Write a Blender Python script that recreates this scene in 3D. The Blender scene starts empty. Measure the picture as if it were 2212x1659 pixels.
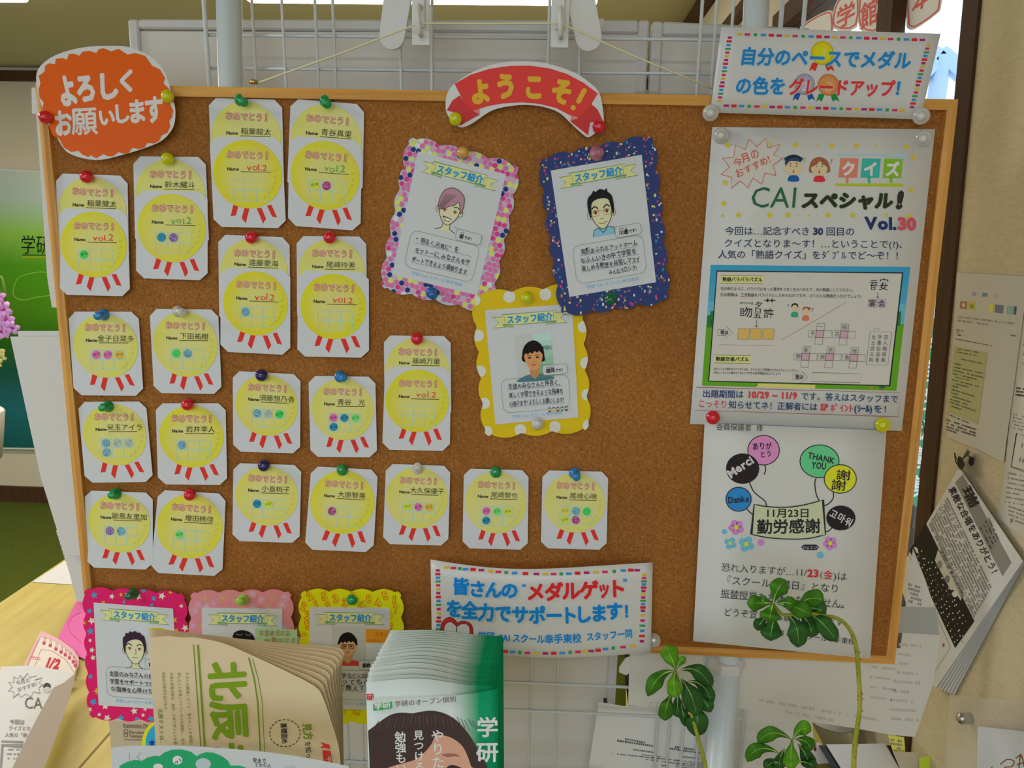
import bpy, math, random
import numpy as np
from math import sin, cos, pi
from mathutils import Vector, Matrix, Euler
from mathutils.geometry import tessellate_polygon

scene = bpy.context.scene
COL = scene.collection
rnd = random.Random(7)

# ------------------------------------------------------------------ camera
F, CX, CY = 1700.0, 1106.0, 829.5
CAM = np.array([0.06763, -0.8026, 1.50])
EUL = (1.37948, -0.02092, 0.04976)
cd = bpy.data.cameras.new('camera')
cam = bpy.data.objects.new('camera', cd)
COL.objects.link(cam)
cam.location = CAM
cam.rotation_euler = EUL
cd.sensor_fit = 'HORIZONTAL'
cd.sensor_width = 36.0
cd.lens = F * 36.0 / 2212.0
cd.clip_start = 0.02
scene.camera = cam
RM = np.array(Euler(EUL, 'XYZ').to_matrix())

# ------------------------------------------------------------------ world and lights
world = bpy.data.worlds.new('world')
scene.world = world
world.use_nodes = True
bg = world.node_tree.nodes['Background']
bg.inputs[0].default_value = (0.74, 0.89, 1.10, 1)
bg.inputs[1].default_value = 1.75

def area(name, loc, sx, sy, power, col, rot=(0, 0, 0)):
    l = bpy.data.lights.new(name, 'AREA')
    l.shape = 'RECTANGLE'
    l.size, l.size_y, l.energy, l.color = sx, sy, power, col
    o = bpy.data.objects.new(name, l)
    o.location, o.rotation_euler = loc, rot
    COL.objects.link(o)
    return o
area('overhead_area_light', (-2.3, -0.45, 2.20), 1.2, 0.3, 34, (1.0, 0.98, 0.95))  # added to brighten the right wall; no fixture hangs here
area('overhead_area_light', (-0.1, -2.0, 2.20), 1.2, 0.3, 14, (0.93, 0.97, 1.0))  # added fill from the viewer's side, without a fixture
area('overhead_area_light', (-1.8, 1.5, 2.12), 1.4, 0.2, 20, (1.0, 0.90, 0.74))

vs = scene.view_settings
vs.view_transform = 'Standard'
vs.look = 'None'
vs.exposure = 0.0
vs.gamma = 1.0
vs.use_curve_mapping = False

# ------------------------------------------------------------------ colour
def lin(c):
    c /= 255.0
    return c / 12.92 if c <= 0.04045 else ((c + 0.055) / 1.055) ** 2.4
INK = 1.62
def C(r, g, b, k=INK):
    "colour of a surface, from how it looks beside white paper in the room"
    return tuple(min(0.92, lin(v) * k) for v in (r, g, b))
PAPER = (0.79, 0.785, 0.775)
COOL = (0.77, 0.79, 0.84)
BLACK = C(35, 32, 35)

def mat(name, col=None, rough=0.5, spec=0.4, trans=0.0, metal=0.0, attr=False, emit=None, estr=1.0, coat=0.0):
    m = bpy.data.materials.new(name)
    m.use_nodes = True
    b = m.node_tree.nodes['Principled BSDF']
    if col: b.inputs['Base Color'].default_value = (*col, 1)
    b.inputs['Roughness'].default_value = rough
    b.inputs['Specular IOR Level'].default_value = spec
    b.inputs['Transmission Weight'].default_value = trans
    b.inputs['Metallic'].default_value = metal
    b.inputs['Coat Weight'].default_value = coat
    if emit:
        b.inputs['Emission Color'].default_value = (*emit, 1)
        b.inputs['Emission Strength'].default_value = estr
    if attr:
        a = m.node_tree.nodes.new('ShaderNodeVertexColor')
        a.layer_name = 'ink'
        m.node_tree.links.new(a.outputs[0], b.inputs['Base Color'])
    return m

def ramp_mat(name, stops, scale=(1, 1, 1), tex='noise', detail=4, tscale=5, rough=0.6, bump=0.0, dist=0.002, spec=0.3):
    m = mat(name, None, rough, spec)
    nt = m.node_tree; N = nt.nodes; L = nt.links
    tc = N.new('ShaderNodeTexCoord'); mp = N.new('ShaderNodeMapping')
    mp.inputs['Scale'].default_value = scale
    L.new(tc.outputs['Object'], mp.inputs[0])
    t = N.new('ShaderNodeTexNoise') if tex == 'noise' else N.new('ShaderNodeTexVoronoi')
    t.inputs['Scale'].default_value = tscale
    if tex == 'noise': t.inputs['Detail'].default_value = detail
    L.new(mp.outputs[0], t.inputs['Vector'])
    r = N.new('ShaderNodeValToRGB')
    e = r.color_ramp.elements
    while len(e) < len(stops): e.new(0.5)
    for i, (p, c) in enumerate(stops):
        e[i].position = p; e[i].color = (*c, 1)
    L.new(t.outputs[0], r.inputs[0])
    L.new(r.outputs[0], N['Principled BSDF'].inputs['Base Color'])
    if bump:
        bp = N.new('ShaderNodeBump'); bp.inputs['Strength'].default_value = bump
        bp.inputs['Distance'].default_value = dist
        L.new(t.outputs[0], bp.inputs['Height'])
        L.new(bp.outputs[0], N['Principled BSDF'].inputs['Normal'])
    return m, r

M = {}
M['ink'] = mat('printed_ink', attr=True, rough=0.6, spec=0.12)
M['inkgloss'] = mat('laminated_print', attr=True, rough=0.3, spec=0.2)
M['paper'] = mat('white_paper', PAPER, 0.6, 0.25)
M['cool'] = mat('white_card', COOL, 0.5, 0.3)
M['lam'] = mat('laminated_paper', (0.80, 0.79, 0.80), 0.28, 0.3)
M['whitepl'] = mat('white_plastic', (0.80, 0.79, 0.78), 0.35, 0.5)
M['whitemet'] = mat('white_painted_metal', (0.80, 0.85, 0.88), 0.35, 0.5)
M['pole'] = mat('pole_enamel', (0.74, 0.81, 0.85), 0.3, 0.5)
M['panel'] = mat('whiteboard_face', (0.75, 0.71, 0.64), 0.4, 0.4)
M['panelrim'] = mat('whiteboard_rim', (0.68, 0.67, 0.66), 0.4, 0.4)
M['string'] = mat('cream_string', C(205, 195, 160), 0.9)
M['steel'] = mat('steel', (0.55, 0.53, 0.50), 0.3, 0.5, metal=1.0)
M['black'] = mat('black_plastic', (0.02, 0.02, 0.022), 0.4)
M['brass'] = mat('brass', (0.7, 0.5, 0.2), 0.35, metal=1.0)

def cork():
    m = mat('cork', None, 0.85, 0.2)
    nt = m.node_tree; N = nt.nodes; L = nt.links
    tc = N.new('ShaderNodeTexCoord')
    n1 = N.new('ShaderNodeTexNoise'); n1.inputs['Scale'].default_value = 420; n1.inputs['Detail'].default_value = 3
    n2 = N.new('ShaderNodeTexNoise'); n2.inputs['Scale'].default_value = 9; n2.inputs['Detail'].default_value = 3
    v = N.new('ShaderNodeTexVoronoi'); v.inputs['Scale'].default_value = 500
    for t in (n1, n2, v): L.new(tc.outputs['Object'], t.inputs['Vector'])
    r = N.new('ShaderNodeValToRGB'); e = r.color_ramp.elements
    e.new(0.5); e.new(0.6)
    for i, (p, c) in enumerate([(0.25, C(112, 66, 27)), (0.42, C(133, 84, 37)), (0.58, C(141, 91, 42)), (0.78, C(168, 118, 64))]):
        e[i].position = p; e[i].color = (*c, 1)
    L.new(n1.outputs[0], r.inputs[0])
    r2 = N.new('ShaderNodeValToRGB'); e = r2.color_ramp.elements
    e[0].position = 0.3; e[0].color = (0.86, 0.86, 0.86, 1); e[1].position = 0.7; e[1].color = (1.1, 1.1, 1.1, 1)
    L.new(n2.outputs[0], r2.inputs[0])
    mx = N.new('ShaderNodeMix'); mx.data_type = 'RGBA'; mx.blend_type = 'MULTIPLY'; mx.inputs[0].default_value = 1
    L.new(r.outputs[0], mx.inputs[6]); L.new(r2.outputs[0], mx.inputs[7])
    # dark flecks
    n3 = N.new('ShaderNodeTexVoronoi'); n3.inputs['Scale'].default_value = 75
    L.new(tc.outputs['Object'], n3.inputs['Vector'])
    r3 = N.new('ShaderNodeValToRGB'); e = r3.color_ramp.elements
    e[0].position = 0.04; e[0].color = (0.5, 0.42, 0.38, 1); e[1].position = 0.075; e[1].color = (1, 1, 1, 1)
    L.new(n3.outputs[0], r3.inputs[0])
    m2 = N.new('ShaderNodeMix'); m2.data_type = 'RGBA'; m2.blend_type = 'MULTIPLY'; m2.inputs[0].default_value = 1
    L.new(mx.outputs[2], m2.inputs[6]); L.new(r3.outputs[0], m2.inputs[7])
    L.new(m2.outputs[2], N['Principled BSDF'].inputs['Base Color'])
    bp = N.new('ShaderNodeBump'); bp.inputs['Strength'].default_value = 0.25; bp.inputs['Distance'].default_value = 0.0004
    L.new(v.outputs[0], bp.inputs['Height']); L.new(bp.outputs[0], N['Principled BSDF'].inputs['Normal'])
    return m
M['cork'] = cork()
WS = [(0.25, C(142, 96, 42, 2.1)), (0.5, C(168, 120, 58, 2.1)), (0.75, C(182, 138, 74, 2.1))]
M['wood_h'], _ = ramp_mat('pine_along', WS, (1.2, 20, 26), tscale=4, detail=5, rough=0.45)
M['wood_v'], _ = ramp_mat('pine_upright', WS, (26, 20, 1.2), tscale=4, detail=5, rough=0.45)
M['table'], _ = ramp_mat('table_wood', [(0.3, (0.60, 0.46, 0.11)), (0.7, (0.69, 0.55, 0.17))], (14, 1.2, 1), tscale=3, rough=0.45)
M['brown'], _ = ramp_mat('dark_brown_trim', [(0.3, (0.070, 0.034, 0.016)), (0.7, (0.10, 0.05, 0.024))], (20, 20, 1), tscale=4, rough=0.6, spec=0.12)
M['wallr'], _ = ramp_mat('woven_wallpaper', [(0.3, (0.70, 0.58, 0.37)), (0.7, (0.78, 0.66, 0.43))], (1, 9, 45), tscale=9, rough=0.8, bump=0.6, dist=0.002)
M['wallb'] = mat('cream_wall', (0.74, 0.66, 0.50), 0.8)
M['ceil'] = mat('ceiling_paint', (0.58, 0.54, 0.34), 0.9)
M['carpet'], _ = ramp_mat('green_carpet', [(0.35, (0.075, 0.105, 0.008)), (0.65, (0.11, 0.14, 0.012))], tscale=160, rough=0.95, bump=0.3)

# ------------------------------------------------------------------ pixels of the frame to points in the place
def rays(p):
    p = np.asarray(p, float).reshape(-1, 2)
    d = np.stack([(p[:, 0] - CX) / F, -(p[:, 1] - CY) / F, -np.ones(len(p))], 1)
    return d @ RM.T
def PY(p, Y):
    d = rays(p); return CAM + d * ((np.asarray(Y) - CAM[1]) / d[:, 1])[:, None]
def PZ(p, Z):
    d = rays(p); return CAM + d * ((np.asarray(Z) - CAM[2]) / d[:, 2])[:, None]
# right wall: plane through the post's edge, running towards the viewer
_wa = PY([(2123, 0)], 0.17)[0]; _wb = PY([(2023, 1050)], 0.17)[0]
WU = (_wa - _wb) / np.linalg.norm(_wa - _wb)
WN = np.cross(WU, np.array([0, 1.0, 0])); WN /= np.linalg.norm(WN)
if WN[0] > 0: WN = -WN
def PW(p, off=0.0):
    "on the right wall, off metres in front of it"
    d = rays(p); t = ((_wa + WN * 0 - CAM) @ WN + np.asarray(off)) / (d @ WN)
    return CAM + d * t[:, None]

# ------------------------------------------------------------------ objects
def tag(o, label=None, cat=None, group=None, kind=None):
    if label: o['label'] = label
    if cat: o['category'] = cat
    if group: o['group'] = group
    if kind: o['kind'] = kind
    return o
def place(o, parent, origin):
    COL.objects.link(o)
    if parent is None:
        o.location = origin
    else:
        o.parent = parent
        pw = Vector(parent['_o']) if '_o' in parent else Vector((0, 0, 0))
        o.location = Vector(origin) - pw
    o['_o'] = [float(v) for v in origin]
def mesh(name, verts, faces, material, parent=None, origin=None, smooth=False, cols=None):
    verts = np.asarray(verts, float)
    if origin is None:
        origin = np.array(parent['_o']) if parent is not None else verts.mean(0)
    origin = np.asarray(origin, float)
    me = bpy.data.meshes.new(name)
    me.from_pydata((verts - origin).tolist(), [], [list(map(int, f)) for f in faces])
    if cols is not None:
        a = me.color_attributes.new('ink', 'FLOAT_COLOR', 'POINT')
        c = np.ones((len(verts), 4), np.float32); c[:, :3] = np.asarray(cols)
        a.data.foreach_set('color', c.ravel())
    me.materials.append(M[material] if isinstance(material, str) else material)
    if smooth:
        me.polygons.foreach_set('use_smooth', [True] * len(me.polygons))
    o = bpy.data.objects.new(name, me)
    place(o, parent, origin)
    return o
def empty(name, loc, label=None, cat=None, group=None, kind=None):
    o = bpy.data.objects.new(name, None)
    o.empty_display_size = 0.02
    place(o, None, np.asarray(loc, float))
    return tag(o, label, cat, group, kind)
def tri(pts):
    return [t for t in tessellate_polygon([[Vector((float(x), float(y), 0)) for x, y in pts]])]
def box_v(lo, hi):
    x0, y0, z0 = lo; x1, y1, z1 = hi
    v = [(x0, y0, z0), (x1, y0, z0), (x1, y1, z0), (x0, y1, z0), (x0, y0, z1), (x1, y0, z1), (x1, y1, z1), (x0, y1, z1)]
    f = [(0, 3, 2, 1), (4, 5, 6, 7), (0, 1, 5, 4), (1, 2, 6, 5), (2, 3, 7, 6), (3, 0, 4, 7)]
    return v, f
def box(name, lo, hi, material, parent=None, bevel=0.0, origin=None):
    v, f = box_v(lo, hi)
    o = mesh(name, v, f, material, parent, origin=origin)
    if bevel:
        b = o.modifiers.new('bevel', 'BEVEL'); b.width = bevel; b.segments = 2
    return o
def beam_v(A, B, side, w, d):
    "bar from A to B; side = direction of its width, depth is perpendicular"
    A, B, side = (np.asarray(q, float) for q in (A, B, side))
    u = B - A; u /= np.linalg.norm(u)
    side = side - u * (side @ u); side /= np.linalg.norm(side)
    n = np.cross(u, side)
    v = []
    for P_ in (A, B):
        for a, b in ((-1, -1), (1, -1), (1, 1), (-1, 1)):
            v.append(P_ + side * a * w / 2 + n * b * d / 2)
    return v, [(0, 1, 2, 3), (7, 6, 5, 4), (0, 4, 5, 1), (1, 5, 6, 2), (2, 6, 7, 3), (3, 7, 4, 0)]
def beam(name, A, B, side, w, d, material, parent=None):
    v, f = beam_v(A, B, side, w, d); return mesh(name, v, f, material, parent)
def tube_v(pts, rad, seg=8, cap=True):
    pts = [np.asarray(p, float) for p in pts]
    if not hasattr(rad, '__len__'): rad = [rad] * len(pts)
    v, f = [], []
    ref = np.array([0.13, 0.9, 0.31])
    for i, p in enumerate(pts):
        t = pts[min(i + 1, len(pts) - 1)] - pts[max(i - 1, 0)]
        t = t / (np.linalg.norm(t) + 1e-12)
        a = np.cross(t, ref); a /= np.linalg.norm(a); b = np.cross(t, a)
        for k in range(seg):
            an = 2 * pi * k / seg
            v.append(p + (a * cos(an) + b * sin(an)) * rad[i])
    for i in range(len(pts) - 1):
        for k in range(seg):
            k2 = (k + 1) % seg
            f.append((i * seg + k, i * seg + k2, (i + 1) * seg + k2, (i + 1) * seg + k))
    if cap:
        f.append(tuple(range(seg))[::-1]); f.append(tuple((len(pts) - 1) * seg + k for k in range(seg)))
    return v, f
def tube(name, pts, rad, material, parent=None, seg=8):
    v, f = tube_v(pts, rad, seg); return mesh(name, v, f, material, parent, smooth=True)
def lathe_v(prof, seg=20):
    "profile of (radius, height) about +Z"
    v, f = [], []
    for r, h in prof:
        for k in range(seg):
            a = 2 * pi * k / seg; v.append((r * cos(a), r * sin(a), h))
    for i in range(len(prof) - 1):
        for k in range(seg):
            k2 = (k + 1) % seg
            f.append((i * seg + k, i * seg + k2, (i + 1) * seg + k2, (i + 1) * seg + k))
    f.append(tuple(range(seg))[::-1]); f.append(tuple((len(prof) - 1) * seg + k for k in range(seg)))
    return np.array(v), f

# ------------------------------------------------------------------ a flat or gently bent sheet and the print on it
def quad_uv(c):
    c = np.asarray(c, float)
    def f(u, v):
        u = np.asarray(u, float); v = np.asarray(v, float)
        return ((1 - u) * (1 - v))[..., None] * c[0] + (u * (1 - v))[..., None] * c[1] + (u * v)[..., None] * c[2] + ((1 - u) * v)[..., None] * c[3]
    return f
class Surf:
    "maps pixels to a sheet: fn(points, off) gives 3-D points, off metres above the sheet"
    def __init__(s, fn): s.fn = fn
    def __call__(s, p, off=0.0): return s.fn(np.asarray(p, float).reshape(-1, 2), off)
def ysurf(Y0, tilt=0.0, ytop=0.0, ybot=1.0, bend=None):
    "sheet facing the viewer; its lower edge stands tilt metres off"
    def fn(p, off):
        t = np.clip((p[:, 1] - ytop) / (ybot - ytop), -0.5, 1.5)
        Y = Y0 - tilt * t
        if bend is not None: Y = Y + bend(p)
        return PY(p, Y - off)
    return Surf(fn)
def zsurf(Z0, bend=None):
    def fn(p, off):
        z = np.full(len(p), Z0) + (bend(p) if bend is not None else 0)
        return PZ(p, z + off)
    return Surf(fn)
def wsurf(off0, bend=None):
    def fn(p, off):
        o = np.full(len(p), off0) + (bend(p) if bend is not None else 0)
        return PW(p, o + off)
    return Surf(fn)

_g = bpy.data.curves.new('glyph', 'FONT'); _g.size = 1; _g.resolution_u = 2
_go = bpy.data.objects.new('glyph', _g); COL.objects.link(_go)
_gc = {}
HALF = set('｡｢｣､ｦｧｨｩｪｫｬｭｮｯｰ') | {chr(c) for c in range(0xFF71, 0xFFA0)}
def glyph(ch, off=0.0):
    k = (ch, off)
    if k not in _gc:
        _g.body = ch; _g.offset = off
        m = bpy.data.meshes.new_from_object(_go)
        v = np.array([(q.co.x, q.co.y) for q in m.vertices]).reshape(-1, 2)
        f = [tuple(p.vertices) for p in m.polygons]
        bpy.data.meshes.remove(m)
        if ch in HALF: adv = 0.5
        elif ord(ch) > 0x2E00 or ch in '…“”～': adv = 1.0
        elif ch == ' ': adv = 0.3
        else:
            adv = (v[:, 0].max() + max(0.03, v[:, 0].min()) + 2 * off * 0) if len(v) else 0.3
        _gc[k] = (v, f, adv)
    return _gc[k]

class Ink:
    def __init__(s, view=(0, 0, 1.0)):
        s.v, s.f, s.c, s.l = [], [], [], []
        s.ox, s.oy, s.s = view
        s.uv = None
        s.clip = None
    def view(s, ox, oy, sc): s.ox, s.oy, s.s = ox, oy, sc; s.uv = None; return s
    def sheet(s, corners, w=1.0, h=1.0):
        q = quad_uv(corners); s.uv = lambda p: q(p[:, 0] / w, p[:, 1] / h); return s
    def px(s, pts):
        p = np.asarray(pts, float).reshape(-1, 2)
        if s.uv is not None: return s.uv(p)
        return np.stack([p[:, 0] / s.s + s.ox, p[:, 1] / s.s + s.oy], 1)
    def add(s, pts, faces, col, layer):
        n = sum(len(a) for a in s.v)
        P_ = s.px(pts)
        s.v.append(P_); s.f += [tuple(i + n for i in f) for f in faces]
        if np.ndim(col) == 1: s.c.append(np.tile(col, (len(P_), 1)))
        else: s.c.append(np.asarray(col))
        s.l.append(np.full(len(P_), layer, float))
    def poly(s, pts, col, layer=1): s.add(pts, tri(pts), col, layer)
    def rect(s, x0, y0, x1, y1, col, layer=1): s.add([(x0, y0), (x1, y0), (x1, y1), (x0, y1)], [(0, 1, 2, 3)], col, layer)
    def ell(s, cx, cy, rx, ry=None, col=BLACK, layer=1, n=18, rot=0.0, a0=0, a1=2 * pi):
        ry = rx if ry is None else ry
        pts = []
        for k in range(n):
            a = a0 + (a1 - a0) * k / (n if a1 - a0 > 6.2 else n - 1)
            x, y = rx * cos(a), ry * sin(a)
            pts.append((cx + x * cos(rot) - y * sin(rot), cy + x * sin(rot) + y * cos(rot)))
        s.add(pts, [tuple(range(n))], col, layer)
    def disc(s, cx, cy, rx, ry, rings, n=40, layer=1, shade=None):
        "disc with colour from rings [(radius, colour)] and optional shade(x,y)"
        pts, cols, fs = [(cx, cy)], [rings[0][1]], []
        for j, (r, c) in enumerate(rings):
            for k in range(n):
                a = 2 * pi * k / n; pts.append((cx + rx * r * cos(a), cy + ry * r * sin(a)))
                cc = np.array(c)
                if shade: cc = shade(cc, r * cos(a), r * sin(a))
                cols.append(tuple(cc))
        for k in range(n):
            fs.append((0, 1 + k, 1 + (k + 1) % n))
            for j in range(len(rings) - 1):
                a = 1 + j * n
                fs.append((a + k, a + (k + 1) % n, a + n + (k + 1) % n, a + n + k))
        s.add(pts, fs, cols, layer)
    def line(s, pts, w, col, closed=False, layer=1):
        p = [np.array(q, float) for q in pts]
        n = len(p); m = n if closed else n - 1
        out = []
        for i in range(n):
            a = p[(i - 1) % n] if (closed or i > 0) else p[i]
            b = p[(i + 1) % n] if (closed or i < n - 1) else p[i]
            t = b - a; t = t / (np.hypot(*t) + 1e-9); nn = np.array([-t[1], t[0]])
            if closed or 0 < i < n - 1:
                t1 = p[i] - a; t1 /= np.hypot(*t1) + 1e-9
                k = 1 / max(0.45, abs(nn @ np.array([-t1[1], t1[0]])))
            else: k = 1
            out += [p[i] + nn * w / 2 * k, p[i] - nn * w / 2 * k]
        fs = [(2 * i, 2 * ((i + 1) % n), 2 * ((i + 1) % n) + 1, 2 * i + 1) for i in range(m)]
        s.add(out, fs, col, layer)
    def smooth(s, pts, w, col, closed=False, layer=1, sub=5):
        s.line(spline(pts, closed, sub), w, col, closed, layer)
    def blob(s, pts, col, layer=1, sub=5): s.poly(spline(pts, True, sub), col, layer)
    def star(s, cx, cy, r, col, layer=1, rot=0.0, k=0.45, n=5):
        pts = []
        for i in range(2 * n):
            a = rot - pi / 2 + pi * i / n; q = r if i % 2 == 0 else r * k
            pts.append((cx + q * cos(a), cy + q * sin(a)))
        pts = [(cx, cy)] + pts
        s.add(pts, [(0, 1 + i, 1 + (i + 1) % (2 * n)) for i in range(2 * n)], col, layer)
    def text(s, txt, x0, y0, x1, y1, h=None, col=BLACK, bold=0.0, layer=1, skew=0.0, jit=0.0, fit=True, up=None, curve=0.0, outline=None, vert=False):
        """baseline from (x0,y0) to (x1,y1), capital em height h; fit stretches to the end point.
        up = direction of the glyphs' upward side, default perpendicular to the baseline."""
        if not txt: return
        if outline: s.text(txt, x0, y0, x1, y1, h, outline[0], bold + outline[1], layer - 0.5, skew, 0, fit, up, curve)
        adv = [glyph(c, bold)[2] for c in txt]
        tot = sum(adv); dx, dy = x1 - x0, y1 - y0; Ln = math.hypot(dx, dy)
        if h is None: h = Ln / tot
        ux, uy = dx / Ln, dy / Ln
        sx = Ln / tot if fit else h
        if up is None: vx, vy = uy, -ux
        else:
            q = math.hypot(*up); vx, vy = up[0] / q, up[1] / q
        pen = 0.0; J = random.Random(len(txt) * 31 + int(x0))
        V, Fc = [], []
        n = 0
        BL8 = []
        for ch, a in zip(txt, adv):
            fat = bold > 0.012 and ord(ch) > 0x2E00
            g, f, _ = glyph(ch, 0.0 if fat else bold)
            if len(g):
                n0 = n
                gx = (pen + g[:, 0]) * sx; gy = g[:, 1] * h
                if jit:
                    sc_ = 1 + J.uniform(-jit, jit); gy = gy * sc_ + J.uniform(-jit, jit) * h * 0.5
                    gx = gx + J.uniform(-jit, jit) * sx * 0.4
                gx = gx + gy * skew
                if curve:
                    t = gx / Ln; gy = gy + curve * 4 * t * (1 - t)
                V.append(np.stack([x0 + ux * gx + vx * gy, y0 + uy * gx + vy * gy], 1))
                Fc += [tuple(i + n for i in q) for q in f]; n += len(g)
                if fat: BL8.append((V[-1], f))
            pen += a
        if V: s.add(np.concatenate(V), Fc, col, layer)
        for i in range(8 if BL8 and bold > 0.02 else 4 if BL8 else 0):
            a_ = i * pi / (4 if bold > 0.02 else 2) + 0.3; m_ = 0; W8, F8 = [], []
            ox, oy = cos(a_) * bold * sx, sin(a_) * bold * h
            for vv_, f in BL8:
                W8.append(vv_ + [ux * ox + vx * oy, uy * ox + vy * oy]); F8 += [tuple(k + m_ for k in q) for q in f]; m_ += len(vv_)
            s.add(np.concatenate(W8), F8, col, layer - 0.06 * (i + 1))
    def hand(s, *a, **k):
        k.setdefault('jit', 0.12); k.setdefault('bold', 0.005); s.text(*a, **k)
    def greek(s, x0, y0, x1, y1, h, col, layer=1, fill=0.75, seed=1):
        "a line of print too small to read"
        J = random.Random(seed + int(x0 * 7 + y0 * 13))
        L = math.hypot(x1 - x0, y1 - y0); ux, uy = (x1 - x0) / L, (y1 - y0) / L; t = 0
        while t < L:
            w = h * J.uniform(0.3, 0.9)
            if J.random() < fill:
                a, b = t, min(L, t + w); hh = h * J.uniform(0.3, 0.5)
                P0 = (x0 + ux * a, y0 + uy * a); P1 = (x0 + ux * b, y0 + uy * b)
                s.add([(P0[0] + uy * hh, P0[1] - ux * hh), (P1[0] + uy * hh, P1[1] - ux * hh), (P1[0] - uy * hh, P1[1] + ux * hh), (P0[0] - uy * hh, P0[1] + ux * hh)], [(0, 1, 2, 3)], col, layer)
            t += w + h * 0.25
    def build(s, name, parent, surf, step=0.00010, base=0.00012, material='ink', label=None):
        if not s.v: return None
        p = np.concatenate(s.v); l = np.concatenate(s.l)
        w = surf(p, base + l * step)
        o = mesh(name, w, s.f, material, parent, cols=np.concatenate(s.c))
        if label: o['label'] = label
        return o
def spline(pts, closed=False, sub=5):
    p = [np.array(q, float) for q in pts]; n = len(p); out = []
    m = n if closed else n - 1
    for i in range(m):
        g = (lambda j: p[j % n]) if closed else (lambda j: p[min(max(j, 0), n - 1)])
        a, b, c, d = g(i - 1), g(i), g(i + 1), g(i + 2)
        for k in range(sub):
            t = k / sub
            out.append(tuple(0.5 * ((2 * b) + (c - a) * t + (2 * a - 5 * b + 4 * c - d) * t * t + (3 * b - a - 3 * c + d) * t ** 3)))
    if not closed: out.append(tuple(p[-1]))
    return out

def sheet(name, outline, surf, material, label, cat, group=None, thick=0.0003, parent=None, cols=None):
    "a sheet cut to an outline (pixels), with a little thickness"
    n = len(outline); f = tri(outline)
    fr = surf(outline, 0.0); bk = surf(outline, -thick)
    v = np.concatenate([fr, bk])
    faces = [tuple(t) for t in f] + [tuple(i + n for i in t[::-1]) for t in f] + [(i, (i + 1) % n, n + (i + 1) % n, n + i) for i in range(n)]
    o = mesh(name, v, faces, material, parent, cols=None if cols is None else np.tile(cols, (2 * n, 1)))
    return tag(o, label, cat, group)
def grid_sheet(name, corners, surf, material, label=None, cat=None, group=None, nu=16, nv=10, thick=0.0003, parent=None, topf=None, smooth=True, colf=None):
    q = quad_uv(corners)
    U, V = np.meshgrid(np.linspace(0, 1, nu + 1), np.linspace(0, 1, nv + 1))
    p = q(U, V)
    if topf: p = topf(p, U, V)
    p = p.reshape(-1, 2); n = len(p)
    v = np.concatenate([surf(p, 0.0), surf(p, -thick)])
    W = nu + 1; f = []
    for j in range(nv):
        for i in range(nu):
            a = j * W + i; f += [(a, a + W, a + W + 1, a + 1), (n + a, n + a + 1, n + a + W + 1, n + a + W)]
    rim = [i for i in range(W)] + [j * W + nu for j in range(1, nv + 1)] + [nv * W + i for i in range(nu - 1, -1, -1)] + [j * W for j in range(nv - 1, 0, -1)]
    m = len(rim)
    f += [(rim[i], rim[(i + 1) % m], n + rim[(i + 1) % m], n + rim[i]) for i in range(m)]
    cols = None
    if colf: 
        cc = colf(U.ravel(), V.ravel()); cols = np.concatenate([cc, cc])
    o = mesh(name, v, f, material, parent, smooth=smooth, cols=cols)
    return tag(o, label, cat, group)
def local(corners, w, h): return quad_uv(corners), w, h

# ================================================================== SETTING
YB = 3.16           # back wall
ZC = 2.24           # ceiling
ZT = 0.75           # table top
XL = -4.6
XW = float(_wa[0])
def struct(o): o['kind'] = 'structure'; return o
struct(box('floor', (XL, -3.0, -0.08), (1.6, YB + 0.1, 0.0), 'carpet'))
struct(box('ceiling', (XL, -3.0, ZC), (0.66, YB + 0.1, ZC + 0.08), 'ceil'))
struct(box('wall_back', (XL, YB, 0), (0.66, YB + 0.1, ZC), 'wallb'))
struct(box('wall_left', (XL - 0.1, -3.0, 0), (XL, YB + 0.1, ZC), 'wallb'))
struct(box('baseboard_back', (XL, YB - 0.02, 0.0), (1.6, YB, 0.085), 'brown'))
struct(box('trim_1', (XL, YB - 0.04, ZC - 0.065), (1.6, YB, ZC - 0.02), 'brown'))
def wpt(Y, Z, off=0.0):
    "point of the right wall at depth Y and height Z"
    X = _wa[0] + (-(Y - _wa[1]) * WN[1] - (Z - _wa[2]) * WN[2]) / WN[0]
    return np.array([X, Y, Z]) + WN * off
def wslab(name, Y0, Y1, Z0, Z1, thick, material, parent=None, off=0.0):
    a = [wpt(Y0, Z0, off), wpt(Y1, Z0, off), wpt(Y1, Z1, off), wpt(Y0, Z1, off)]
    b = [p - WN * thick for p in a]
    return mesh(name, a + b, [(0, 1, 2, 3), (7, 6, 5, 4), (0, 4, 5, 1), (1, 5, 6, 2), (2, 6, 7, 3), (3, 7, 4, 0)], material, parent)
struct(wslab('wall_right', -2.9, 0.171, 0.0, ZC, 0.10, 'wallr'))
struct(wslab('wall_right', 1.05, YB, 0.0, ZC, 0.10, 'wallb'))
struct(wslab('wall_right', 0.207, 1.05, 0.0, 0.86, 0.10, 'wallb'))
struct(wslab('wall_right', 0.207, 1.05, 1.97, ZC, 0.10, 'wallb'))
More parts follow.
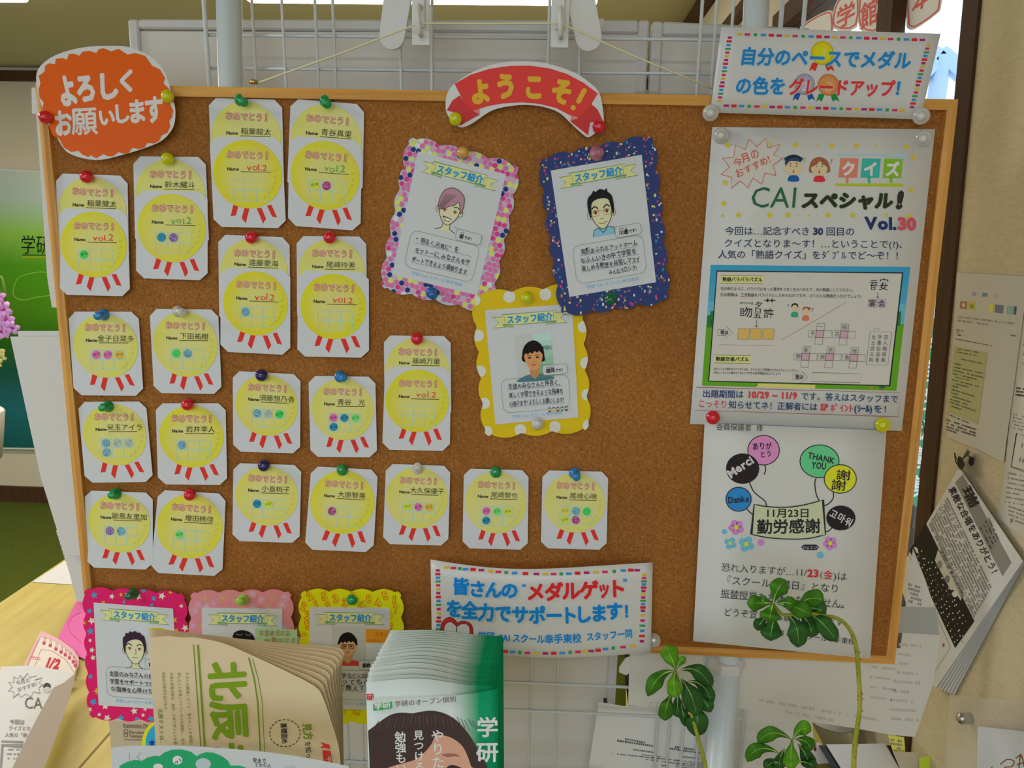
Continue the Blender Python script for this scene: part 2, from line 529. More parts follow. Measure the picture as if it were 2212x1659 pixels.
# post (window jamb) between wall and window
struct(wslab('trim_2', 0.171, 0.207, 0.0, ZC, 0.03, 'brown', off=0.004))
struct(box('wall_front', (XL, -3.1, 0), (1.6, -3.0, 0.85), 'wallb'))
struct(box('wall_front', (XL, -3.1, 1.95), (1.6, -3.0, ZC), 'wallb'))
M['glass'] = bpy.data.materials.new('window_glass'); M['glass'].use_nodes = True
_n = M['glass'].node_tree.nodes; _l = M['glass'].node_tree.links
_n.remove(_n['Principled BSDF'])
_t = _n.new('ShaderNodeBsdfTransparent'); _t.inputs[0].default_value = (0.97, 0.98, 0.98, 1)
_gl = _n.new('ShaderNodeBsdfGlossy'); _gl.inputs['Roughness'].default_value = 0.03
_mx = _n.new('ShaderNodeMixShader'); _mx.inputs[0].default_value = 0.05
_l.new(_t.outputs[0], _mx.inputs[1]); _l.new(_gl.outputs[0], _mx.inputs[2]); _l.new(_mx.outputs[0], _n['Material Output'].inputs[0])
win = struct(empty('window_1', wpt(0.6, 0.9)))
wslab('window_sill', 0.207, 1.05, 0.86, 0.90, 0.14, 'brown', win, off=0.01)
wslab('window_head', 0.207, 1.05, 1.93, 1.97, 0.08, 'brown', win, off=0.004)
wslab('window_frame', 0.415, 0.469, 0.90, 1.93, 0.02, 'brown', win, off=0.002)
wslab('window_frame', 0.98, 1.05, 0.90, 1.93, 0.05, 'brown', win, off=0.002)
wslab('pane', 0.207, 0.415, 0.90, 1.93, 0.004, 'glass', win, off=-0.02)
wslab('pane', 0.469, 0.98, 0.90, 1.93, 0.004, 'glass', win, off=-0.02)
# rounded plates with red writing stuck to the glass
M['plate'] = mat('window_plate', C(215, 205, 212, 1.5), 0.5)
def plate(q, ch, lab, tx_):
    sf = wsurf(-0.018)
    o = sheet('window_sticker', [tuple(map(float, p)) for p in spline(q, True, 3)], sf, 'plate', lab, 'sticker', 'red lettered window stickers')
    cx = sum(p[0] for p in q) / len(q); cy = sum(p[1] for p in q) / len(q)
    k = Ink(); R_ = C(205, 90, 90)
    k.line([(cx + (x - cx) * .86, cy + (y - cy) * .86) for x, y in spline(q, True, 3)], 3, R_, closed=True)
    if ch: k.text(ch, *tx_[:4], tx_[4], R_, bold=0.02, layer=2, up=tx_[5])
    k.build('lettering', o, sf)
plate([(1728, 58), (1790, 22), (1800, 40), (1795, 75), (1740, 90)], '', 'white window sticker lowest and farthest, mostly hidden by the top sign', None)
plate([(1800, 62), (1801, 20), (1815, -6), (1852, -30), (1852, 58)], '学', 'white window sticker with a red character, middle one', (1806, 62, 1848, 40, 50, (0, -1)))
plate([(1856, 62), (1857, -14), (1866, -36), (1900, -50), (1902, 66)], '館', 'white window sticker with a red character beside the window mullion', (1858, 62, 1898, 40, 60, (0, -1)))
plate([(1958, 46), (1962, -40), (2040, -80), (2034, 8), (2024, 30), (1978, 62), (1962, 62)], '本', 'white window sticker with a red character nearest the brown post', (1968, 30, 2014, -2, 56, (0.1, -1)))
# edge trims of the ceiling
struct(beam('trim_3', wpt(0.2, 2.205, 0.01), wpt(YB - 0.05, 2.205, 0.01), (0, 0, 1), 0.05, 0.03, 'brown'))
struct(beam('trim_4', wpt(0.2, 2.05, 0.01), wpt(YB - 0.05, 2.05, 0.01), (0, 0, 1), 0.025, 0.03, 'brown'))
# outside: a pale shed with a light blue roof edge, and a green banner
M['outw'] = mat('outside_white', (0.85, 0.88, 0.92), 0.8)
M['outb'] = mat('outside_blue', (0.50, 0.68, 0.88), 0.7)
shed = tag(empty('garden_shed', (2.4, 2.2, 0), 'pale shed with light blue roof edge seen through the window', 'shed'), None)
mesh('shed_wall', [(1.9, 1.9, -0.1), (3.5, 1.9, -0.1), (3.5, 1.9, 1.35), (2.7, 1.9, 1.75), (1.9, 1.9, 1.35), (1.9, 3.2, -0.1), (3.5, 3.2, -0.1), (3.5, 3.2, 1.35), (2.7, 3.2, 1.75), (1.9, 3.2, 1.35)],
     [(0, 1, 2, 3, 4), (9, 8, 7, 6, 5), (0, 5, 6, 1), (1, 6, 7, 2), (2, 7, 8, 3), (3, 8, 9, 4), (4, 9, 5, 0)], 'outw', shed)
_p = PY([(2003, 168), (2034, 120), (2034, 205), (2092, 172)], 2.6)
outf = empty('carport', (_p[1][0], 2.6, 0), 'light blue carport frame outside the window', 'carport')
tube('post', [(_p[1][0], 2.6, 0.0), tuple(_p[1])], 0.035, 'outb', outf)
beam('roof_edge', tuple(PY([(2028, 116)], 2.6)[0]), tuple(PY([(2100, 176)], 2.6)[0]), (0, 0, 1), 0.06, 0.05, 'outb', outf)
beam('roof_edge', tuple(PY([(1990, 160)], 2.6)[0]), tuple(PY([(2034, 114)], 2.6)[0]), (0, 0, 1), 0.06, 0.05, 'outb', outf)
M['ban'] = mat('banner_green', C(66, 160, 125, 1.0), 0.8)
M['white'] = mat('plain_white', (0.85, 0.85, 0.85), 0.7)
bq = [(1940, 690), (2060, 686), (2030, 1230), (1900, 1230)]
bsurf = ysurf(0.9)
ban = empty('street_banner', bsurf([(1985, 1230)])[0] * [1, 1, 0], 'green banner with white writing hanging outside behind the board edge', 'banner')
cl = sheet('banner_cloth', bq, bsurf, 'ban', None, None, thick=0.002, parent=ban)
ik = Ink()
for k, ch in enumerate('教室生徒募集中'):
    ik.text(ch, 1990 - k * 4, 760 + k * 62, 2036 - k * 4, 757 + k * 62, 50, (0.85, 0.9, 0.88), bold=0.02)
ik.build('lettering', cl, bsurf, base=0.001)
a_ = bsurf([(2061, 680)])[0]
tube('pole', [(a_[0], 0.9, 0), (a_[0], 0.9, a_[2] + 0.02)], 0.012, 'whitemet', ban)

# ceiling light (in the picture: glow at the top edge)
M['tube'] = mat('lamp_diffuser', (0.9, 0.9, 0.9), 0.5, emit=(1.0, 0.95, 0.86), estr=6.5)
def ceil_light(x0, x1, y, lab):
    t = empty('ceiling_light', ((x0 + x1) / 2, y, ZC), lab, 'ceiling light', 'ceiling lights')
    box('housing', (x0, y - 0.13, ZC - 0.045), (x1, y + 0.13, ZC - 0.001), 'whitepl', t)
    box('diffuser', (x0 + 0.02, y - 0.11, ZC - 0.085), (x1 - 0.02, y + 0.11, ZC - 0.045), 'tube', t, bevel=0.01)
ceil_light(-0.88, 0.20, 1.585, 'long ceiling light glowing above the white wire grid')
ceil_light(-2.70, -1.53, 1.60, 'ceiling light at the upper left, over the green school panel')

# table
tb = empty('table', (-0.5, 0.9, 0), 'pale yellow wooden table behind the notice board, leaflets on it', 'table')
tx = float(PZ([(0, 1302)], ZT)[0][0])
_tp = [(tx, 1.9), (tx, -0.05), (-0.31, -0.05), (-0.31, 0.118), (-0.43, 0.118), (-0.43, 0.19), (0.50, 0.19), (0.50, 1.9)]
_n8 = len(_tp)
mesh('table_top', [(x, y, ZT) for x, y in _tp] + [(x, y, ZT - 0.03) for x, y in _tp], [tuple(t) for t in tri(_tp)] + [tuple(i + _n8 for i in t) for t in tri(_tp)] + [(i, (i + 1) % _n8, _n8 + (i + 1) % _n8, _n8 + i) for i in range(_n8)], 'table', tb, origin=(tx, 0.2, ZT))
M['seam'] = mat('table_seam', (0.30, 0.2, 0.07), 0.7)
s0, s1 = PZ([(168, 1662), (240, 1580)], ZT + 0.0004)
beam('seam', s0, s1, (1, 0, 0), 0.003, 0.0008, 'seam', tb)
for x, y in ((tx + 0.08, 0.0), (0.42, 0.26), (tx + 0.08, 1.82), (0.42, 1.82)):
    box('leg', (x - 0.03, y - 0.03, 0), (x + 0.03, y + 0.03, ZT - 0.03), 'table', tb)

# green panel on the back wall
gp = [(-160, 356), (147, 372), (147, 972), (-160, 968)]
gsurf = ysurf(YB - 0.03)
gob = sheet('wall_panel', gp, gsurf, 'paper', 'green and blue school panel on the back wall left of the board', 'panel', thick=0.02)
ik = Ink(); q = quad_uv(gp)
st = [(0, (150, 160, 150)), (0.10, (140, 155, 145)), (0.22, (110, 150, 60)), (0.34, (62, 118, 18)), (0.5, (58, 104, 14)), (0.62, (30, 78, 10)), (0.72, (20, 66, 50)), (0.86, (26, 82, 88)), (1.0, (16, 70, 66))]
vv = [a for a, _ in st]
pts, cols, fs = [], [], []
for j, (v, c) in enumerate(st):
    for i in range(4):
        u = 0.02 + 0.96 * i / 3
        pts.append(q(u, 0.006 + v * 0.988)); cols.append(C(*[min(255, x * (0.9 + 0.06 * i)) for x in c], k=2.0))
for j in range(len(st) - 1):
    for i in range(3): a = j * 4 + i; fs.append((a, a + 1, a + 5, a + 4))
ik.add(pts, fs, cols, 1)
ik.build('printed_scene', gob, gsurf, base=0.001)
ik = Ink()
ik.text('学研', 44, 545, 110, 546, 44, (0.01, 0.02, 0.01), bold=0.0, layer=2)
ik.rect(48, 550, 150, 552, (0.02, 0.05, 0.01), 2); ik.rect(48, 554, 150, 557, C(150, 150, 20), 2)
ik.smooth([(28, 630), (40, 600), (80, 588), (110, 590), (150, 600)], 2.0, C(120, 165, 60), layer=2)
ik.smooth([(28, 630), (32, 642), (52, 648), (80, 642), (140, 634)], 2.0, C(120, 165, 60), layer=2)
ik.build('lettering', gob, gsurf, base=0.0012, step=0.0004)
ws = [(-160, 332), (150, 345), (150, 371), (-160, 358)]

# orchid at the left edge
M['petal'] = mat('orchid_petal', C(190, 135, 195), 0.6)
M['lip'] = mat('orchid_lip', C(160, 50, 120), 0.5)
M['stemg'] = mat('orchid_stem', C(80, 110, 40), 0.6)
orc = empty('orchid', PY([(-12, 900)], 1.5)[0], 'pink orchid spray at the left edge before the green panel', 'orchid')
pts = PY([(-30, 1250), (-28, 1000), (-18, 800), (-4, 690), (14, 640), (4, 600), (-20, 585)], 1.5)
tube('stem', pts, 0.004, 'stemg', orc)
def blossom(px, py, r, a, mt='petal'):
    c0 = PY([(px, py)], 1.47)[0]; V, Fc = [], []
    for k in range(5):
        an = a + k * 2 * pi / 5; n = len(V)
        d = np.array([cos(an), 0, sin(an)]); s = np.array([-sin(an), 0, cos(an)])
        rows = [(0.0, 0.15, 0), (0.35, 0.55, -0.12), (0.7, 0.62, -0.16), (0.95, 0.35, -0.08), (1.02, 0.08, -0.02)]
        for t, w, z in rows:
            for e in (-1, 0, 1): V.append(c0 + d * r * t + s * r * w * 0.6 * e + np.array([0, r * (z + 0.08 * abs(e)) * 1.5 - 0.004 * (k % 2), 0]))
        for j in range(4):
            for e in range(2): q_ = n + j * 3 + e; Fc.append((q_, q_ + 1, q_ + 4, q_ + 3))
    o = mesh('blossom', V, Fc, mt, orc, smooth=True)
    v, f = lathe_v([(r * 0.04, 0), (r * 0.2, r * 0.1), (r * 0.16, r * 0.3), (r * 0.05, r * 0.36)], 8)
    v = np.array([[x, -z, y] for x, y, z in v]) + c0
    mesh('lip', v, f, 'lip' if mt == 'petal' else 'stemg', o, smooth=True)
for px, py, r, a in [(-2, 640, 16, .2), (8, 668, 20, .9), (-6, 690, 20, .4), (14, 690, 19, 1.4), (28, 708, 16, .1), (4, 716, 18, .7), (12, 722, 10, .3), (-10, 660, 16, .5)]:
    blossom(px, py, r * 2.3 / 1700, a)
M['cream'] = mat('orchid_cream', C(190, 180, 110), 0.6)
for px, py, r, a in [(-4, 760, 16, .2), (3, 772, 12, 1.0), (-6, 784, 12, .6)]:
    blossom(px, py, r * 2.3 / 1700, a, 'cream')
M['potw'] = mat('orchid_pot', (0.7, 0.68, 0.62), 0.4)
po = PY([(-30, 1250)], 1.5)[0]
v, f = lathe_v([(0.06, 0), (0.08, 0.01), (0.10, 0.16), (0.095, 0.165), (0.09, 0.15)])
mesh('pot', v + np.array([po[0], 1.5, ZT]), f, 'potw', orc, smooth=True)

# ------------------------------------------------------------------ whiteboards behind the grid
YP = 0.125
def whiteboard(c, label, zlow=0.62, ft=(0.08, 0.10)):
    "c: two top corners in pixels"
    a, b = PY(c, YP)
    z0, z1 = zlow, (a[2] + b[2]) / 2
    t = empty('whiteboard', ((a[0] + b[0]) / 2, YP, z0), label, 'whiteboard')
    sl = (b[2] - a[2])
    w = 0.012
    def q4(x0, x1, z0_, z1_, ya, yb):
        k = lambda x: a[2] - z1 + (x - a[0]) / (b[0] - a[0]) * sl
        v = []
        for y in (ya, yb):
            v += [(x0, y, z0_), (x1, y, z0_), (x1, y, z1_ + k(x1)), (x0, y, z1_ + k(x0))]
        return v, [(0, 1, 2, 3), (7, 6, 5, 4), (0, 4, 5, 1), (1, 5, 6, 2), (2, 6, 7, 3), (3, 7, 4, 0)]
    v, f = q4(a[0] + w, b[0] - w, z0 + w, z1 - w, YP + 0.004, YP + 0.015); mesh('face', v, f, 'panel', t)
    for x0, x1, z0_, z1_ in ((a[0], a[0] + w, z0, z1), (b[0] - w, b[0], z0, z1), (a[0] + w, b[0] - w, z1 - w, z1), (a[0] + w, b[0] - w, z0, z0 + w)):
        v, f = q4(x0, x1, z0_, z1_, YP, YP + 0.016)
        if z0_ == z1 - w or True:
            pass
        o = mesh('rim', v, f, 'panelrim', t)
        o.modifiers.new('b', 'BEVEL').width = 0.002
    for x in (a[0] + ft[0], b[0] - ft[1]):
        box('foot', (x - 0.012, YP + 0.002, 0), (x + 0.012, YP + 0.03, z0), 'whitemet', t)
whiteboard([(275, 41), (1404, 43)], 'wide white board standing behind the wire grid, left one')
whiteboard([(1410, 45), (1752, 60)], 'narrow white board behind the grid at the upper right', 1.14, (0.11, 0.02))

# wire grid
YG = 0.075
gr = empty('wire_grid', (0.05, YG, 0.0), 'white wire grid stand behind the cork board', 'display grid')
def vwire(px, py, r=0.0016, y=YG, z1=1.98, z0=0.62, dx=0.0):
    p = PY([(px, py)], y)[0]; lean = 0.022 if px < 900 else 0.0
    tube('wire', [(p[0] + lean * (p[2] - z0), y, z0), (p[0] - lean * (z1 - p[2]), y, z1)], r, 'whitemet', gr, seg=6)
for px, py, r in [(446, 90, 0.0026), (549, 90, .0017), (613, 90, .0017), (684, 90, .0017), (722, 90, .0017), (866, 150, .0017), (933, 150, .0017), (1186, 60, .0017), (1252, 130, .0017), (1512, 90, .0018), (1583, 30, .0016), (1688, 30, .0024), (1603, 1600, .0022), (1444, 1600, .0016), (1515, 1500, .0016)]:
    vwire(px, py, r)
xa = PY([(446, 90)], YG)[0][0]; xb = PY([(1252, 130)], YG)[0][0]; xc = PY([(1688, 30)], YG)[0][0]
for py0, py1 in [(76, 83), (147, 156)]:
    a, b = PY([(450, py0), (1252, py1)], YG + 0.0035)
    tube('wire', [a, b], 0.0017, 'whitemet', gr, seg=6)
    a, b = PY([(1240, py1 + (0 if py0 < 100 else 1)), (1690, py1 + 5)], YG + 0.0035)
    tube('wire', [a, b], 0.0017, 'whitemet', gr, seg=6)
for pa, pb in [((700, 1456), (1460, 1489)), ((700, 1515), (1450, 1549)), ((700, 1641), (1290, 1672)), ((1440, 1490), (1525, 1489)), ((1440, 1549), (1603, 1553))]:
    a, b = PY([pa, pb], YG - 0.0035)
    tube('wire', [a, b], 0.0018, 'whitemet', gr, seg=6)
for zz in (1.05, 1.20, 1.35, 1.50):
    tube('wire', [(xa, YG + 0.0035, zz), (xc, YG + 0.0035, zz)], 0.0017, 'whitemet', gr, seg=6)

# poles
def pole(p0, p1, r, label, y=0.045, z0=0.0, z1=2.05):
    a, b = PY([p0, p1], y); k = (a[0] - b[0]) / (a[2] - b[2])
    t = empty('display_pole', (a[0] - k * (a[2] - z0), y, z0), label, 'pole', 'white poles of the display stand')
    o = tube('pole', [(a[0] - k * (a[2] - z0), y, z0), (a[0] + k * (z1 - a[2]), y, z1)], r, 'pole', t, seg=20)
    return t
pole((495, 10), (499, 170), 0.0128, 'white metal pole behind the upper left of the board')
t = pole((1633, 30), (1566, 1560), 0.0125, 'white metal pole at the right, entering a capped sleeve below the board')
a, b = PY([(1569, 1445), (1562, 1700)], 0.045)
tube('sleeve', [(b[0] - 0.01, 0.045, 0.0), tuple(a)], 0.0155, 'pole', t, seg=20)
v, f = lathe_v([(0.0165, 0), (0.0205, 0.002), (0.0205, 0.009), (0.018, 0.012), (0.014, 0.0125)], 6)
mesh('cap', v + a, f, 'whitepl', t)
# hooks and hanger arms
def hook_plate(px, bot, label):
    w = 0.0088
    c0 = PY([(px, bot)], 0.02)[0]; x = c0[0]
    t = empty('adhesive_hook', (x, 0.02, c0[2]), label, 'hook', 'white hooks carrying the string')
    box('plate', (x - w, 0.020, c0[2]), (x + w, 0.0225, 1.93), 'whitepl', t, bevel=0.0006)
    box('mount', (x - 0.0045, 0.0165, c0[2] + 0.016), (x + 0.0045, 0.020, 1.90), 'whitepl', t, bevel=0.001)
    zt = c0[2]
    pts = [(x, 0.017, zt + 0.034), (x, 0.008, zt + 0.033), (x, 0.003, zt + 0.026), (x + 0.0006, 0.003, zt + 0.018), (x + 0.001, 0.007, zt + 0.010), (x + 0.0012, 0.014, zt + 0.008)]
    tube('hook', spl3(pts), [0.0026] * 0 or 0.0026, 'whitepl', t, seg=8)
    return x, zt
def spl3(pts, sub=4):
    p = [np.array(q, float) for q in pts]; n = len(p); out = []
    for i in range(n - 1):
        a, b, c, d = p[max(i - 1, 0)], p[i], p[i + 1], p[min(i + 2, n - 1)]
        for k in range(sub):
            t = k / sub
            out.append(0.5 * ((2 * b) + (c - a) * t + (2 * a - 5 * b + 4 * c - d) * t * t + (3 * b - a - 3 * c + d) * t ** 3))
    out.append(p[-1]); return out
hx0 = hook_plate(909, 98, 'left white hook with the string, above the board')
hx1 = hook_plate(1208, 103, 'right white hook with the string, above the board')
def arm(top, bot, label):
    a, b = PY([top, bot], 0.032)
    d = (b - a) / np.linalg.norm(b - a); s = np.array([d[2], 0, -d[0]])
    V, n = [], 0
    prof = [(0, 0.0125), (0.5, 0.0118), (0.9, 0.0112)]
    L_ = np.linalg.norm(b - a)
    left = [a + d * L_ * t - s * w for t, w in prof]; right = [a + d * L_ * t + s * w for t, w in prof]
    r = 0.0112; cc = a + d * (L_ - r)
    arc = [cc - s * r * cos(t) + d * r * sin(t) for t in np.linspace(0.1, pi - 0.1, 9)]
    ol = left[:2] + arc + right[:2][::-1]; n = len(ol)
    V = [p for p in ol] + [p + np.array([0, 0.006, 0]) for p in ol]
    Fc = [tuple(range(n)), tuple(range(2 * n - 1, n - 1, -1))] + [(i, (i + 1) % n, n + (i + 1) % n, n + i) for i in range(n)]
    o = mesh('hanger_arm', V, Fc, 'whitepl')
    m = o.modifiers.new('b', 'BEVEL'); m.width = 0.0015; m.segments = 2
    return tag(o, label, 'hanger', 'white slanting hanger arms')
arm((866, -60), (843, 103), 'left slanting white arm beside the left hook')
arm((1243, -60), (1277, 106), 'right slanting white arm beside the right hook')
# white sign corner behind the right arm
sheet('paper_sheet', [(1240, 42), (1305, 40), (1293, 75), (1240, 72)], ysurf(0.06), 'paper', 'white paper corner sticking out behind the right slanting arm', 'paper')

# ================================================================== CORK BOARD
cb = empty('cork_board', (0, 0.0, 1.04), 'cork notice board in a pine frame, hung by a string', 'notice board')
OC = [(74, 180), (2072, 214), (1934, 1437), (186, 1355)]
OW = PY(OC, 0.0)
def rail(i, j, wpx, m):
    a, b = OW[i], OW[j]
    cen = OW.mean(0)
    def inner(k):
        nb = [OW[(k + 1) % 4], OW[(k - 1) % 4]]
        d = sum((n - OW[k]) / np.linalg.norm(n - OW[k]) for n in nb)
        return OW[k] + d * 0.0098
    ia, ib = inner(i), inner(j)
    h = np.array([0, 0.0215, 0]); lift = np.array([0, 0.004, 0])
    ma, mb = a * 0.5 + ia * 0.5, b * 0.5 + ib * 0.5
    V = [a + lift * 0.4, ma, ia + lift * 0.3, b + lift * 0.4, mb, ib + lift * 0.3, a + h, ia + h, b + h, ib + h]
    Fc = [(0, 3, 4, 1), (1, 4, 5, 2), (0, 6, 8, 3), (2, 5, 9, 7), (6, 7, 9, 8), (0, 1, 2, 7, 6), (3, 8, 9, 5, 4)]
    return mesh('frame_rail', V, Fc, m, cb)
rail(0, 1, 20, 'wood_h'); rail(1, 2, 20, 'wood_v'); rail(2, 3, 20, 'wood_h'); rail(3, 0, 20, 'wood_v')
YC = 0.0065
cpt = OW + (OW.mean(0) - OW) / np.linalg.norm(OW.mean(0) - OW, axis=1)[:, None] * 0.008
V = [p + np.array([0, YC, 0]) for p in cpt] + [p + np.array([0, 0.018, 0]) for p in cpt]
mesh('cork_panel', V, [(0, 3, 2, 1), (4, 5, 6, 7), (0, 1, 5, 4), (1, 2, 6, 5), (2, 3, 7, 6), (3, 0, 4, 7)], 'cork', cb)
e0, e1 = PY([(548, 180), (1552, 196)], 0.016)
for e in (e0, e1):
    v, f = lathe_v([(0.004, 0), (0.0045, 0.001), (0.0045, 0.003), (0.003, 0.004)], 10)
    mesh('hanging_eye', v + e - np.array([0, 0, 0.0005]), f, 'brass', cb, smooth=True)
# string
h0, h1 = PY([(907, 50), (1210, 50)], 0.0075)
e0s, e1s = PY([(560, 178), (1545, 194)], 0.013)
st = [e0s, e0s * 0.5 + h0 * 0.5 - [0, 0, 0.001], h0, h0 * 0.5 + h1 * 0.5 - [0, 0, 0.0006], h1, h1 * .5 + e1s * .5 - [0, 0, 0.001], e1s]
o = tube('string', st, 0.0009, 'string', seg=6)
tag(o, 'cream string running over the two hooks to hold up the board', 'string')

# loose white sheets hanging behind the board's left edge
tag(sheet('paper_sheet', [(38, 715), (160, 715), (200, 1300), (166, 1300), (98, 1034), (60, 860)], ysurf(0.05), 'paper', 'large white sheet hanging behind the left frame, above its twin', 'paper', 'white sheets behind the left edge'), None)
sheet('paper_sheet', [(22, 727), (160, 727), (190, 1200), (140, 1200), (88, 1031)], ysurf(0.046), 'paper', 'large white sheet behind the left frame with a cut lower corner', 'paper', 'white sheets behind the left edge')
sheet('paper_sheet', [(68, 189), (76, 189), (140, 665), (112, 664), (102, 600), (84, 330), (78, 246), (69, 245)], ysurf(0.04), 'paper', 'thin white strip of paper behind the upper left frame', 'paper')
# ring binder edge
bs = ysurf(0.60)
bd = sheet('ring_binder', [(121, 1146), (130, 1142), (176, 1296), (168, 1296)], bs, 'paper', 'grey comb-bound binder edge behind the lower left of the board', 'binder', thick=0.03)
ik = Ink()
for k in range(15):
    y = 1150 + k * 10; x = 123 + (y - 1150) * 0.31
    ik.line([(x, y), (x + 8, y - 2)], 1.6, C(60, 62, 66), layer=1)
ik.line([(125, 1146), (171, 1294)], 1.2, C(60, 62, 66)); ik.line([(129, 1146), (175, 1294)], 1.2, C(90, 92, 96))
ik.build('comb', bd, bs)

# ================================================================== PINS
def pinmat(n, c, tr=0.2, rough=0.12):
    m = mat('pin_' + n, c, rough, 0.6, trans=tr, coat=0.4); return m
PM = {'red': pinmat('red', C(205, 12, 40)), 'green': pinmat('green', C(0, 140, 75)), 'darkgreen': pinmat('dark_green', C(0, 95, 55)), 'yellow': pinmat('yellow', C(190, 190, 0)),
      'navy': pinmat('navy', C(22, 22, 90)), 'blue': pinmat('light_blue', C(30, 120, 185)), 'clear': pinmat('clear', (0.92, 0.90, 0.86), 0.35, 0.15),
      'orange': pinmat('orange', C(225, 145, 80), 0.1), 'pinkclear': pinmat('pink', C(190, 120, 140), 0.45), 'lime': pinmat('lime', C(135, 185, 60), 0.1), 'deepblue': pinmat('blue', C(15, 90, 165))}
PROF = {'ball': [(0.0028, 0.0), (0.0030, 0.001), (0.0022, 0.002), (0.0022, 0.0028), (0.0044, 0.0036), (0.0060, 0.0056), (0.0064, 0.0078), (0.0058, 0.0100), (0.0042, 0.0118), (0.0020, 0.0127)],
        'spool': [(0.0050, 0.0), (0.0060, 0.0008), (0.0061, 0.0016), (0.0040, 0.0028), (0.0028, 0.0050), (0.0026, 0.0085), (0.0036, 0.0105), (0.0044, 0.0118), (0.0044, 0.0132), (0.0038, 0.0142), (0.0015, 0.0147)],
        'disc': [(0.0066, 0.0), (0.0076, 0.0008), (0.0077, 0.0016), (0.0060, 0.0024), (0.0034, 0.0040), (0.0030, 0.0062), (0.0038, 0.0080), (0.0040, 0.0092), (0.0034, 0.0100), (0.0012, 0.0102)]}
NAMEC = {'red': 'red', 'green': 'green', 'darkgreen': 'dark green', 'yellow': 'yellow', 'navy': 'navy blue', 'blue': 'light blue', 'clear': 'clear', 'orange': 'orange', 'pinkclear': 'pale pink', 'lime': 'lime green', 'deepblue': 'blue'}
def pin(px, py, colr, what, kind='ball', tilt=(0, 0), Y=0.0, sc=1.0, surf=None):
    "px,py: middle of the pin as seen; tilt: how far its tip leans, in pixels"
    prof = PROF[kind]; top = prof[-1][1] * sc
    base = PY([(px - tilt[0] * 0.5, py - tilt[1] * 0.5)], Y)[0] if surf is None else surf([(px - tilt[0] * 0.5, py - tilt[1] * 0.5)], 0.0005)[0]
    hd = PY([(px + tilt[0] * 0.5, py + tilt[1] * 0.5)], base[1] - top * 0.85)[0]
    ax = Vector(hd - base).normalized()
    t = empty('push_pin', base, NAMEC[colr] + ' push pin ' + what, 'push pin', 'push pins on the cork board')
    R = Vector((0, 0, 1)).rotation_difference(ax).to_matrix()
    Rn = np.array(R)
    v, f = lathe_v([(r * sc, h * sc) for r, h in prof], 20)
    h = mesh('head', v @ Rn.T + base, f, PM[colr], t, smooth=True)
    v, f = tube_v([(0, 0, -0.006), (0, 0, 0.001)], [0.0002, 0.0006], 6)
    mesh('needle', np.array(v) @ Rn.T + base, f, 'steel', t)

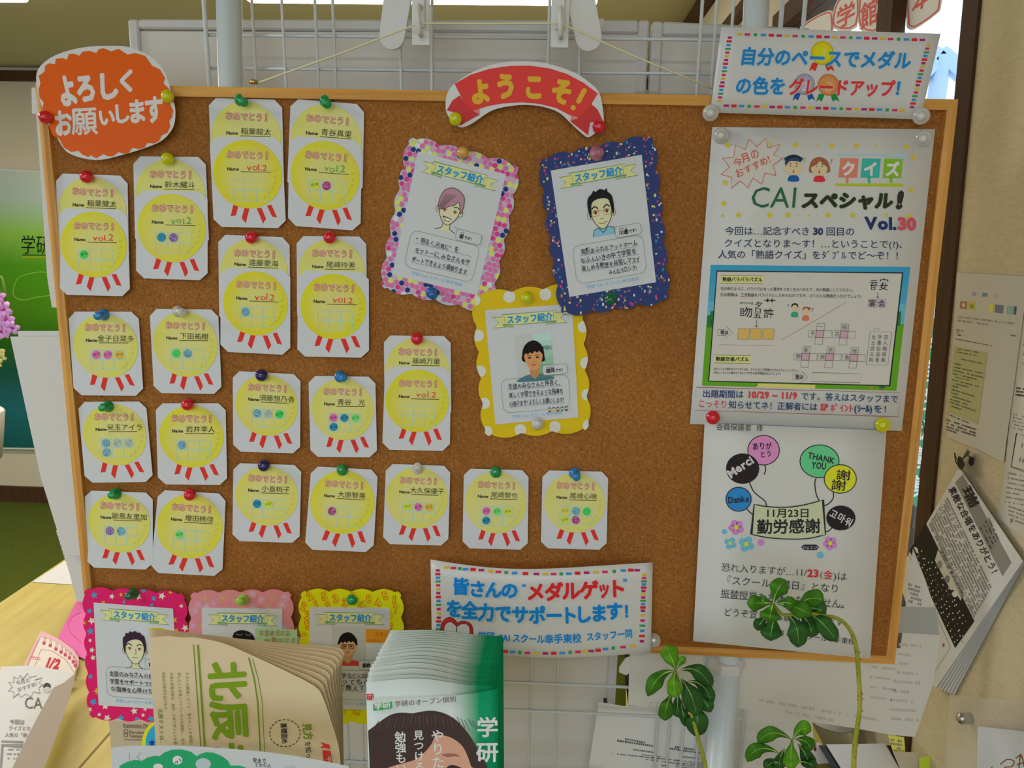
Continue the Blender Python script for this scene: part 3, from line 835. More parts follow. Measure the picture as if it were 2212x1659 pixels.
# ================================================================== MEDAL CARDS
GOLD = C(196, 186, 45); PALE = C(194, 191, 128)
STK = {'green': (60, 190, 90), 'lgreen': (110, 225, 110), 'pink': (225, 100, 165), 'orange': (225, 165, 70), 'blue': (40, 130, 165), 'lime': (190, 205, 70), 'magenta': (185, 50, 120),
       'gblue': (95, 150, 175), 'gpurple': (125, 95, 160), 'gsilver': (150, 170, 165), 'gmag': (160, 60, 120), 'ylw': (200, 190, 80)}
def card(cn, label, name=None, vol=None, stickers=(), strong=0.5, Y=0.0035, tilt=0.003, front=False, grp='yellow medal name cards', cutb=True):
    cn = [np.array(c, float) for c in cn]
    q = quad_uv(cn)
    ch, cv = 0.10, 0.085
    uv = [(ch, 0), (1 - ch, 0), (1, cv), (1, 1 - cv), (1 - ch * 1.1, 1), (ch * 1.1, 1), (0, 1 - cv), (0, cv)]
    ol = [tuple(q(u, v)) for u, v in uv]
    y0 = (cn[0][1] + cn[1][1]) / 2; y1 = (cn[2][1] + cn[3][1]) / 2
    sf = ysurf(Y, tilt, y0, y1)
    o = sheet('medal_card', ol, sf, 'cool', label, 'card', grp)
    H = 1.22   # design height for unit width
    hh = (y1 - y0); ww = cn[1][0] - cn[0][0]
    ar = hh / ww
    def ink(): return Ink().sheet(cn)
    rv = 0.475 / ar if ar > 1.22 else 0.38
    cyv = 0.03 + rv
    ru = 0.475 if ar > 1.22 else 0.463
    gold = np.array(PALE) * (1 - strong) + np.array(GOLD) * strong
    gd = gold * np.array([0.98, 0.95, 0.75])
    def shade(c, x, y):
        g = max(0.0, 0.75 * abs(x * 0.77 + y * 0.64) - 0.12) * min(1, math.hypot(x, y))
        g *= 0.6 + 0.6 * strong
        return np.array(c) * (1 - min(1, g)) + np.array(C(205, 195, 30)) * min(1, g)
    k = ink()
    pal = np.array(PALE) * 0.75 + gold * 0.25
    k.disc(0.5, cyv, ru, rv, [(0.45, pal), (0.75, pal * 0.4 + gold * 0.6), (0.90, gold), (0.905, gold * 0.92), (0.93, gold * 1.04), (1.0, gd)], shade=shade)
    for i in range(6):
        an = 0.95 - i * 0.22
        x, y = 0.5 + 0.39 * cos(an), cyv + rv * 0.82 * sin(an)
        k.ell(x, y, 0.035, 0.013 / ar, tuple(gold * 0.90), 1.5, 8, rot=-0.5 - an * 0.3)
    k.build('medal_print', o, sf)
    k = ink()
    dv = cyv + rv - 0.804
    for pts in ([(.29, .752), (.36, .763), (.31, .884), (.238, .891)], [(.435, .797), (.504, .803), (.444, .966), (.391, .912)], [(.604, .80), (.672, .795), (.728, .912), (.685, .968)], [(.747, .768), (.81, .757), (.883, .897), (.814, .888)]):
        k.poly([(u, v * (1 if ar > 1.22 else 1.0) + dv) for u, v in pts], C(205, 50, 40), 0)
    k.build('ribbon_print', o, sf)
    t = Ink()
    def P_(u, v): 
        a = q(u, v); return float(a[0]), float(a[1])
    def T(s_, u0, v0, u1, v1, h, **kw):
        a, b = P_(u0, v0), P_(u1, v1); t.text(s_, *a, *b, h * ww, **kw)
    V0 = .228 if ar > 1.22 else .222
    T('おめでとう', .215, V0, .73, V0 + .008, .115, col=C(222, 150, 138), bold=0.035, layer=3, jit=0.05, outline=(C(150, 70, 70), 0.035))
    T('!', .755, V0 + .012, .80, V0 + .013, .14, col=C(222, 140, 128), bold=0.035, layer=3, outline=(C(150, 70, 70), 0.035))
    vn = 0.36 if not front else front
    if vol: vn = .372
    T('Name', .22, vn, .385, vn, .062, col=BLACK, bold=0.03, layer=3)
    a, b = P_(.41, vn + .012), P_(.83, vn + .012); t.line([a, b], 1.3, C(60, 55, 30), layer=3)
    if vol:
        c = C(215, 60, 45) if vol == 'red' else C(80, 150, 60)
        T('vol.2', .49, vn - .005, .78, vn - .005, .13, col=c, bold=0.0, layer=4, jit=0.12)
    elif name:
        n = len(name); w = 0.105 * n
        T(name, .42 if n < 5 else .385, vn - .012, .42 + w - (0 if n < 5 else .03), vn - .008, .098, col=C(45, 45, 35), layer=4)
    t.build('lettering', o, sf)
    # grid and stickers
    if not (name and front):
        g = Ink()
        gv0, gv1 = (.467, .705) if ar > 1.22 else (.458, .685)
        lb = C(150, 190, 190)
        for i in range(4):
            u = .275 + i * .165; g.line([P_(u, gv0), P_(u, gv1)], 1.6 if 0 < i < 3 else 1.1, lb, layer=2)
        for j in range(3):
            v = gv0 + (gv1 - gv0) * j / 2; g.line([P_(.275, v), P_(.77, v)], 1.6 if j == 1 else 1.1, lb, layer=2)
        g.build('stamp_grid', o, sf)
        for (ci, cj, c, *d) in stickers:
            u = .275 + (ci + .5) * .165; v = gv0 + (cj + .5) * (gv1 - gv0) / 2
            x, y = P_(u, v); col = C(*STK[c])
            s_ = Ink(); r = ww * 0.062
            s_.ell(x, y, r, r, col, 3, 16)
            if c[0] == 'g' and c not in ('green',):
                J = random.Random(int(x + y))
                for _ in range(26):
                    a_ = J.uniform(0, 6.28); rr = r * math.sqrt(J.random()) * 0.9; z = r * 0.11
                    cc = J.choice([(0.75, 0.85, 0.9), tuple(0.45 * w_ for w_ in col), (0.65, 0.6, 0.8), tuple(min(.9, 1.5 * w_) for w_ in col)])
                    s_.star(x + rr * cos(a_), y + rr * sin(a_), z * 1.4, cc, 4, rot=a_, n=4)
            if d: s_.text(d[0], x - r * .8, y + r * .35, x + r * .8, y + r * .1, r * .9, tuple(0.25 * w_ for w_ in col), layer=5, skew=0.2)
            s_.build('dot_sticker', o, sf, step=0.00012)
    return sf
def single(cn, label, name, stickers, strong, pinc, pk='ball', tilt=(0, 0), pxy=None, pw=''):
    card(cn, label, name=name, stickers=stickers, strong=strong)
    pin(*pxy, pinc, pw, pk, tilt, Y=0.003)
def double(cb_, cf, lb, lf, name, vol, stickers, strong, pinc, pxy, pw, pk='ball', tilt=(0, 0)):
    bh = cb_[3][1] - cb_[0][1]
    card(cb_, lb, name=name, strong=0.15, front=(cf[0][1] - cb_[0][1]) / bh - 0.03, Y=0.0040)
    card(cf, lf, vol=vol, stickers=stickers, strong=strong, Y=0.0022, tilt=0.002)
    pin(*pxy, pinc, pw, pk, tilt, Y=0.0035)

double([(120.4, 374), (275.4, 380), (279, 572), (126, 568)], [(126, 450), (275.5, 453), (281, 640), (127.5, 636.6)],
       'upper card of the pair just below the orange sign', 'vol.2 card with one green dot, below the orange sign', '稲葉健太', 'red', [(0, 0, 'green', '4/5')], 0.85, 'red', (187, 382), 'on the paired card below the orange sign')
double([(287.6, 337.5), (444, 339), (452, 535), (292, 531)], [(293, 411), (448.5, 415), (448.6, 606), (294, 600.6)],
       'upper card of the pair right of and below the orange sign', 'vol.2 card with blue and purple dots beside the orange sign', '鈴木耀斗', 'green', [(0, 0, 'blue'), (1, 0, 'gpurple')], 0.7, 'yellow', (362, 343), 'on the card right below the orange sign')
double([(450.5, 211), (609, 216), (614, 410), (458, 406)], [(452.5, 295), (609, 297), (618, 493), (462, 490)],
       'upper card of the topmost pair, nearer the orange sign', 'vol.2 card without dots, top row, nearer the orange sign', '稲葉駿太', 'red', [], 0.95, 'green', (524, 219), 'on the top row card nearer the orange sign', 'spool', (9, 7))
double([(628, 213), (786.8, 226), (783, 422), (620, 409)], [(625, 293), (781.7, 304.5), (778.6, 499), (621.8, 487)],
       'upper card of the tilted pair at the top of the right card column', 'vol.2 card with yellow and magenta dots in the top row', '青谷真里', 'green', [(0, 0, 'lime', '8/28'), (1, 0, 'gmag')], 0.85, 'green', (705, 222), 'on the top row card farther from the orange sign', 'spool', (3, 8))
double([(471, 506.6), (625.5, 513), (627, 705), (474, 699)], [(476.7, 577.8), (627, 583), (627, 767), (476, 759.5)],
       'upper card of the pair in the second row, left one', 'vol.2 card with one pale glitter dot, second row', '遠藤愛海', 'red', [(0, 0, 'gblue')], 0.95, 'red', (543, 513), 'on the second row pair, left one')
double([(640.5, 509.8), (791, 511), (793, 700), (642, 697)], [(644, 584), (796.6, 588), (797, 773), (642, 770)],
       'upper card of the pair in the second row, right one', 'vol.2 card without dots in the second row', '尾崎玲美', 'red', [], 1.0, 'red', (712, 513), 'on the second row pair, right one')
double([(829, 724.4), (973.4, 726), (975, 905), (831, 903)], [(831.7, 791.8), (974, 793.4), (971.8, 974.5), (825.5, 971.4)],
       'upper card of the pair left of the yellow dotted frame', 'vol.2 card without dots, left of the yellow dotted frame', '篠崎万葉', 'red', [], 0.9, 'red', (901, 732), 'on the paired card left of the yellow dotted frame')
single([(147, 673), (299, 673.5), (310, 855), (160, 853.6)], 'medal card with two pink dots and an orange dot', '金子日菜多', [(0, 0, 'pink', '4/7'), (1, 0, 'pink', '5/19'), (2, 0, 'orange', '7/15')], 0.3, 'blue', 'spool', (-14, 3), (218, 681), 'on the card with two pink dots and an orange dot')
single([(323, 667), (471, 668.5), (479, 851), (332.5, 849)], 'medal card with a green and a blue glitter dot, clear pin', '下田祐樹', [(0, 0, 'green'), (1, 0, 'gblue')], 0.35, 'clear', 'spool', (14, 4), (391, 674), 'on the card with a green and a blue glitter dot')
single([(168, 868), (315, 867), (331, 1041), (184, 1043)], 'medal card with four glitter dots', '兒玉アイラ', [(0, 0, 'gblue'), (1, 0, 'gsilver'), (2, 0, 'gsilver'), (0, 1, 'gblue')], 0.45, 'green', 'spool', (-14, 2), (228, 879), 'on the card with four glitter dots')
single([(336, 871), (487, 871), (491, 1048), (341.5, 1046)], 'medal card with a single blue glitter dot, red pin', '岩井李人', [(0, 0, 'gblue')], 0.8, 'red', 'ball', (0, 0), (405, 874), 'on the card with a single blue glitter dot')
single([(183, 1059), (330, 1064.6), (330, 1231), (187.5, 1225.6)], 'medal card with purple and blue glitter dots at the lower left', '副島友里加', [(0, 0, 'gpurple'), (1, 0, 'gblue')], 0.4, 'green', 'spool', (-10, 2), (246, 1068), 'on the card with purple and blue glitter dots')
single([(342, 1057.7), (488, 1067), (480, 1245), (325, 1237)], 'medal card with a single light green dot, above the pink framed profile', '増田桃佳', [(0, 0, 'lgreen', '4/5')], 0.7, 'red', 'ball', (0, 0), (410, 1069), 'on the card with a single light green dot')
single([(502.7, 801), (649.3, 809), (648.4, 980), (503.6, 975)], 'medal card with two glitter dots and a green dot', '須藤想乃香', [(0, 0, 'gblue'), (1, 0, 'gsilver'), (2, 0, 'green', '6/9')], 0.5, 'navy', 'ball', (0, 0), (565, 811), 'on the card with two glitter dots and a green dot')
single([(666, 812), (810.7, 813.7), (814.5, 988), (671, 987)], 'medal card with pink, blue and green dots over a blue one', '青谷　光', [(0, 0, 'pink', '4/6'), (1, 0, 'blue', '4/14'), (2, 0, 'lgreen', '6/5'), (0, 1, 'blue', '8/18')], 0.3, 'blue', 'spool', (8, 3), (738, 815), 'on the card with a blue dot under three dots')
single([(504, 1000), (651, 1005), (647, 1173), (502, 1168.6)], 'medal card with a blue and a lime dot, navy pin', '小島桃子', [(0, 0, 'blue', '7/15'), (1, 0, 'lime', '10/27')], 0.35, 'navy', 'ball', (0, 0), (570, 1006), 'on the card with a blue and a lime dot')
single([(672.5, 1007), (816.7, 1015), (806.6, 1193), (658, 1186.8)], 'tilted medal card with a single magenta glitter dot', '大原智美', [(0, 0, 'gmag')], 0.8, 'green', 'spool', (-4, -4), (738, 1014), 'on the card with a single magenta glitter dot')
single([(833.8, 1002), (973, 1006.4), (968, 1179), (827, 1175)], 'medal card with lime, pink and orange dots', '大久保優子', [(0, 0, 'lime', '5/17'), (1, 0, 'pink', '6/9'), (2, 0, 'orange', '9/13')], 0.3, 'clear', 'spool', (0, -6), (902, 1010), 'on the card with lime, pink and orange dots')
single([(1002, 1012), (1142, 1015.8), (1139.8, 1188), (999, 1184)], 'medal card with pink, green and lime dots over a blue one', '尾崎智也', [(0, 0, 'pink', '3/25'), (1, 0, 'lgreen', '3/31'), (2, 0, 'lime', '5/6'), (0, 1, 'blue', '6/30')], 0.1, 'green', 'spool', (-3, -3), (1070, 1019), 'on the card left of the last one in the bottom row')
single([(1172, 1015.8), (1314, 1019), (1310, 1188), (1168, 1184)], 'medal card with five dots, nearest to the white announcement', '尾崎心咲', [(0, 0, 'ylw', '11/12'), (1, 0, 'gblue'), (2, 0, 'green'), (0, 1, 'lime', '6/30'), (1, 1, 'gmag')], 0.1, 'blue', 'spool', (5, 9), (1243, 1026), 'on the card with five dots')
#==PART3==
# ================================================================== SIGNS
# orange sign
osf = ysurf(-0.0025, 0.003, 100, 345)
ol = spline([(233, 99), (280, 102), (325, 122), (352, 150), (367, 188), (376, 222), (379, 245), (374, 275), (352, 302), (318, 318), (270, 333), (220, 345), (180, 342), (143, 327), (122, 295), (104, 268), (92, 235), (82, 200), (78, 165), (88, 142), (120, 119), (175, 103)], True, 3)
osn = sheet('orange_sign', ol, osf, 'lam', 'oval orange greeting sign at the upper left corner of the board', 'sign')
k = Ink((0, 0, 4.147))
lobes = [(930, 432), (995, 460), (1062, 437), (1142, 490), (1210, 474), (1300, 500), (1362, 590), (1430, 620), (1478, 700), (1462, 745), (1510, 790), (1530, 830), (1545, 900), (1520, 930), (1552, 990), (1540, 1050), (1515, 1085), (1525, 1130), (1500, 1190), (1450, 1210), (1425, 1260), (1380, 1285), (1320, 1280), (1295, 1320), (1250, 1335), (1185, 1325), (1150, 1370), (1105, 1378), (1062, 1362), (1010, 1400), (965, 1400), (925, 1380), (860, 1418), (810, 1388), (790, 1408), (740, 1385), (700, 1350), (640, 1362), (570, 1320), (532, 1245), (470, 1210), (440, 1130), (445, 1090), (390, 1050), (382, 960), (392, 920), (352, 870), (345, 800), (362, 745), (345, 680), (400, 640), (402, 590), (440, 567), (492, 575), (500, 525), (560, 520), (600, 532), (615, 485), (660, 480), (712, 498), (740, 462), (800, 455), (862, 475), (885, 440)]
k.poly(lobes, C(212, 82, 12), 1)
k.build('orange_print', osn, osf, material='inkgloss')
k = Ink((0, 0, 4.147)); W_ = C(192, 186, 184)
for ch, x, y, w, h, sk in [('よ', 540, 930, 175, 300, -.15), ('ろ', 690, 895, 190, 270, -.1), ('し', 865, 875, 210, 260, 0), ('く', 1040, 810, 190, 215, .1)]:
    k.text(ch, x, y, x + w, y - 12, h, W_, bold=0.055, layer=2, skew=sk)
for ch, x, y, w, h in [('お', 490, 1205, 165, 250), ('願', 640, 1190, 240, 265), ('い', 880, 1120, 160, 170), ('し', 1010, 1095, 165, 190), ('ま', 1145, 1090, 175, 230), ('す', 1300, 1085, 175, 260)]:
    k.text(ch, x, y, x + w, y - 14, h, W_, bold=0.045 if ch != '願' else 0.02, layer=2)
k.build('lettering', osn, osf, material='inkgloss')
pin(98, 253, 'red', 'on the left edge of the orange sign', Y=-0.003)
pin(362, 208, 'yellow', 'on the right edge of the orange sign', Y=-0.003)

# welcome ribbon
wv = Ink((900, 0, 3.687))
wsf = ysurf(-0.002, 0.003, 130, 300)
ol = [(310, 660), (430, 580), (580, 520), (720, 492), (880, 488), (1020, 502), (1160, 540), (1280, 590), (1380, 660), (1450, 730), (1478, 830), (1492, 960), (1480, 1020), (1430, 1055), (1375, 1092), (1345, 1085), (1290, 1040), (1220, 975), (1160, 915), (1090, 875), (980, 845), (860, 835), (740, 845), (620, 872), (540, 915), (440, 985), (375, 1012), (335, 1010), (280, 965), (240, 905), (230, 850), (235, 770), (260, 710)]
ol = [tuple(wv.px([p])[0]) for p in spline(ol, True, 2)]
wob = sheet('welcome_sign', ol, wsf, 'lam', 'red ribbon shaped welcome sign at the top middle of the board', 'sign')
R1, R2, R3 = C(198, 38, 28), C(178, 30, 28), C(215, 110, 105)
k = wv
k.poly([(302, 668), (430, 595), (580, 548), (740, 525), (900, 522), (1060, 545), (1200, 590), (1330, 660), (1443, 745), (1392, 828), (1420, 870), (1290, 940), (1215, 915), (1110, 860), (980, 828), (830, 815), (680, 825), (570, 845), (503, 865), (440, 890), (380, 820), (345, 750)], R1, 1)
k.poly([(345, 760), (285, 800), (240, 880), (345, 905), (345, 1000), (503, 912), (450, 885), (380, 820)], R2, 2)
k.poly([(1392, 830), (1440, 870), (1485, 965), (1382, 975), (1365, 1078), (1222, 965), (1275, 945), (1330, 900)], R2, 2)
k.poly([(450, 885), (500, 865), (503, 912)], R3, 3); k.poly([(1232, 920), (1278, 945), (1222, 965)], R3, 3)
k.build('red_print', wob, wsf, material='inkgloss')
k = Ink((900, 0, 3.687)); Y_ = C(225, 152, 12)
for ch, x0, y0, x1, y1, h in [('よ', 430, 815, 600, 800, 210), ('う', 625, 770, 800, 765, 215), ('こ', 850, 768, 1010, 775, 215), ('そ', 1055, 790, 1225, 825, 215)]:
    k.text(ch, x0, y0, x1, y1, h, Y_, bold=0.065, layer=4)
k.line([(1335, 720), (1288, 810)], 40, Y_, layer=4); k.ell(1247, 858, 21, 21, Y_, 4); k.ell(1336, 722, 20, 20, Y_, 4.2); k.ell(1289, 808, 18, 18, Y_, 4.2)
k.build('lettering', wob, wsf, material='inkgloss')
pin(984, 257, 'yellow', 'on the left tail of the red ribbon sign', Y=-0.003)
pin(1294, 274, 'red', 'on the right tail of the red ribbon sign', Y=-0.003)

def dash_border(k, runs):
    "rows of small coloured blocks; runs = list of (x0,y0,x1,y1,count,seq,w,h)"
    pal = {'y': C(225, 165, 35), 'p': C(195, 45, 95), 'g': C(50, 140, 80), 'b': C(50, 130, 195), 'r': C(200, 40, 50), 'm': C(160, 35, 100)}
    for pts, seq, w, h, step in runs:
        n = len(seq); pts = [np.array(p, float) for p in pts]
        for i, c in enumerate(seq):
            t = i / (n - 1) * (len(pts) - 1); a = min(int(t), len(pts) - 2); f_ = t - a
            x, y = pts[a] * (1 - f_) + pts[a + 1] * f_
            ww, hh = w * (1.0 if c != 'g' else .62), h * (1.25 if c in 'rg' else 1.0)
            if step: ww, hh = w * (1.3 if c in 'rg' else 1.0), h * (.8 if c == 'g' else 1.0)
            k.rect(x - ww / 2, y - hh / 2, x + ww / 2, y + hh / 2, pal[c], 1)

# top right sign
tc = [(1558, 58), (2032, 73), (1988, 258), (1534, 243)]
tsf = ysurf(-0.012, -0.006, 58, 258, bend=lambda p: 0.003 * np.sin((p[:, 0] - 1534) / 498 * pi))
tso = grid_sheet('colour_upgrade_sign', tc, tsf, 'lam', 'laminated sign with coloured block border at the upper right corner of the board', 'sign', nu=14, nv=4)
k = Ink((1450, 0, 2.903))
dash_border(k, [([(428, 215), (1575, 250)], 'ypgbrmypgbrmypgbrmypgbrm', 34, 15, 0), ([(345, 663), (1450, 692)], 'mrbgpymrbgpymrbgpymrbgpy', 34, 15, 0),
                ([(367, 236), (302, 634)], 'mrbgpymrbgpymrbgpy', 26, 15, 1), ([(1612, 282), (1510, 672)], 'ypgbrmypgbrmypgbrm', 26, 15, 1)])
k.build('border_print', tso, tsf)
k = Ink((1450, 0, 2.903))
def medal(cx, cy, r, c, cr, dx=0):
    k.disc(cx, cy, r, r * 1.05, [(0.3, tuple(min(.9, x * 1.25) for x in c)), (0.8, c), (0.9, tuple(x * .85 for x in c)), (1.0, tuple(x * .7 for x in c))], n=24, layer=2)
    for s_ in (-1, 1):
        x = cx + s_ * r * .5 - r * .08
        k.poly([(x - r * .28 + s_ * 2, cy + r * .85), (x + r * .28 + s_ * 2, cy + r * .85), (x + r * .3 + s_ * r * .35, cy + r * 1.6), (x + s_ * r * .3, cy + r * 1.4), (x - r * .3 + s_ * r * .3, cy + r * 1.6)], cr, 1.5)
medal(948, 332, 72, C(210, 185, 25), C(200, 50, 40)); medal(835, 528, 64, C(150, 148, 170), C(30, 80, 160)); medal(985, 532, 66, C(220, 125, 75), C(30, 130, 60))
k.text('1', 928, 372, 972, 372, 90, C(235, 225, 120), bold=.02, layer=3, skew=.2)
k.text('2', 815, 568, 855, 568, 80, C(190, 188, 205), bold=.02, layer=3, skew=.2)
k.text('3', 960, 572, 1010, 572, 80, C(240, 165, 110), bold=.02, layer=3, skew=.2)
k.build('medal_print', tso, tsf)
k = Ink((1450, 0, 2.903)); BL, SH = C(40, 120, 185), C(150, 190, 225)
def pop(s_, x0, y0, x1, y1, h, c, sh, b=0.035, sk=0.12):
    k.text(s_, x0 + 3, y0 + 3, x1 + 3, y1 + 3, h, sh, bold=b + .015, layer=3, skew=sk); k.text(s_, x0, y0, x1, y1, h, c, bold=b, layer=4, skew=sk)
pop('自分のペースでメダル', 425, 395, 1500, 425, 118, BL, SH)
pop('の色を', 395, 580, 715, 585, 118, BL, SH); pop('グレードアップ', 730, 585, 1395, 598, 112, C(205, 55, 55), C(235, 180, 190)); pop('！', 1390, 590, 1500, 595, 105, BL, SH)
k.build('lettering', tso, tsf, step=0.00014)
pin(1535, 244, 'clear', 'at the lower left corner of the top right sign', 'disc', Y=-0.0065)
pin(1990, 251, 'clear', 'at the lower right corner of the top right sign', 'disc', Y=-0.0065)

# bottom sign
bc = [(930, 1208.5), (1410, 1215), (1406, 1409), (933, 1398)]
def wave(u): return np.where(u < .5, u * 2, 2 - 2 * u)
def bend_px(p, U, V):
    q_ = p.copy(); q_[..., 1] += 17 * np.sin(pi * U) * (1 - 0.0 * V) + 3 * np.sin(2 * pi * U) * (1 - V); return q_
def bwarp(x, y):
    "pixel of the flat layout to the sagging sheet"
    return x, y
bsf = ysurf(-0.006, 0.010, 1208, 1420, bend=lambda p: -0.010 * np.sin(np.clip((p[:, 0] - 930) / 480, 0, 1) * pi))
bso = grid_sheet('medal_support_sign', bc, bsf, 'lam', 'laminated sign with blue and red writing at the bottom middle of the board', 'sign', nu=24, nv=6, topf=bend_px)
k = Ink((900, 1180, 3.95))
dash_border(k, [([(258, 180), (345, 188), (420, 196), (520, 200), (640, 214), (740, 222), (850, 230), (1000, 236), (1120, 237), (1220, 237), (1320, 233), (1440, 226), (1560, 221), (1680, 215), (1800, 204), (1882, 204)], 'ypgbrmypgbrmypgbrmypgbrm', 48, 22, 0),
                ([(180, 206), (182, 300), (184, 400), (187, 500), (188, 610), (184, 705)], 'mrbgpymrbgpymrbg', 34, 22, 1),
                ([(1942, 244), (1935, 400), (1930, 560), (1922, 810)], 'ypgbrmypgbrmypgbrm', 38, 22, 1),
                ([(470, 880), (640, 892), (785, 900), (920, 910), (1090, 915), (1250, 912), (1400, 900), (1520, 892), (1660, 870), (1845, 853)], 'mrbgpymrbgpymrbgpymrbgpy'[3:], 48, 22, 0)])
k.build('border_print', bso, bsf)
k = Ink((900, 1180, 3.95))
hr = spline([(222, 745), (205, 710), (215, 660), (245, 620), (290, 607), (330, 635), (345, 655), (380, 640), (430, 645), (465, 670), (478, 720), (470, 800), (400, 880), (350, 920), (290, 880), (230, 790)], True, 3)
hi = spline([(240, 745), (232, 700), (255, 655), (295, 645), (330, 672), (345, 680), (385, 662), (420, 662), (448, 685), (455, 730), (440, 795), (395, 850), (350, 885), (300, 850), (255, 790)], True, 3)
k.poly(hr, C(190, 40, 40), 2); k.line(hr, 5, C(40, 25, 25), True, 3); k.poly(hi, C(185, 182, 188), 4); k.line(hi, 5, C(60, 30, 30), True, 5); k.line([(340, 670), (342, 900)], 7, BLACK, layer=5)
k.build('heart_print', bso, bsf)
k = Ink((900, 1180, 3.95)); BL, SH = C(22, 118, 195), C(150, 190, 225)
def popc(chars, c, sh, h, b=0.045):
    for ch, x, y, w, rot in chars:
        dy = w * rot
        k.text(ch, x + 4, y + 4, x + w + 4, y + 4 + dy, h, sh, bold=b + .015, layer=3); k.text(ch, x, y, x + w, y + dy, h, c, bold=b, layer=4)
popc([('皆', 300, 398, 148, .02), ('さ', 440, 418, 148, .05), ('ん', 578, 425, 148, .05), ('の', 712, 430, 155, .04)], BL, SH, 150)
k.text('“', 895, 385, 975, 388, 90, BL, bold=.03, layer=4)
popc([('メ', 935, 448, 160, .02), ('ダ', 1090, 450, 160, 0), ('ル', 1240, 445, 160, -.03), ('ゲ', 1390, 438, 165, -.03), ('ッ', 1545, 428, 110, -.03), ('ト', 1630, 425, 160, -.03)], C(205, 40, 35), C(225, 160, 180), 165)
k.text('”', 1765, 345, 1845, 340, 90, BL, bold=.03, layer=4)
xs = [245, 378, 518, 662, 808, 955, 1100, 1228, 1350, 1482, 1615]; ys = [590, 605, 622, 632, 642, 650, 652, 650, 642, 632, 615]
popc([(ch, x, y, 148, .02 if i < 5 else -.02) for i, (ch, x, y) in enumerate(zip('を全力でサポートします', xs, ys))], BL, SH, 158)
popc([('！', 1760, 605, 130, -.03)], BL, SH, 130)
def popl(s_, x0, y0, x1, y1, h): k.text(s_, x0 + 3, y0 + 3, x1 + 3, y1 + 3, h, SH, bold=.035, layer=3); k.text(s_, x0, y0, x1, y1, h, BL, bold=.025, layer=4)
popl('学研', 520, 795, 665, 800, 80); popl('CAI', 690, 808, 798, 810, 80); popl('スクール', 815, 812, 1092, 826, 80); popl('幸手東校', 1092, 826, 1408, 815, 84); popl('スタッフ一同', 1450, 805, 1845, 772, 78)
k.build('lettering', bso, bsf, step=0.00016, base=0.0003)
pin(1412, 1383, 'clear', 'at the lower right corner of the bottom sign', 'disc', Y=-0.001)

# ================================================================== STAFF FRAMES
def inside(pt, poly):
    x, y = pt; c = False; n = len(poly); j = n - 1
    for i in range(n):
        xi, yi = poly[i]; xj, yj = poly[j]
        if (yi > y) != (yj > y) and x < (xj - xi) * (y - yi) / (yj - yi) + xi: c = not c
        j = i
    return c
def clipped(pts, c, poly, inn):
    "pull points of a small figure inside the outline and keep it out of the middle sheet"
    out = []
    for p in pts:
        a = np.array(c, float); b = np.array(p, float)
        if not inside(b, poly):
            lo, hi = 0.0, 1.0
            for _ in range(7):
                m_ = (lo + hi) / 2
                if inside(a + (b - a) * m_, poly): lo = m_
                else: hi = m_
            b = a + (b - a) * lo
        out.append(tuple(b))
    return out
def scallop(q4, nt, ns, amp, r=0.07, nb=None):
    "outline of a rectangle with gently lobed sides, in pixels"
    q_ = quad_uv(q4); out = []
    W_ = math.dist(q4[0], q4[1]); H_ = math.dist(q4[0], q4[3])
    au, av = amp / W_, amp / H_
    def wob(t, n): return abs(sin(pi * t * n)) ** 0.8
    N = 44
    ru, rv = r, r * W_ / H_
    for i in range(N):
        t = i / (N - 1); u = ru + (1 - 2 * ru) * t; out.append((u, 0 - av * (wob(t, nt) - .5)))
    for a in (0.25, .5, .75): out.append((1 - ru + ru * sin(a * pi / 2), rv - rv * cos(a * pi / 2)))
    for i in range(N):
        t = i / (N - 1); v = rv + (1 - 2 * rv) * t; out.append((1 + au * (wob(t, ns) - .5), v))
    for a in (0.25, .5, .75): out.append((1 - ru + ru * cos(a * pi / 2), 1 - rv + rv * sin(a * pi / 2)))
    for i in range(N):
        t = i / (N - 1); u = 1 - ru - (1 - 2 * ru) * t; out.append((u, 1 + av * (wob(t, nt) - .5)))
    for a in (0.25, .5, .75): out.append((ru - ru * sin(a * pi / 2), 1 - rv + rv * cos(a * pi / 2)))
    for i in range(N):
        t = i / (N - 1); v = 1 - rv - (1 - 2 * rv) * t; out.append((0 - au * (wob(t, ns) - .5), v))
    for a in (0.25, .5, .75): out.append((ru - ru * cos(a * pi / 2), rv - rv * sin(a * pi / 2)))
    return [tuple(map(float, q_(u, v))) for u, v in out]
SK = C(200, 195, 160); LN = C(40, 35, 40)
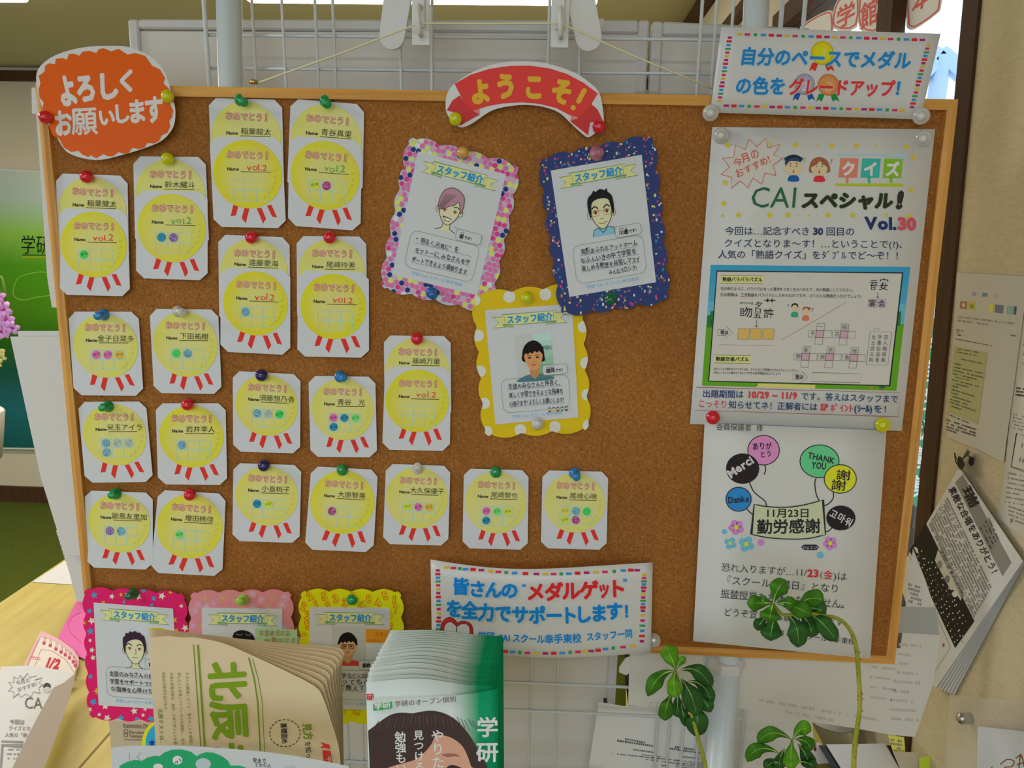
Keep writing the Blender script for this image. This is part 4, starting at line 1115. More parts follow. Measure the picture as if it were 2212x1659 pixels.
def staff(outer, inner, base, label, pattern, portrait, bubble, lines, ni, Y=0.0035, tilt=0.002, nt=4, ns=6, amp=7, gloss='ink', grp='scalloped staff introduction frames', rubi=None):
    ol = scallop(outer, nt, ns, amp)
    y0, y1 = outer[0][1], outer[3][1]
    sf = ysurf(Y, tilt, y0, y1)
    o = sheet('profile_frame', ol, sf, gloss, label, 'picture frame', grp, cols=base)
    k = Ink(); pattern(k, ol, inner); k.build('pattern_print', o, sf, base=0.00008)
    sf2 = ysurf(Y - 0.0006, tilt, y0, y1)
    s = sheet('profile_sheet', inner, sf2, 'cool', None, None, parent=o, thick=0.0004)
    W_, H_ = 100.0, 100.0 * math.dist(inner[0], inner[3]) / math.dist(inner[0], inner[1])
    ar = H_ / 146.0
    def I(): return Ink().sheet(inner, W_, H_)
    k = I(); G = C(212, 205, 135); E_ = C(110, 135, 95)
    for q_, c in (([(8, 9), (22, 9), (22, 21), (8, 21), (15, 15)], G), ([(78, 9), (93, 9), (86, 15), (93, 21), (78, 21)], G), ([(19, 18), (31, 18), (31, 21.5), (21, 20.5)], C(150, 185, 135)), ([(69, 18), (81, 18), (79, 20.5), (69, 21.5)], C(150, 185, 135)), ([(19, 6.5), (81, 6.5), (81, 19), (19, 19)], G)):
        k.poly(q_, c, 1 if len(q_) == 5 else 2); k.line(q_, .45, E_, True, 3)
    k.build('ribbon_print', s, sf2)
    k = I(); k.text('スタッフ紹介', 24, 16.6, 77, 16.6, 10, C(140, 190, 225), bold=.06, layer=4); k.text('スタッフ紹介', 24, 16.6, 77, 16.6, 10, C(35, 125, 190), bold=.025, layer=5)
    k.text('学研 CAI スクール幸手東校', 21, H_ - 5.5, 81, H_ - 5.5, 4.6, C(125, 170, 205), bold=.01, layer=4)
    bx = (20.5, 92, 89, H_ - 12)
    bx = (11, 88.5 * ar + 1, 91, H_ - 12)
    def rr(x0, y0_, x1, y1_, r):
        out = []
        for cx_, cy_, a in ((x1 - r, y0_ + r, -pi / 2), (x1 - r, y1_ - r, 0), (x0 + r, y1_ - r, pi / 2), (x0 + r, y0_ + r, pi)):
            for t in range(4): out.append((cx_ + r * cos(a + t * pi / 6), cy_ + r * sin(a + t * pi / 6)))
        return out
    k.line(rr(*bx, 8), .45, C(120, 135, 110), True, 4)
    k.poly(rr(61, 76 * ar, 90, 87 * ar + 1.5, 3), tuple(COOL), 9); k.line(rr(61, 76 * ar, 90, 87 * ar + 1.5, 3), .45, C(120, 135, 110), True, 10); k.line([(61, 78 * ar), (57, 74 * ar), (63, 76 * ar)], .4, C(140, 150, 130), layer=10)
    bn, bt = bubble
    n1 = len(bn)
    k.text(bn, 65, 85.5 * ar, 65 + 5.2 * n1, 85.5 * ar, 5.6, BLACK, bold=.03, layer=11); k.text(bt, 65.5 + 5.2 * n1, 85.3 * ar, 65.5 + 5.2 * n1 + len(bt) * 3.7, 85.3 * ar, 4.2, BLACK, bold=.03, layer=11)
    if rubi: k.text(rubi, 65.5, 79.8 * ar, 65 + 5 * n1, 79.8 * ar, 2.1, BLACK, bold=.01, layer=11)
    ytop = bx[1]; yb = bx[3]; nl = len(lines); st_ = (yb - ytop - 6) / max(3.3, nl)
    for i, (txt, xa, xb) in enumerate(lines):
        y = ytop + 3 + st_ * (i + .85)
        if i < 3: k.line([(18, y + 1.1), (84, y + 1.1)], .35, C(120, 125, 115), layer=4)
        k.hand(txt, xa, y, xb, y, 6.8, BLACK, layer=5, bold=.008)
    k.build('lettering', s, sf2)
    k = I(); portrait(k, ar); k.build('portrait_print', s, sf2, step=0.00009)
    return s, sf2

def pt_face(k, cx, cy, w, h, hair, hairpts, ear=True, skin=SK):
    chin = [(cx - w, cy - h * .55), (cx - w * .98, cy - h * .05), (cx - w * .82, cy + h * .42), (cx - w * .4, cy + h * .85), (cx, cy + h), (cx + w * .4, cy + h * .85), (cx + w * .82, cy + h * .42), (cx + w * .98, cy - h * .05), (cx + w, cy - h * .55), (cx + w * .5, cy - h * .95), (cx - w * .5, cy - h * .95)]
    if ear:
        for s_ in (-1, 1):
            k.ell(cx + s_ * w * 1.06, cy + h * .08, w * .25, h * .24, LN, 2.0); k.ell(cx + s_ * w * 1.06, cy + h * .08, w * .25 - .5, h * .24 - .5, skin, 2.5)
    f_ = spline(chin, True, 4); k.poly(f_, skin, 3); k.line(f_, .7, LN, True, 3.5)
    k.poly(spline(hairpts, True, 3), hair, 6); k.line(spline(hairpts, True, 3), .6, LN, True, 6.5)
def eyes(k, cx, cy, dx, r, iris=(170, 80, 45), lid=True):
    for s_ in (-1, 1):
        k.ell(cx + s_ * dx, cy, r * 1.5, r, C(215, 212, 205), 4, 14); k.ell(cx + s_ * dx, cy, r * .9, r, C(*iris), 4.6, 12); k.ell(cx + s_ * dx, cy, r * .4, r * .5, BLACK, 5.2, 8)
        if lid: k.smooth([(cx + s_ * dx - r * 1.7, cy - r * .2), (cx + s_ * dx, cy - r * 1.25), (cx + s_ * dx + r * 1.7, cy - r * .2)], .55, LN, layer=5.4, sub=3)
def neck(k, cx, cy, w, h, skin=SK):
    k.poly([(cx - w, cy), (cx + w, cy), (cx + w * 1.05, cy + h * .7), (cx + w * 2, cy + h), (cx - w * 2, cy + h), (cx - w * 1.05, cy + h * .7)], skin, 1)
    for s_ in (-1, 1): k.smooth([(cx + s_ * w, cy), (cx + s_ * w * 1.05, cy + h * .6), (cx + s_ * w * 2.6, cy + h)], .6, LN, layer=2, sub=3)
def por_a(k, ar):
    neck(k, 48, 70, 4.5, 8)
    pt_face(k, 48, 54, 12, 17, C(165, 125, 140), [(35, 56), (34.5, 44), (38, 34), (46, 29.5), (54, 31), (61, 37), (62.5, 48), (61, 56), (59, 50), (56, 43), (52, 48), (47, 50), (42, 54), (38, 55)])
    for i in range(5): k.smooth([(51 - i * 2.6, 37), (45 - i * 1.8, 45), (40.5 - i * 1.2, 54)], .5, LN, layer=7, sub=3)
    eyes(k, 48.5, 55.5, 6, 1.6, (200, 90, 50)); k.smooth([(52, 50.5), (56, 49.5), (60, 52)], .9, LN, layer=5, sub=3)
    k.poly([(42, 62.5), (53, 63.5), (50, 67), (45, 66.5)], C(215, 212, 205), 4.5); k.line([(42, 62.5), (53, 63.5), (50, 67), (45, 66.5)], .6, LN, True, 5)
def por_b(k, ar):
    k.poly([(38, 73), (43, 70), (55, 70), (60, 73), (61, 79), (36, 79)], C(120, 175, 205), 1); k.line([(36, 79), (38, 72), (43, 70), (48, 76), (54, 70), (60, 72), (61, 79)], .6, LN, layer=2)
    pt_face(k, 48.5, 54, 12, 17.5, C(30, 28, 32), [(36, 58), (34.5, 46), (36, 37), (41, 32.5), (43, 29.5), (45, 31.5), (50, 29), (55, 31), (57.5, 29.5), (58, 33), (62, 38), (63, 48), (61.5, 58), (60, 50), (58, 41), (50, 38.5), (42, 40), (38.5, 44), (37.5, 52)])
    eyes(k, 48.5, 53.5, 6.3, 1.8, (150, 60, 40))
    for s_ in (-1, 1):
        k.smooth([(48.5 + s_ * 3, 49.5), (48.5 + s_ * 6.5, 46.5), (48.5 + s_ * 10, 49)], 1.3, LN, layer=5, sub=3)
        k.line([(48.5 + s_ * 2.5, 51), (48.5 + s_ * 10.5, 51), (48.5 + s_ * 10.5, 57), (48.5 + s_ * 3, 57)], .4, C(150, 130, 90), True, 6)
    k.line([(46, 52), (51, 52)], .4, C(150, 130, 90), layer=6)
    k.smooth([(46.5, 60), (48.5, 61), (50.5, 60)], .4, LN, layer=5, sub=3); k.smooth([(44, 64.5), (49, 66), (54, 64)], .6, LN, layer=5, sub=3)
def por_d(k, ar):
    neck(k, 48.5, 72, 4.5, 8)
    hp = [(36, 60), (34.5, 50), (35, 42), (38, 39), (38.5, 36), (42, 36), (43.5, 33.5), (47, 34.5), (50, 32.5), (53, 34.5), (56, 34), (58, 37), (61, 38.5), (62, 44), (63, 50), (61, 60), (60, 50), (57, 44), (50, 42.5), (42, 45), (38, 50)]
    pt_face(k, 48.5, 56, 12, 18, C(55, 35, 50), hp)
    eyes(k, 48.5, 55, 6.2, 1.5, (160, 90, 60))
    for s_ in (-1, 1): k.smooth([(48.5 + s_ * 3, 51), (48.5 + s_ * 6.5, 48.5), (48.5 + s_ * 10, 50.5)], 1.0, LN, layer=5, sub=3)
    k.smooth([(49.5, 55), (50, 60), (48.5, 62)], .5, LN, layer=5, sub=3); k.smooth([(45, 65.5), (48.5, 66), (52, 65.5)], .6, LN, layer=5, sub=3)
def photo_face(k, x0, y0, x1, y1, hair, skin, shirt, bgl, bgr, glasses=False, red=False):
    for i in range(6):
        v0, v1 = y0 + (y1 - y0) * i / 6, y0 + (y1 - y0) * (i + 1) / 6
        for j in range(6):
            u0, u1 = x0 + (x1 - x0) * j / 6, x0 + (x1 - x0) * (j + 1) / 6
            c = bgl if j < 3 else tuple(a * (1 - i / 6) + b * i / 6 for a, b in zip(bgr[0], bgr[1]))
            k.rect(u0, v0, u1, v1, c, 1)
    cx, cy = (x0 + x1) / 2 - 1, (y0 + y1) / 2; w, h = (x1 - x0) * .24, (y1 - y0) * .26
    k.blob([(x0 + 1, y1), (cx - w * 1.5, y1 - h * .35), (cx - w * .5, y1 - h * .55), (cx + w * .5, y1 - h * .55), (cx + w * 1.6, y1 - h * .35), (x1 - 2, y1)], shirt, 2)
    k.poly([(cx - w * .5, cy + h * .6), (cx + w * .5, cy + h * .6), (cx + w * .55, y1 - h * .5), (cx, y1 - h * .15), (cx - w * .55, y1 - h * .5)], tuple(c * .8 for c in skin), 3)
    lo_ = -.15 if glasses else .3
    k.blob([(cx - w * 1.12, cy + h * lo_), (cx - w * 1.25, cy - h * .3), (cx - w * .9, cy - h), (cx - w * .2, cy - h * 1.35), (cx + w * .5, cy - h * 1.3), (cx + w * 1.1, cy - h * .8), (cx + w * 1.25, cy + h * (lo_ - .3)), (cx + w * 1.05, cy + h * (lo_ + .1))], hair, 4)
    k.blob([(cx - w, cy - h * .3), (cx - w * .95, cy + h * .25), (cx - w * .55, cy + h * .85), (cx, cy + h * 1.05), (cx + w * .55, cy + h * .85), (cx + w * .95, cy + h * .25), (cx + w, cy - h * .3), (cx + w * .4, cy - h * .75), (cx - w * .4, cy - h * .7)], skin, 5)
    k.poly([(cx - w * 1.05, cy - h * .2), (cx - w * .9, cy - h * .95), (cx, cy - h * 1.2), (cx + w * .9, cy - h * .95), (cx + w * 1.05, cy - h * .2), (cx + w * .7, cy - h * .5), (cx + w * .45, cy - h * .35), (cx + w * .2, cy - h * .5), (cx - w * .1, cy - h * .3), (cx - w * .35, cy - h * .45), (cx - w * .6, cy - h * .25), (cx - w * .8, cy - h * .4)], hair, 6)
    dk = tuple(c * .35 for c in skin)
    for s_ in (-1, 1):
        k.ell(cx + s_ * w * .45, cy + h * .02, w * .2, h * .06, (0.02, 0.015, 0.01), 7, 10); k.line([(cx + s_ * w * .2, cy - h * .14), (cx + s_ * w * .7, cy - h * .16)], h * .06, dk, layer=7)
        if glasses: k.line([(cx + s_ * w * .12, cy - h * .12), (cx + s_ * w * .85, cy - h * .12), (cx + s_ * w * .8, cy + h * .2), (cx + s_ * w * .2, cy + h * .2)], .7, BLACK, True, 8)
    k.smooth([(cx - w * .12, cy + h * .35), (cx, cy + h * .4), (cx + w * .14, cy + h * .35)], .6, tuple(c * .6 for c in skin), layer=7, sub=3)
    k.ell(cx, cy + h * .62, w * .34, h * .06, (skin[0] * .75, skin[1] * .45, skin[2] * .4), 7, 12)
def por_c(k, ar):
    photo_face(k, 31, 31, 74, 85, C(25, 22, 22), C(205, 140, 95), C(70, 110, 125), C(178, 180, 178), (C(170, 200, 200), C(80, 150, 50)))
    k.text('学研C', 61.5, 50, 74, 50, 5, C(30, 70, 60), bold=.01, layer=3)
    for i, c in enumerate([(150, 40, 60), (190, 180, 60), (150, 60, 70), (70, 140, 120), (90, 50, 60)]):
        x = 66 + i * 5; k.ell(x, 118.5, 1.7, 1.6, BLACK, 5, 10); k.ell(x, 119.1, 1.3, 1.2, C(220, 190, 160), 6, 8); k.rect(x - 1.4, 120.4, x + 1.4, 122.5, C(*c), 5)
def por_f(k, ar):
    photo_face(k, 28, 24, 68, 72, C(22, 20, 22), C(205, 155, 115), C(190, 60, 55), C(175, 175, 172), (C(175, 175, 172), C(170, 172, 170)), glasses=True)
def por_e(k, ar):
    k.blob([(38, 38), (40, 30.5), (47, 27.5), (55, 28), (62, 32), (65, 40), (60, 50), (44, 50)], C(25, 22, 26), 2)
    k.smooth([(42, 32), (47, 33.5), (50, 32)], .6, C(150, 150, 150), layer=3, sub=3); k.smooth([(54, 32), (58, 33.5), (61, 32)], .6, C(150, 150, 150), layer=3, sub=3)

def pat_dots(k, ol, inner):
    J = random.Random(3); cols = [(200, 105, 155)] * 9 + [(205, 60, 130)] * 3 + [(205, 205, 95)] * 3 + [(35, 55, 115)] * 2 + [(200, 200, 195)] + [(195, 150, 175)] * 2
    x0, x1 = min(p[0] for p in ol), max(p[0] for p in ol); y0, y1 = min(p[1] for p in ol), max(p[1] for p in ol)
    ux = np.array(inner[1]) - np.array(inner[0]); ux /= np.hypot(*ux); vx = np.array([-ux[1], ux[0]])
    q0 = np.array(ol[0])
    for j in range(-6, 36):
        for i in range(-12, 30):
            c = q0 + ux * (i * 11.6 + (5.8 if j % 2 else 0)) + vx * (j * 11.0)
            c = c + np.array([J.uniform(-1, 1), J.uniform(-1, 1)])
            col = J.choice(cols)
            if not inside(c, ol) or inside(c * .93 + np.mean(np.array(inner), 0) * .07, inner) and inside(c, inner): continue
            r = 5.7; pts = [(c[0] + r * cos(a), c[1] + r * sin(a)) for a in np.linspace(0, 2 * pi, 12, endpoint=False)]
            k.add(clipped(pts, c, ol, inner), [tuple(range(12))], C(*col), 1)
def pat_conf(k, ol, inner):
    J = random.Random(5); cols = [(205, 205, 205)] * 3 + [(195, 190, 110)] * 4 + [(185, 60, 130)] * 3 + [(60, 120, 170)] * 3 + [(180, 110, 90)] * 3
    x0, x1 = min(p[0] for p in ol), max(p[0] for p in ol); y0, y1 = min(p[1] for p in ol), max(p[1] for p in ol)
    n = 0
    while n < 250:
        c = (J.uniform(x0, x1), J.uniform(y0, y1))
        if not inside(c, ol) or inside(c, inner): continue
        n += 1; s_ = J.uniform(1.3, 2.4); h_ = s_ * J.choice([1, 1.5, .8])
        k.add([(c[0] - s_, c[1] - h_), (c[0] + s_, c[1] - h_), (c[0] + s_, c[1] + h_), (c[0] - s_, c[1] + h_)] if all(inside((c[0] + a * s_, c[1] + b * h_), ol) for a in (-1, 1) for b in (-1, 1)) else clipped([(c[0] - s_, c[1] - h_), (c[0] + s_, c[1] - h_), (c[0] + s_, c[1] + h_), (c[0] - s_, c[1] + h_)], c, ol, inner), [(0, 1, 2, 3)], C(*J.choice(cols)), 1)
def pat_polka(k, ol, inner):
    for px_, py_, r in [(462, 190, 60), (820, 165, 60), (120, 225, 55), (150, 575, 60), (170, 930, 58), (212, 1250, 58), (235, 1535, 60), (572, 1515, 58), (915, 1485, 58), (1200, 490, 58), (1225, 850, 60), (1240, 1165, 60), (1250, 1470, 58)]:
        c = np.array([px_ / 4.607 + 1000, py_ / 4.607 + 600]); r /= 4.607
        pts = [(c[0] + r * cos(a), c[1] + r * sin(a)) for a in np.linspace(0, 2 * pi, 20, endpoint=False)]
        if not inside(c, ol):
            m_ = np.mean(np.array(ol), 0); cc = c + (m_ - c) / np.hypot(*(m_ - c)) * r * .6
        else: cc = c
        if inside(cc, ol): k.poly(clipped(pts, cc, ol, inner), C(195, 196, 192), 1)
def pat_stars(k, ol, inner):
    J = random.Random(8); x0, x1 = min(p[0] for p in ol), max(p[0] for p in ol); y0, y1 = min(p[1] for p in ol), max(p[1] for p in ol)
    put = []; tries = 0
    while len(put) < 46 and tries < 6000:
        tries += 1
        c = (J.uniform(x0, x1), J.uniform(y0, y1)); r = J.choice([8.5, 8.5, 6.5, 5])
        if not inside(c, ol) or inside(c, inner) or any(math.dist(c, d) < r + s_ + 3 for d, s_ in put): continue
        put.append((c, r)); rot = J.uniform(0, 1.2); pts = []
        for i in range(10):
            a = rot + pi * i / 5; q_ = r if i % 2 == 0 else r * .48; pts.append((c[0] + q_ * cos(a), c[1] + q_ * sin(a)))
        k.add([c] + clipped(pts, c, ol, inner), [(0, 1 + i, 1 + (i + 1) % 10) for i in range(10)], C(*J.choice([(205, 200, 175)] * 4 + [(215, 150, 40)] * 2 + [(60, 140, 185)] * 2)), 1)
def pat_snow(k, ol, inner):
    J = random.Random(4); x0, x1 = min(p[0] for p in ol), max(p[0] for p in ol); y0, y1 = min(p[1] for p in ol), max(p[1] for p in ol)
    put = []; t_ = 0
    while len(put) < 40 and t_ < 4000:
        t_ += 1; c = (J.uniform(x0, x1), J.uniform(y0, y1)); r = J.choice([11, 9, 7])
        if not all(inside((c[0] + a * r, c[1] + b * r), ol) for a in (-1, 1) for b in (-1, 1)) or inside(c, inner) or any(math.dist(c, d) < r + s_ for d, s_ in put): continue
        put.append((c, r)); cc = C(*J.choice([(220, 185, 205), (205, 165, 195), (215, 165, 110)]))
        for i in range(6):
            a = i * pi / 6 + .1; k.line([(c[0] - r * cos(a), c[1] - r * sin(a)), (c[0] + r * cos(a), c[1] + r * sin(a))], .8, cc)
        for i in range(12): k.ell(c[0] + r * cos(i * pi / 6 + .1), c[1] + r * sin(i * pi / 6 + .1), 1.1, 1.1, cc, 1.2, 5)
def pat_digits(k, ol, inner):
    J = random.Random(9); x0, x1 = min(p[0] for p in ol), max(p[0] for p in ol); y0, y1 = min(p[1] for p in ol), max(p[1] for p in ol)
    put = []; t_ = 0
    while len(put) < 60 and t_ < 5000:
        t_ += 1; c = (J.uniform(x0, x1), J.uniform(y0, y1)); r = 9
        if not all(inside((c[0] + a * r, c[1] + b * r), ol) for a in (-1, 1) for b in (-1, 1)) or inside(c, inner) or any(math.dist(c, d) < 19 for d in put): continue
        put.append(c); a = J.uniform(-.5, .5); d = J.choice('123456789')
        e = np.array([cos(a), sin(a)]) * 7
        p0 = np.array(c) - e - np.array([-sin(a), cos(a)]) * -8
        k.text(d, p0[0], p0[1], p0[0] + 2 * e[0], p0[1] + 2 * e[1], 23, C(200, 95, 25), bold=.075, layer=1); k.text(d, p0[0], p0[1], p0[0] + 2 * e[0], p0[1] + 2 * e[1], 23, C(215, 190, 20), bold=.012, layer=2)

staff([(1021, 634), (1257, 614), (1274, 930), (1046, 944)], [(1047.3, 670.5), (1235.5, 656), (1249.6, 901.7), (1070, 917)], C(200, 170, 25), 'yellow frame with big white dots around a staff profile, middle of the board',
      pat_polka, por_c, ('諸岡', 'です！'), [('生徒のみなさんと仲良く,', 19, 80), ('楽しく学習できるような指導を', 19, 84), ('心掛けます! よろしくお願いします!', 19, 84)], 3, Y=0.0030, tilt=0.002, nt=3, ns=5, amp=9, rubi='もろおか')
staff([(883, 293), (1124, 358), (1058, 676), (820, 622)], [(902.9, 327), (1093, 376.3), (1030.2, 637.6), (847.2, 594)], C(165, 180, 200), 'pink dotted scalloped frame with a purple haired drawn portrait',
      pat_dots, por_a, ('盛', 'です！'), [('“明るく,元気に”を', 18, 68), ('モットーに, みなさんをサ', 19, 84), ('ポートできるよう頑張ります.', 18, 84)], 3, Y=0.0045, tilt=0.001, nt=4, ns=6, amp=8, rubi='もり')
staff([(1163, 343), (1412, 291), (1447, 650), (1212, 683)], [(1189.6, 368.5), (1386.2, 334.3), (1417.3, 609.6), (1229.8, 641.5)], C(48, 60, 110), 'navy confetti frame with a black haired drawn portrait',
      pat_conf, por_b, ('川邉', 'です！'), [('笑顔あふれるアットホーム', 20, 84), ('なふんいきの中で学習を', 18, 82), ('楽しめる教室を目指しマスｶﾞ', 18, 86), ('みんなヨロシク!', 48, 80)], 4, Y=0.0015, tilt=0.004, nt=4, ns=6, amp=9, rubi='かわべ')
staff([(180, 1270), (400, 1281), (412, 1560), (192, 1552)], [(202, 1301.4), (373.7, 1314.5), (388, 1535), (212.9, 1523.3)], C(200, 30, 95), 'hot pink frame with stars at the lower left corner of the board',
      pat_stars, por_d, ('鎌', 'です！'), [('生徒のみなさんの自主的な', 15, 88), ('学習をサポートできるよう', 15, 88), ('な指導を心掛けたいです', 16, 88)], 3, Y=-0.004, tilt=0.006, nt=4, ns=6, amp=7)
staff([(410, 1278), (630, 1276), (636, 1560), (414, 1560)], [(435.6, 1312.5), (609.8, 1315), (612, 1533), (440, 1530)], C(205, 125, 135), 'pale pink frame with snowflakes, half hidden by the newspapers',
      pat_snow, por_e, ('', ''), [], 0, Y=-0.004, tilt=0.006, nt=4, ns=6, amp=7)
staff([(648, 1275), (868, 1276), (872, 1562), (650, 1560)], [(668.4, 1311.2), (842, 1313.2), (844, 1534), (670, 1531)], C(205, 200, 15), 'bright yellow frame patterned with orange numbers, beside the brochures',
      pat_digits, por_f, ('藤野', 'です！'), [('算数数学などに印象を', 20, 84), ('一緒ってもらう', 20, 84), ('かって教えていき', 20, 84), ('ます。', 20, 42)], 4, Y=-0.004, tilt=0.006, nt=4, ns=6, amp=7, rubi='ふじの')
for a in [(1000, 329, 'orange', 'at the top of the pink dotted frame', 'spool', (2, -2)), (934, 635, 'deepblue', 'at the bottom of the pink dotted frame', 'spool', (3, 6)),
          (1293, 330, 'pinkclear', 'at the top of the navy confetti frame', 'disc', (10, -3)), (1319, 648, 'darkgreen', 'at the bottom of the navy confetti frame', 'disc', (0, 6)),
          (1138, 643, 'yellow', 'at the top of the yellow dotted frame', 'ball', (0, 0)), (1161, 915, 'clear', 'at the bottom of the yellow dotted frame', 'ball', (-2, 2))]:
    pin(*a[:5], a[5], Y=0.001)
for a in [(283, 1285, 'darkgreen', 'on the hot pink star frame', 'spool', (-12, 6)), (522, 1297, 'lime', 'on the pale pink snowflake frame', 'spool', (-8, 5)), (760, 1296, 'green', 'on the yellow number frame', 'spool', (-1, 2))]:
    pin(*a[:5], a[5], Y=-0.0045)
# sticky notes
def note(q_, c, lab, Y, lines, tc_):
    sf = ysurf(Y)
    o = sheet('sticky_note', q_, sf, mat('note_paper', c, 0.7), lab, 'sticky note')
    k = Ink()
    for txt, x0, y0, x1, y1, h in lines: k.hand(txt, x0, y0, x1, y1, h, tc_)
    k.build('lettering', o, sf)
note([(551, 1357), (642, 1360), (642, 1392), (551, 1392)], C(150, 185, 135), 'green sticky note on the pale pink frame', -0.0145, [('卒業専念のあ', 559, 1373, 628, 1374, 14), ('休業中です', 570, 1388, 640, 1388, 13)], C(150, 110, 90))
note([(790, 1358), (842, 1361), (840, 1390), (790, 1388)], C(225, 135, 20), 'orange sticky note on the yellow number frame', -0.0145, [('スタッ', 808, 1374, 840, 1376, 12), ('0245..', 794, 1386, 824, 1386, 8)], C(200, 90, 30))

# ================================================================== QUIZ POSTER
qc = [(1538.5, 274.5), (2020, 279), (1948, 931), (1490.5, 916)]
qsf = ysurf(0.0035, 0.004, 275, 930)
qo = grid_sheet('quiz_poster', qc, qsf, 'paper', 'tall quiz poster with blue and green puzzle box at the right of the board', 'poster', nu=4, nv=6)
k = Ink((1480, 260, 3.95)); OR = C(222, 175, 30); OL = C(225, 180, 110)
for x, y, r in [(363, 210, 32), (728, 205, 24), (940, 210, 32), (1248, 215, 32), (1462, 218, 32), (1890, 227, 32), (1955, 318, 30), (1930, 595, 32), (340, 530, 32), (328, 710, 32), (455, 808, 32), (722, 808, 32), (877, 808, 32), (1218, 808, 32), (1432, 808, 32), (1715, 808, 22), (1905, 822, 30), (317, 813, 18), (1055, 813, 16), (1622, 218, 16), (1128, 215, 16)]: k.star(x, y, r, OR, 1, rot=.1)
for x, y, r in [(560, 215, 14), (815, 212, 10), (462, 215, 8), (632, 212, 8), (1058, 215, 10), (1372, 216, 10), (1558, 218, 9), (1722, 220, 9), (1806, 222, 9), (1965, 226, 8), (1947, 415, 10), (1940, 492, 10), (1917, 718, 10), (550, 812, 10), (630, 812, 10), (960, 814, 10), (1125, 815, 10), (1310, 815, 10), (1790, 820, 10), (350, 340, 9), (350, 435, 9)]: k.star(x, y, r, OL, 1)
k.build('star_print', qo, qsf)
k = Ink((1480, 260, 3.95)); RB = C(190, 75, 65)
bs_ = [(548, 160), (612, 226), (686, 154), (706, 238), (804, 206), (756, 296), (834, 322), (748, 382), (775, 470), (680, 450), (652, 545), (578, 492), (535, 575), (470, 515), (392, 580), (400, 487), (306, 462), (378, 400), (320, 322), (415, 315), (428, 213), (512, 250)]
k.poly(bs_, C(188, 184, 178), 1.5); k.line(bs_, 5, RB, True, 2)
k.hand('今月の', 420, 395, 640, 300, 86, RB, layer=3, bold=.01); k.hand('おすすめ!', 438, 490, 740, 355, 76, RB, layer=3, bold=.01)
k.build('burst_print', qo, qsf)
def kid(k, cx, cy, boy):
    sk = C(225, 180, 145)
    k.blob([(cx - 45, cy + 130), (cx - 38, cy + 90), (cx, cy + 78), (cx + 38, cy + 90), (cx + 43, cy + 130)], C(35, 85, 150) if boy else C(200, 50, 60), 2)
    if not boy: k.blob([(cx - 85, cy + 48), (cx - 85, cy), (cx - 60, cy - 55), (cx, cy - 80), (cx + 60, cy - 55), (cx + 88, cy), (cx + 90, cy + 48), (cx + 50, cy + 50), (cx, cy), (cx - 50, cy + 50)], C(150, 90, 65), 2.5)
    for s_ in (-1, 1): k.ell(cx + s_ * 75, cy + 25, 20, 18, sk, 3 if boy else 2)
    k.ell(cx, cy + 18, 70, 62, sk, 4, 22)
    if boy:
        k.blob([(cx - 68, cy), (cx - 72, cy - 40), (cx - 50, cy - 75), (cx, cy - 88), (cx + 50, cy - 75), (cx + 70, cy - 42), (cx + 62, cy - 35), (cx + 35, cy - 38), (cx - 30, cy - 40), (cx - 58, cy - 10)], C(45, 65, 90), 5)
        for i in range(9): k.ell(cx - 66 + i * 16.5, cy - 60 - 24 * sin(pi * i / 8), 14, 14, C(45, 65, 90), 5)
    else: k.blob([(cx - 65, cy + 5), (cx - 60, cy - 45), (cx, cy - 75), (cx + 60, cy - 45), (cx + 68, cy + 5), (cx + 30, cy - 22), (cx + 5, cy - 42), (cx - 20, cy - 22)], C(150, 90, 65), 5)
    for s_ in (-1, 1): k.ell(cx + s_ * 26, cy + 2, 5, 5, BLACK, 5.5, 8); k.line([(cx + s_ * 38, cy - 18 + 4), (cx + s_ * 16, cy - 22)], 5, C(80, 50, 40), layer=5.5)
    k.ell(cx, cy + 18, 5, 4, C(200, 140, 110), 5.5, 8); k.ell(cx, cy + 48, 7, 14, C(185, 70, 60), 5.5, 10)
k = Ink((1480, 260, 3.95)); kid(k, 925, 388, True); kid(k, 1145, 392, False)
k.poly([(1308, 278), (1450, 285), (1600, 285), (1760, 290), (1890, 285), (1885, 328), (1760, 308), (1600, 295), (1450, 297), (1308, 302)], C(155, 185, 200), 1)
for q_, c in (([(1325, 322), (1482, 324), (1466, 490), (1308, 486)], (222, 120, 100)), ([(1512, 324), (1670, 326), (1655, 491), (1496, 489)], (60, 165, 155)), ([(1700, 326), (1858, 330), (1843, 493), (1685, 491)], (120, 170, 45))): k.poly(q_, C(*c), 1)
for x, c in ((1382, (222, 120, 100)), (1570, (60, 165, 155)), (1757, (120, 170, 45))): k.rect(x - 12, 485, x + 12, 535, C(*c), 1)
gt = [(1284, 560), (1284, 540)] + [(1290 + i * 24, 535 + (i % 2) * 9) for i in range(24)] + [(1866, 542), (1864, 566)]
k.poly(gt, C(165, 180, 30), 2)
k.text('?', 1000, 362, 1045, 358, 70, C(165, 170, 60), layer=3); k.text('!', 1230, 372, 1260, 370, 60, C(190, 90, 100), layer=3, skew=.3)
k.build('picture_print', qo, qsf)
k = Ink((1480, 260, 3.95))
for ch, x, y in (('ク', 1332, 460), ('イ', 1520, 462), ('ズ', 1706, 465)): k.text(ch, x, y, x + 125, y + 2, 130, C(210, 205, 200), bold=.05, layer=3)
GR = C(45, 95, 70)
k.text('CAI', 548, 742, 955, 745, 252, GR, bold=.0, layer=3, up=(.09, -1))
k.text('スペシャル', 985, 738, 1770, 742, 150, C(50, 48, 38), bold=.055, layer=3, skew=.1, outline=(C(90, 140, 70), .02)); k.text('!', 1795, 745, 1860, 745, 190, C(50, 48, 38), bold=.07, layer=3, skew=.15)
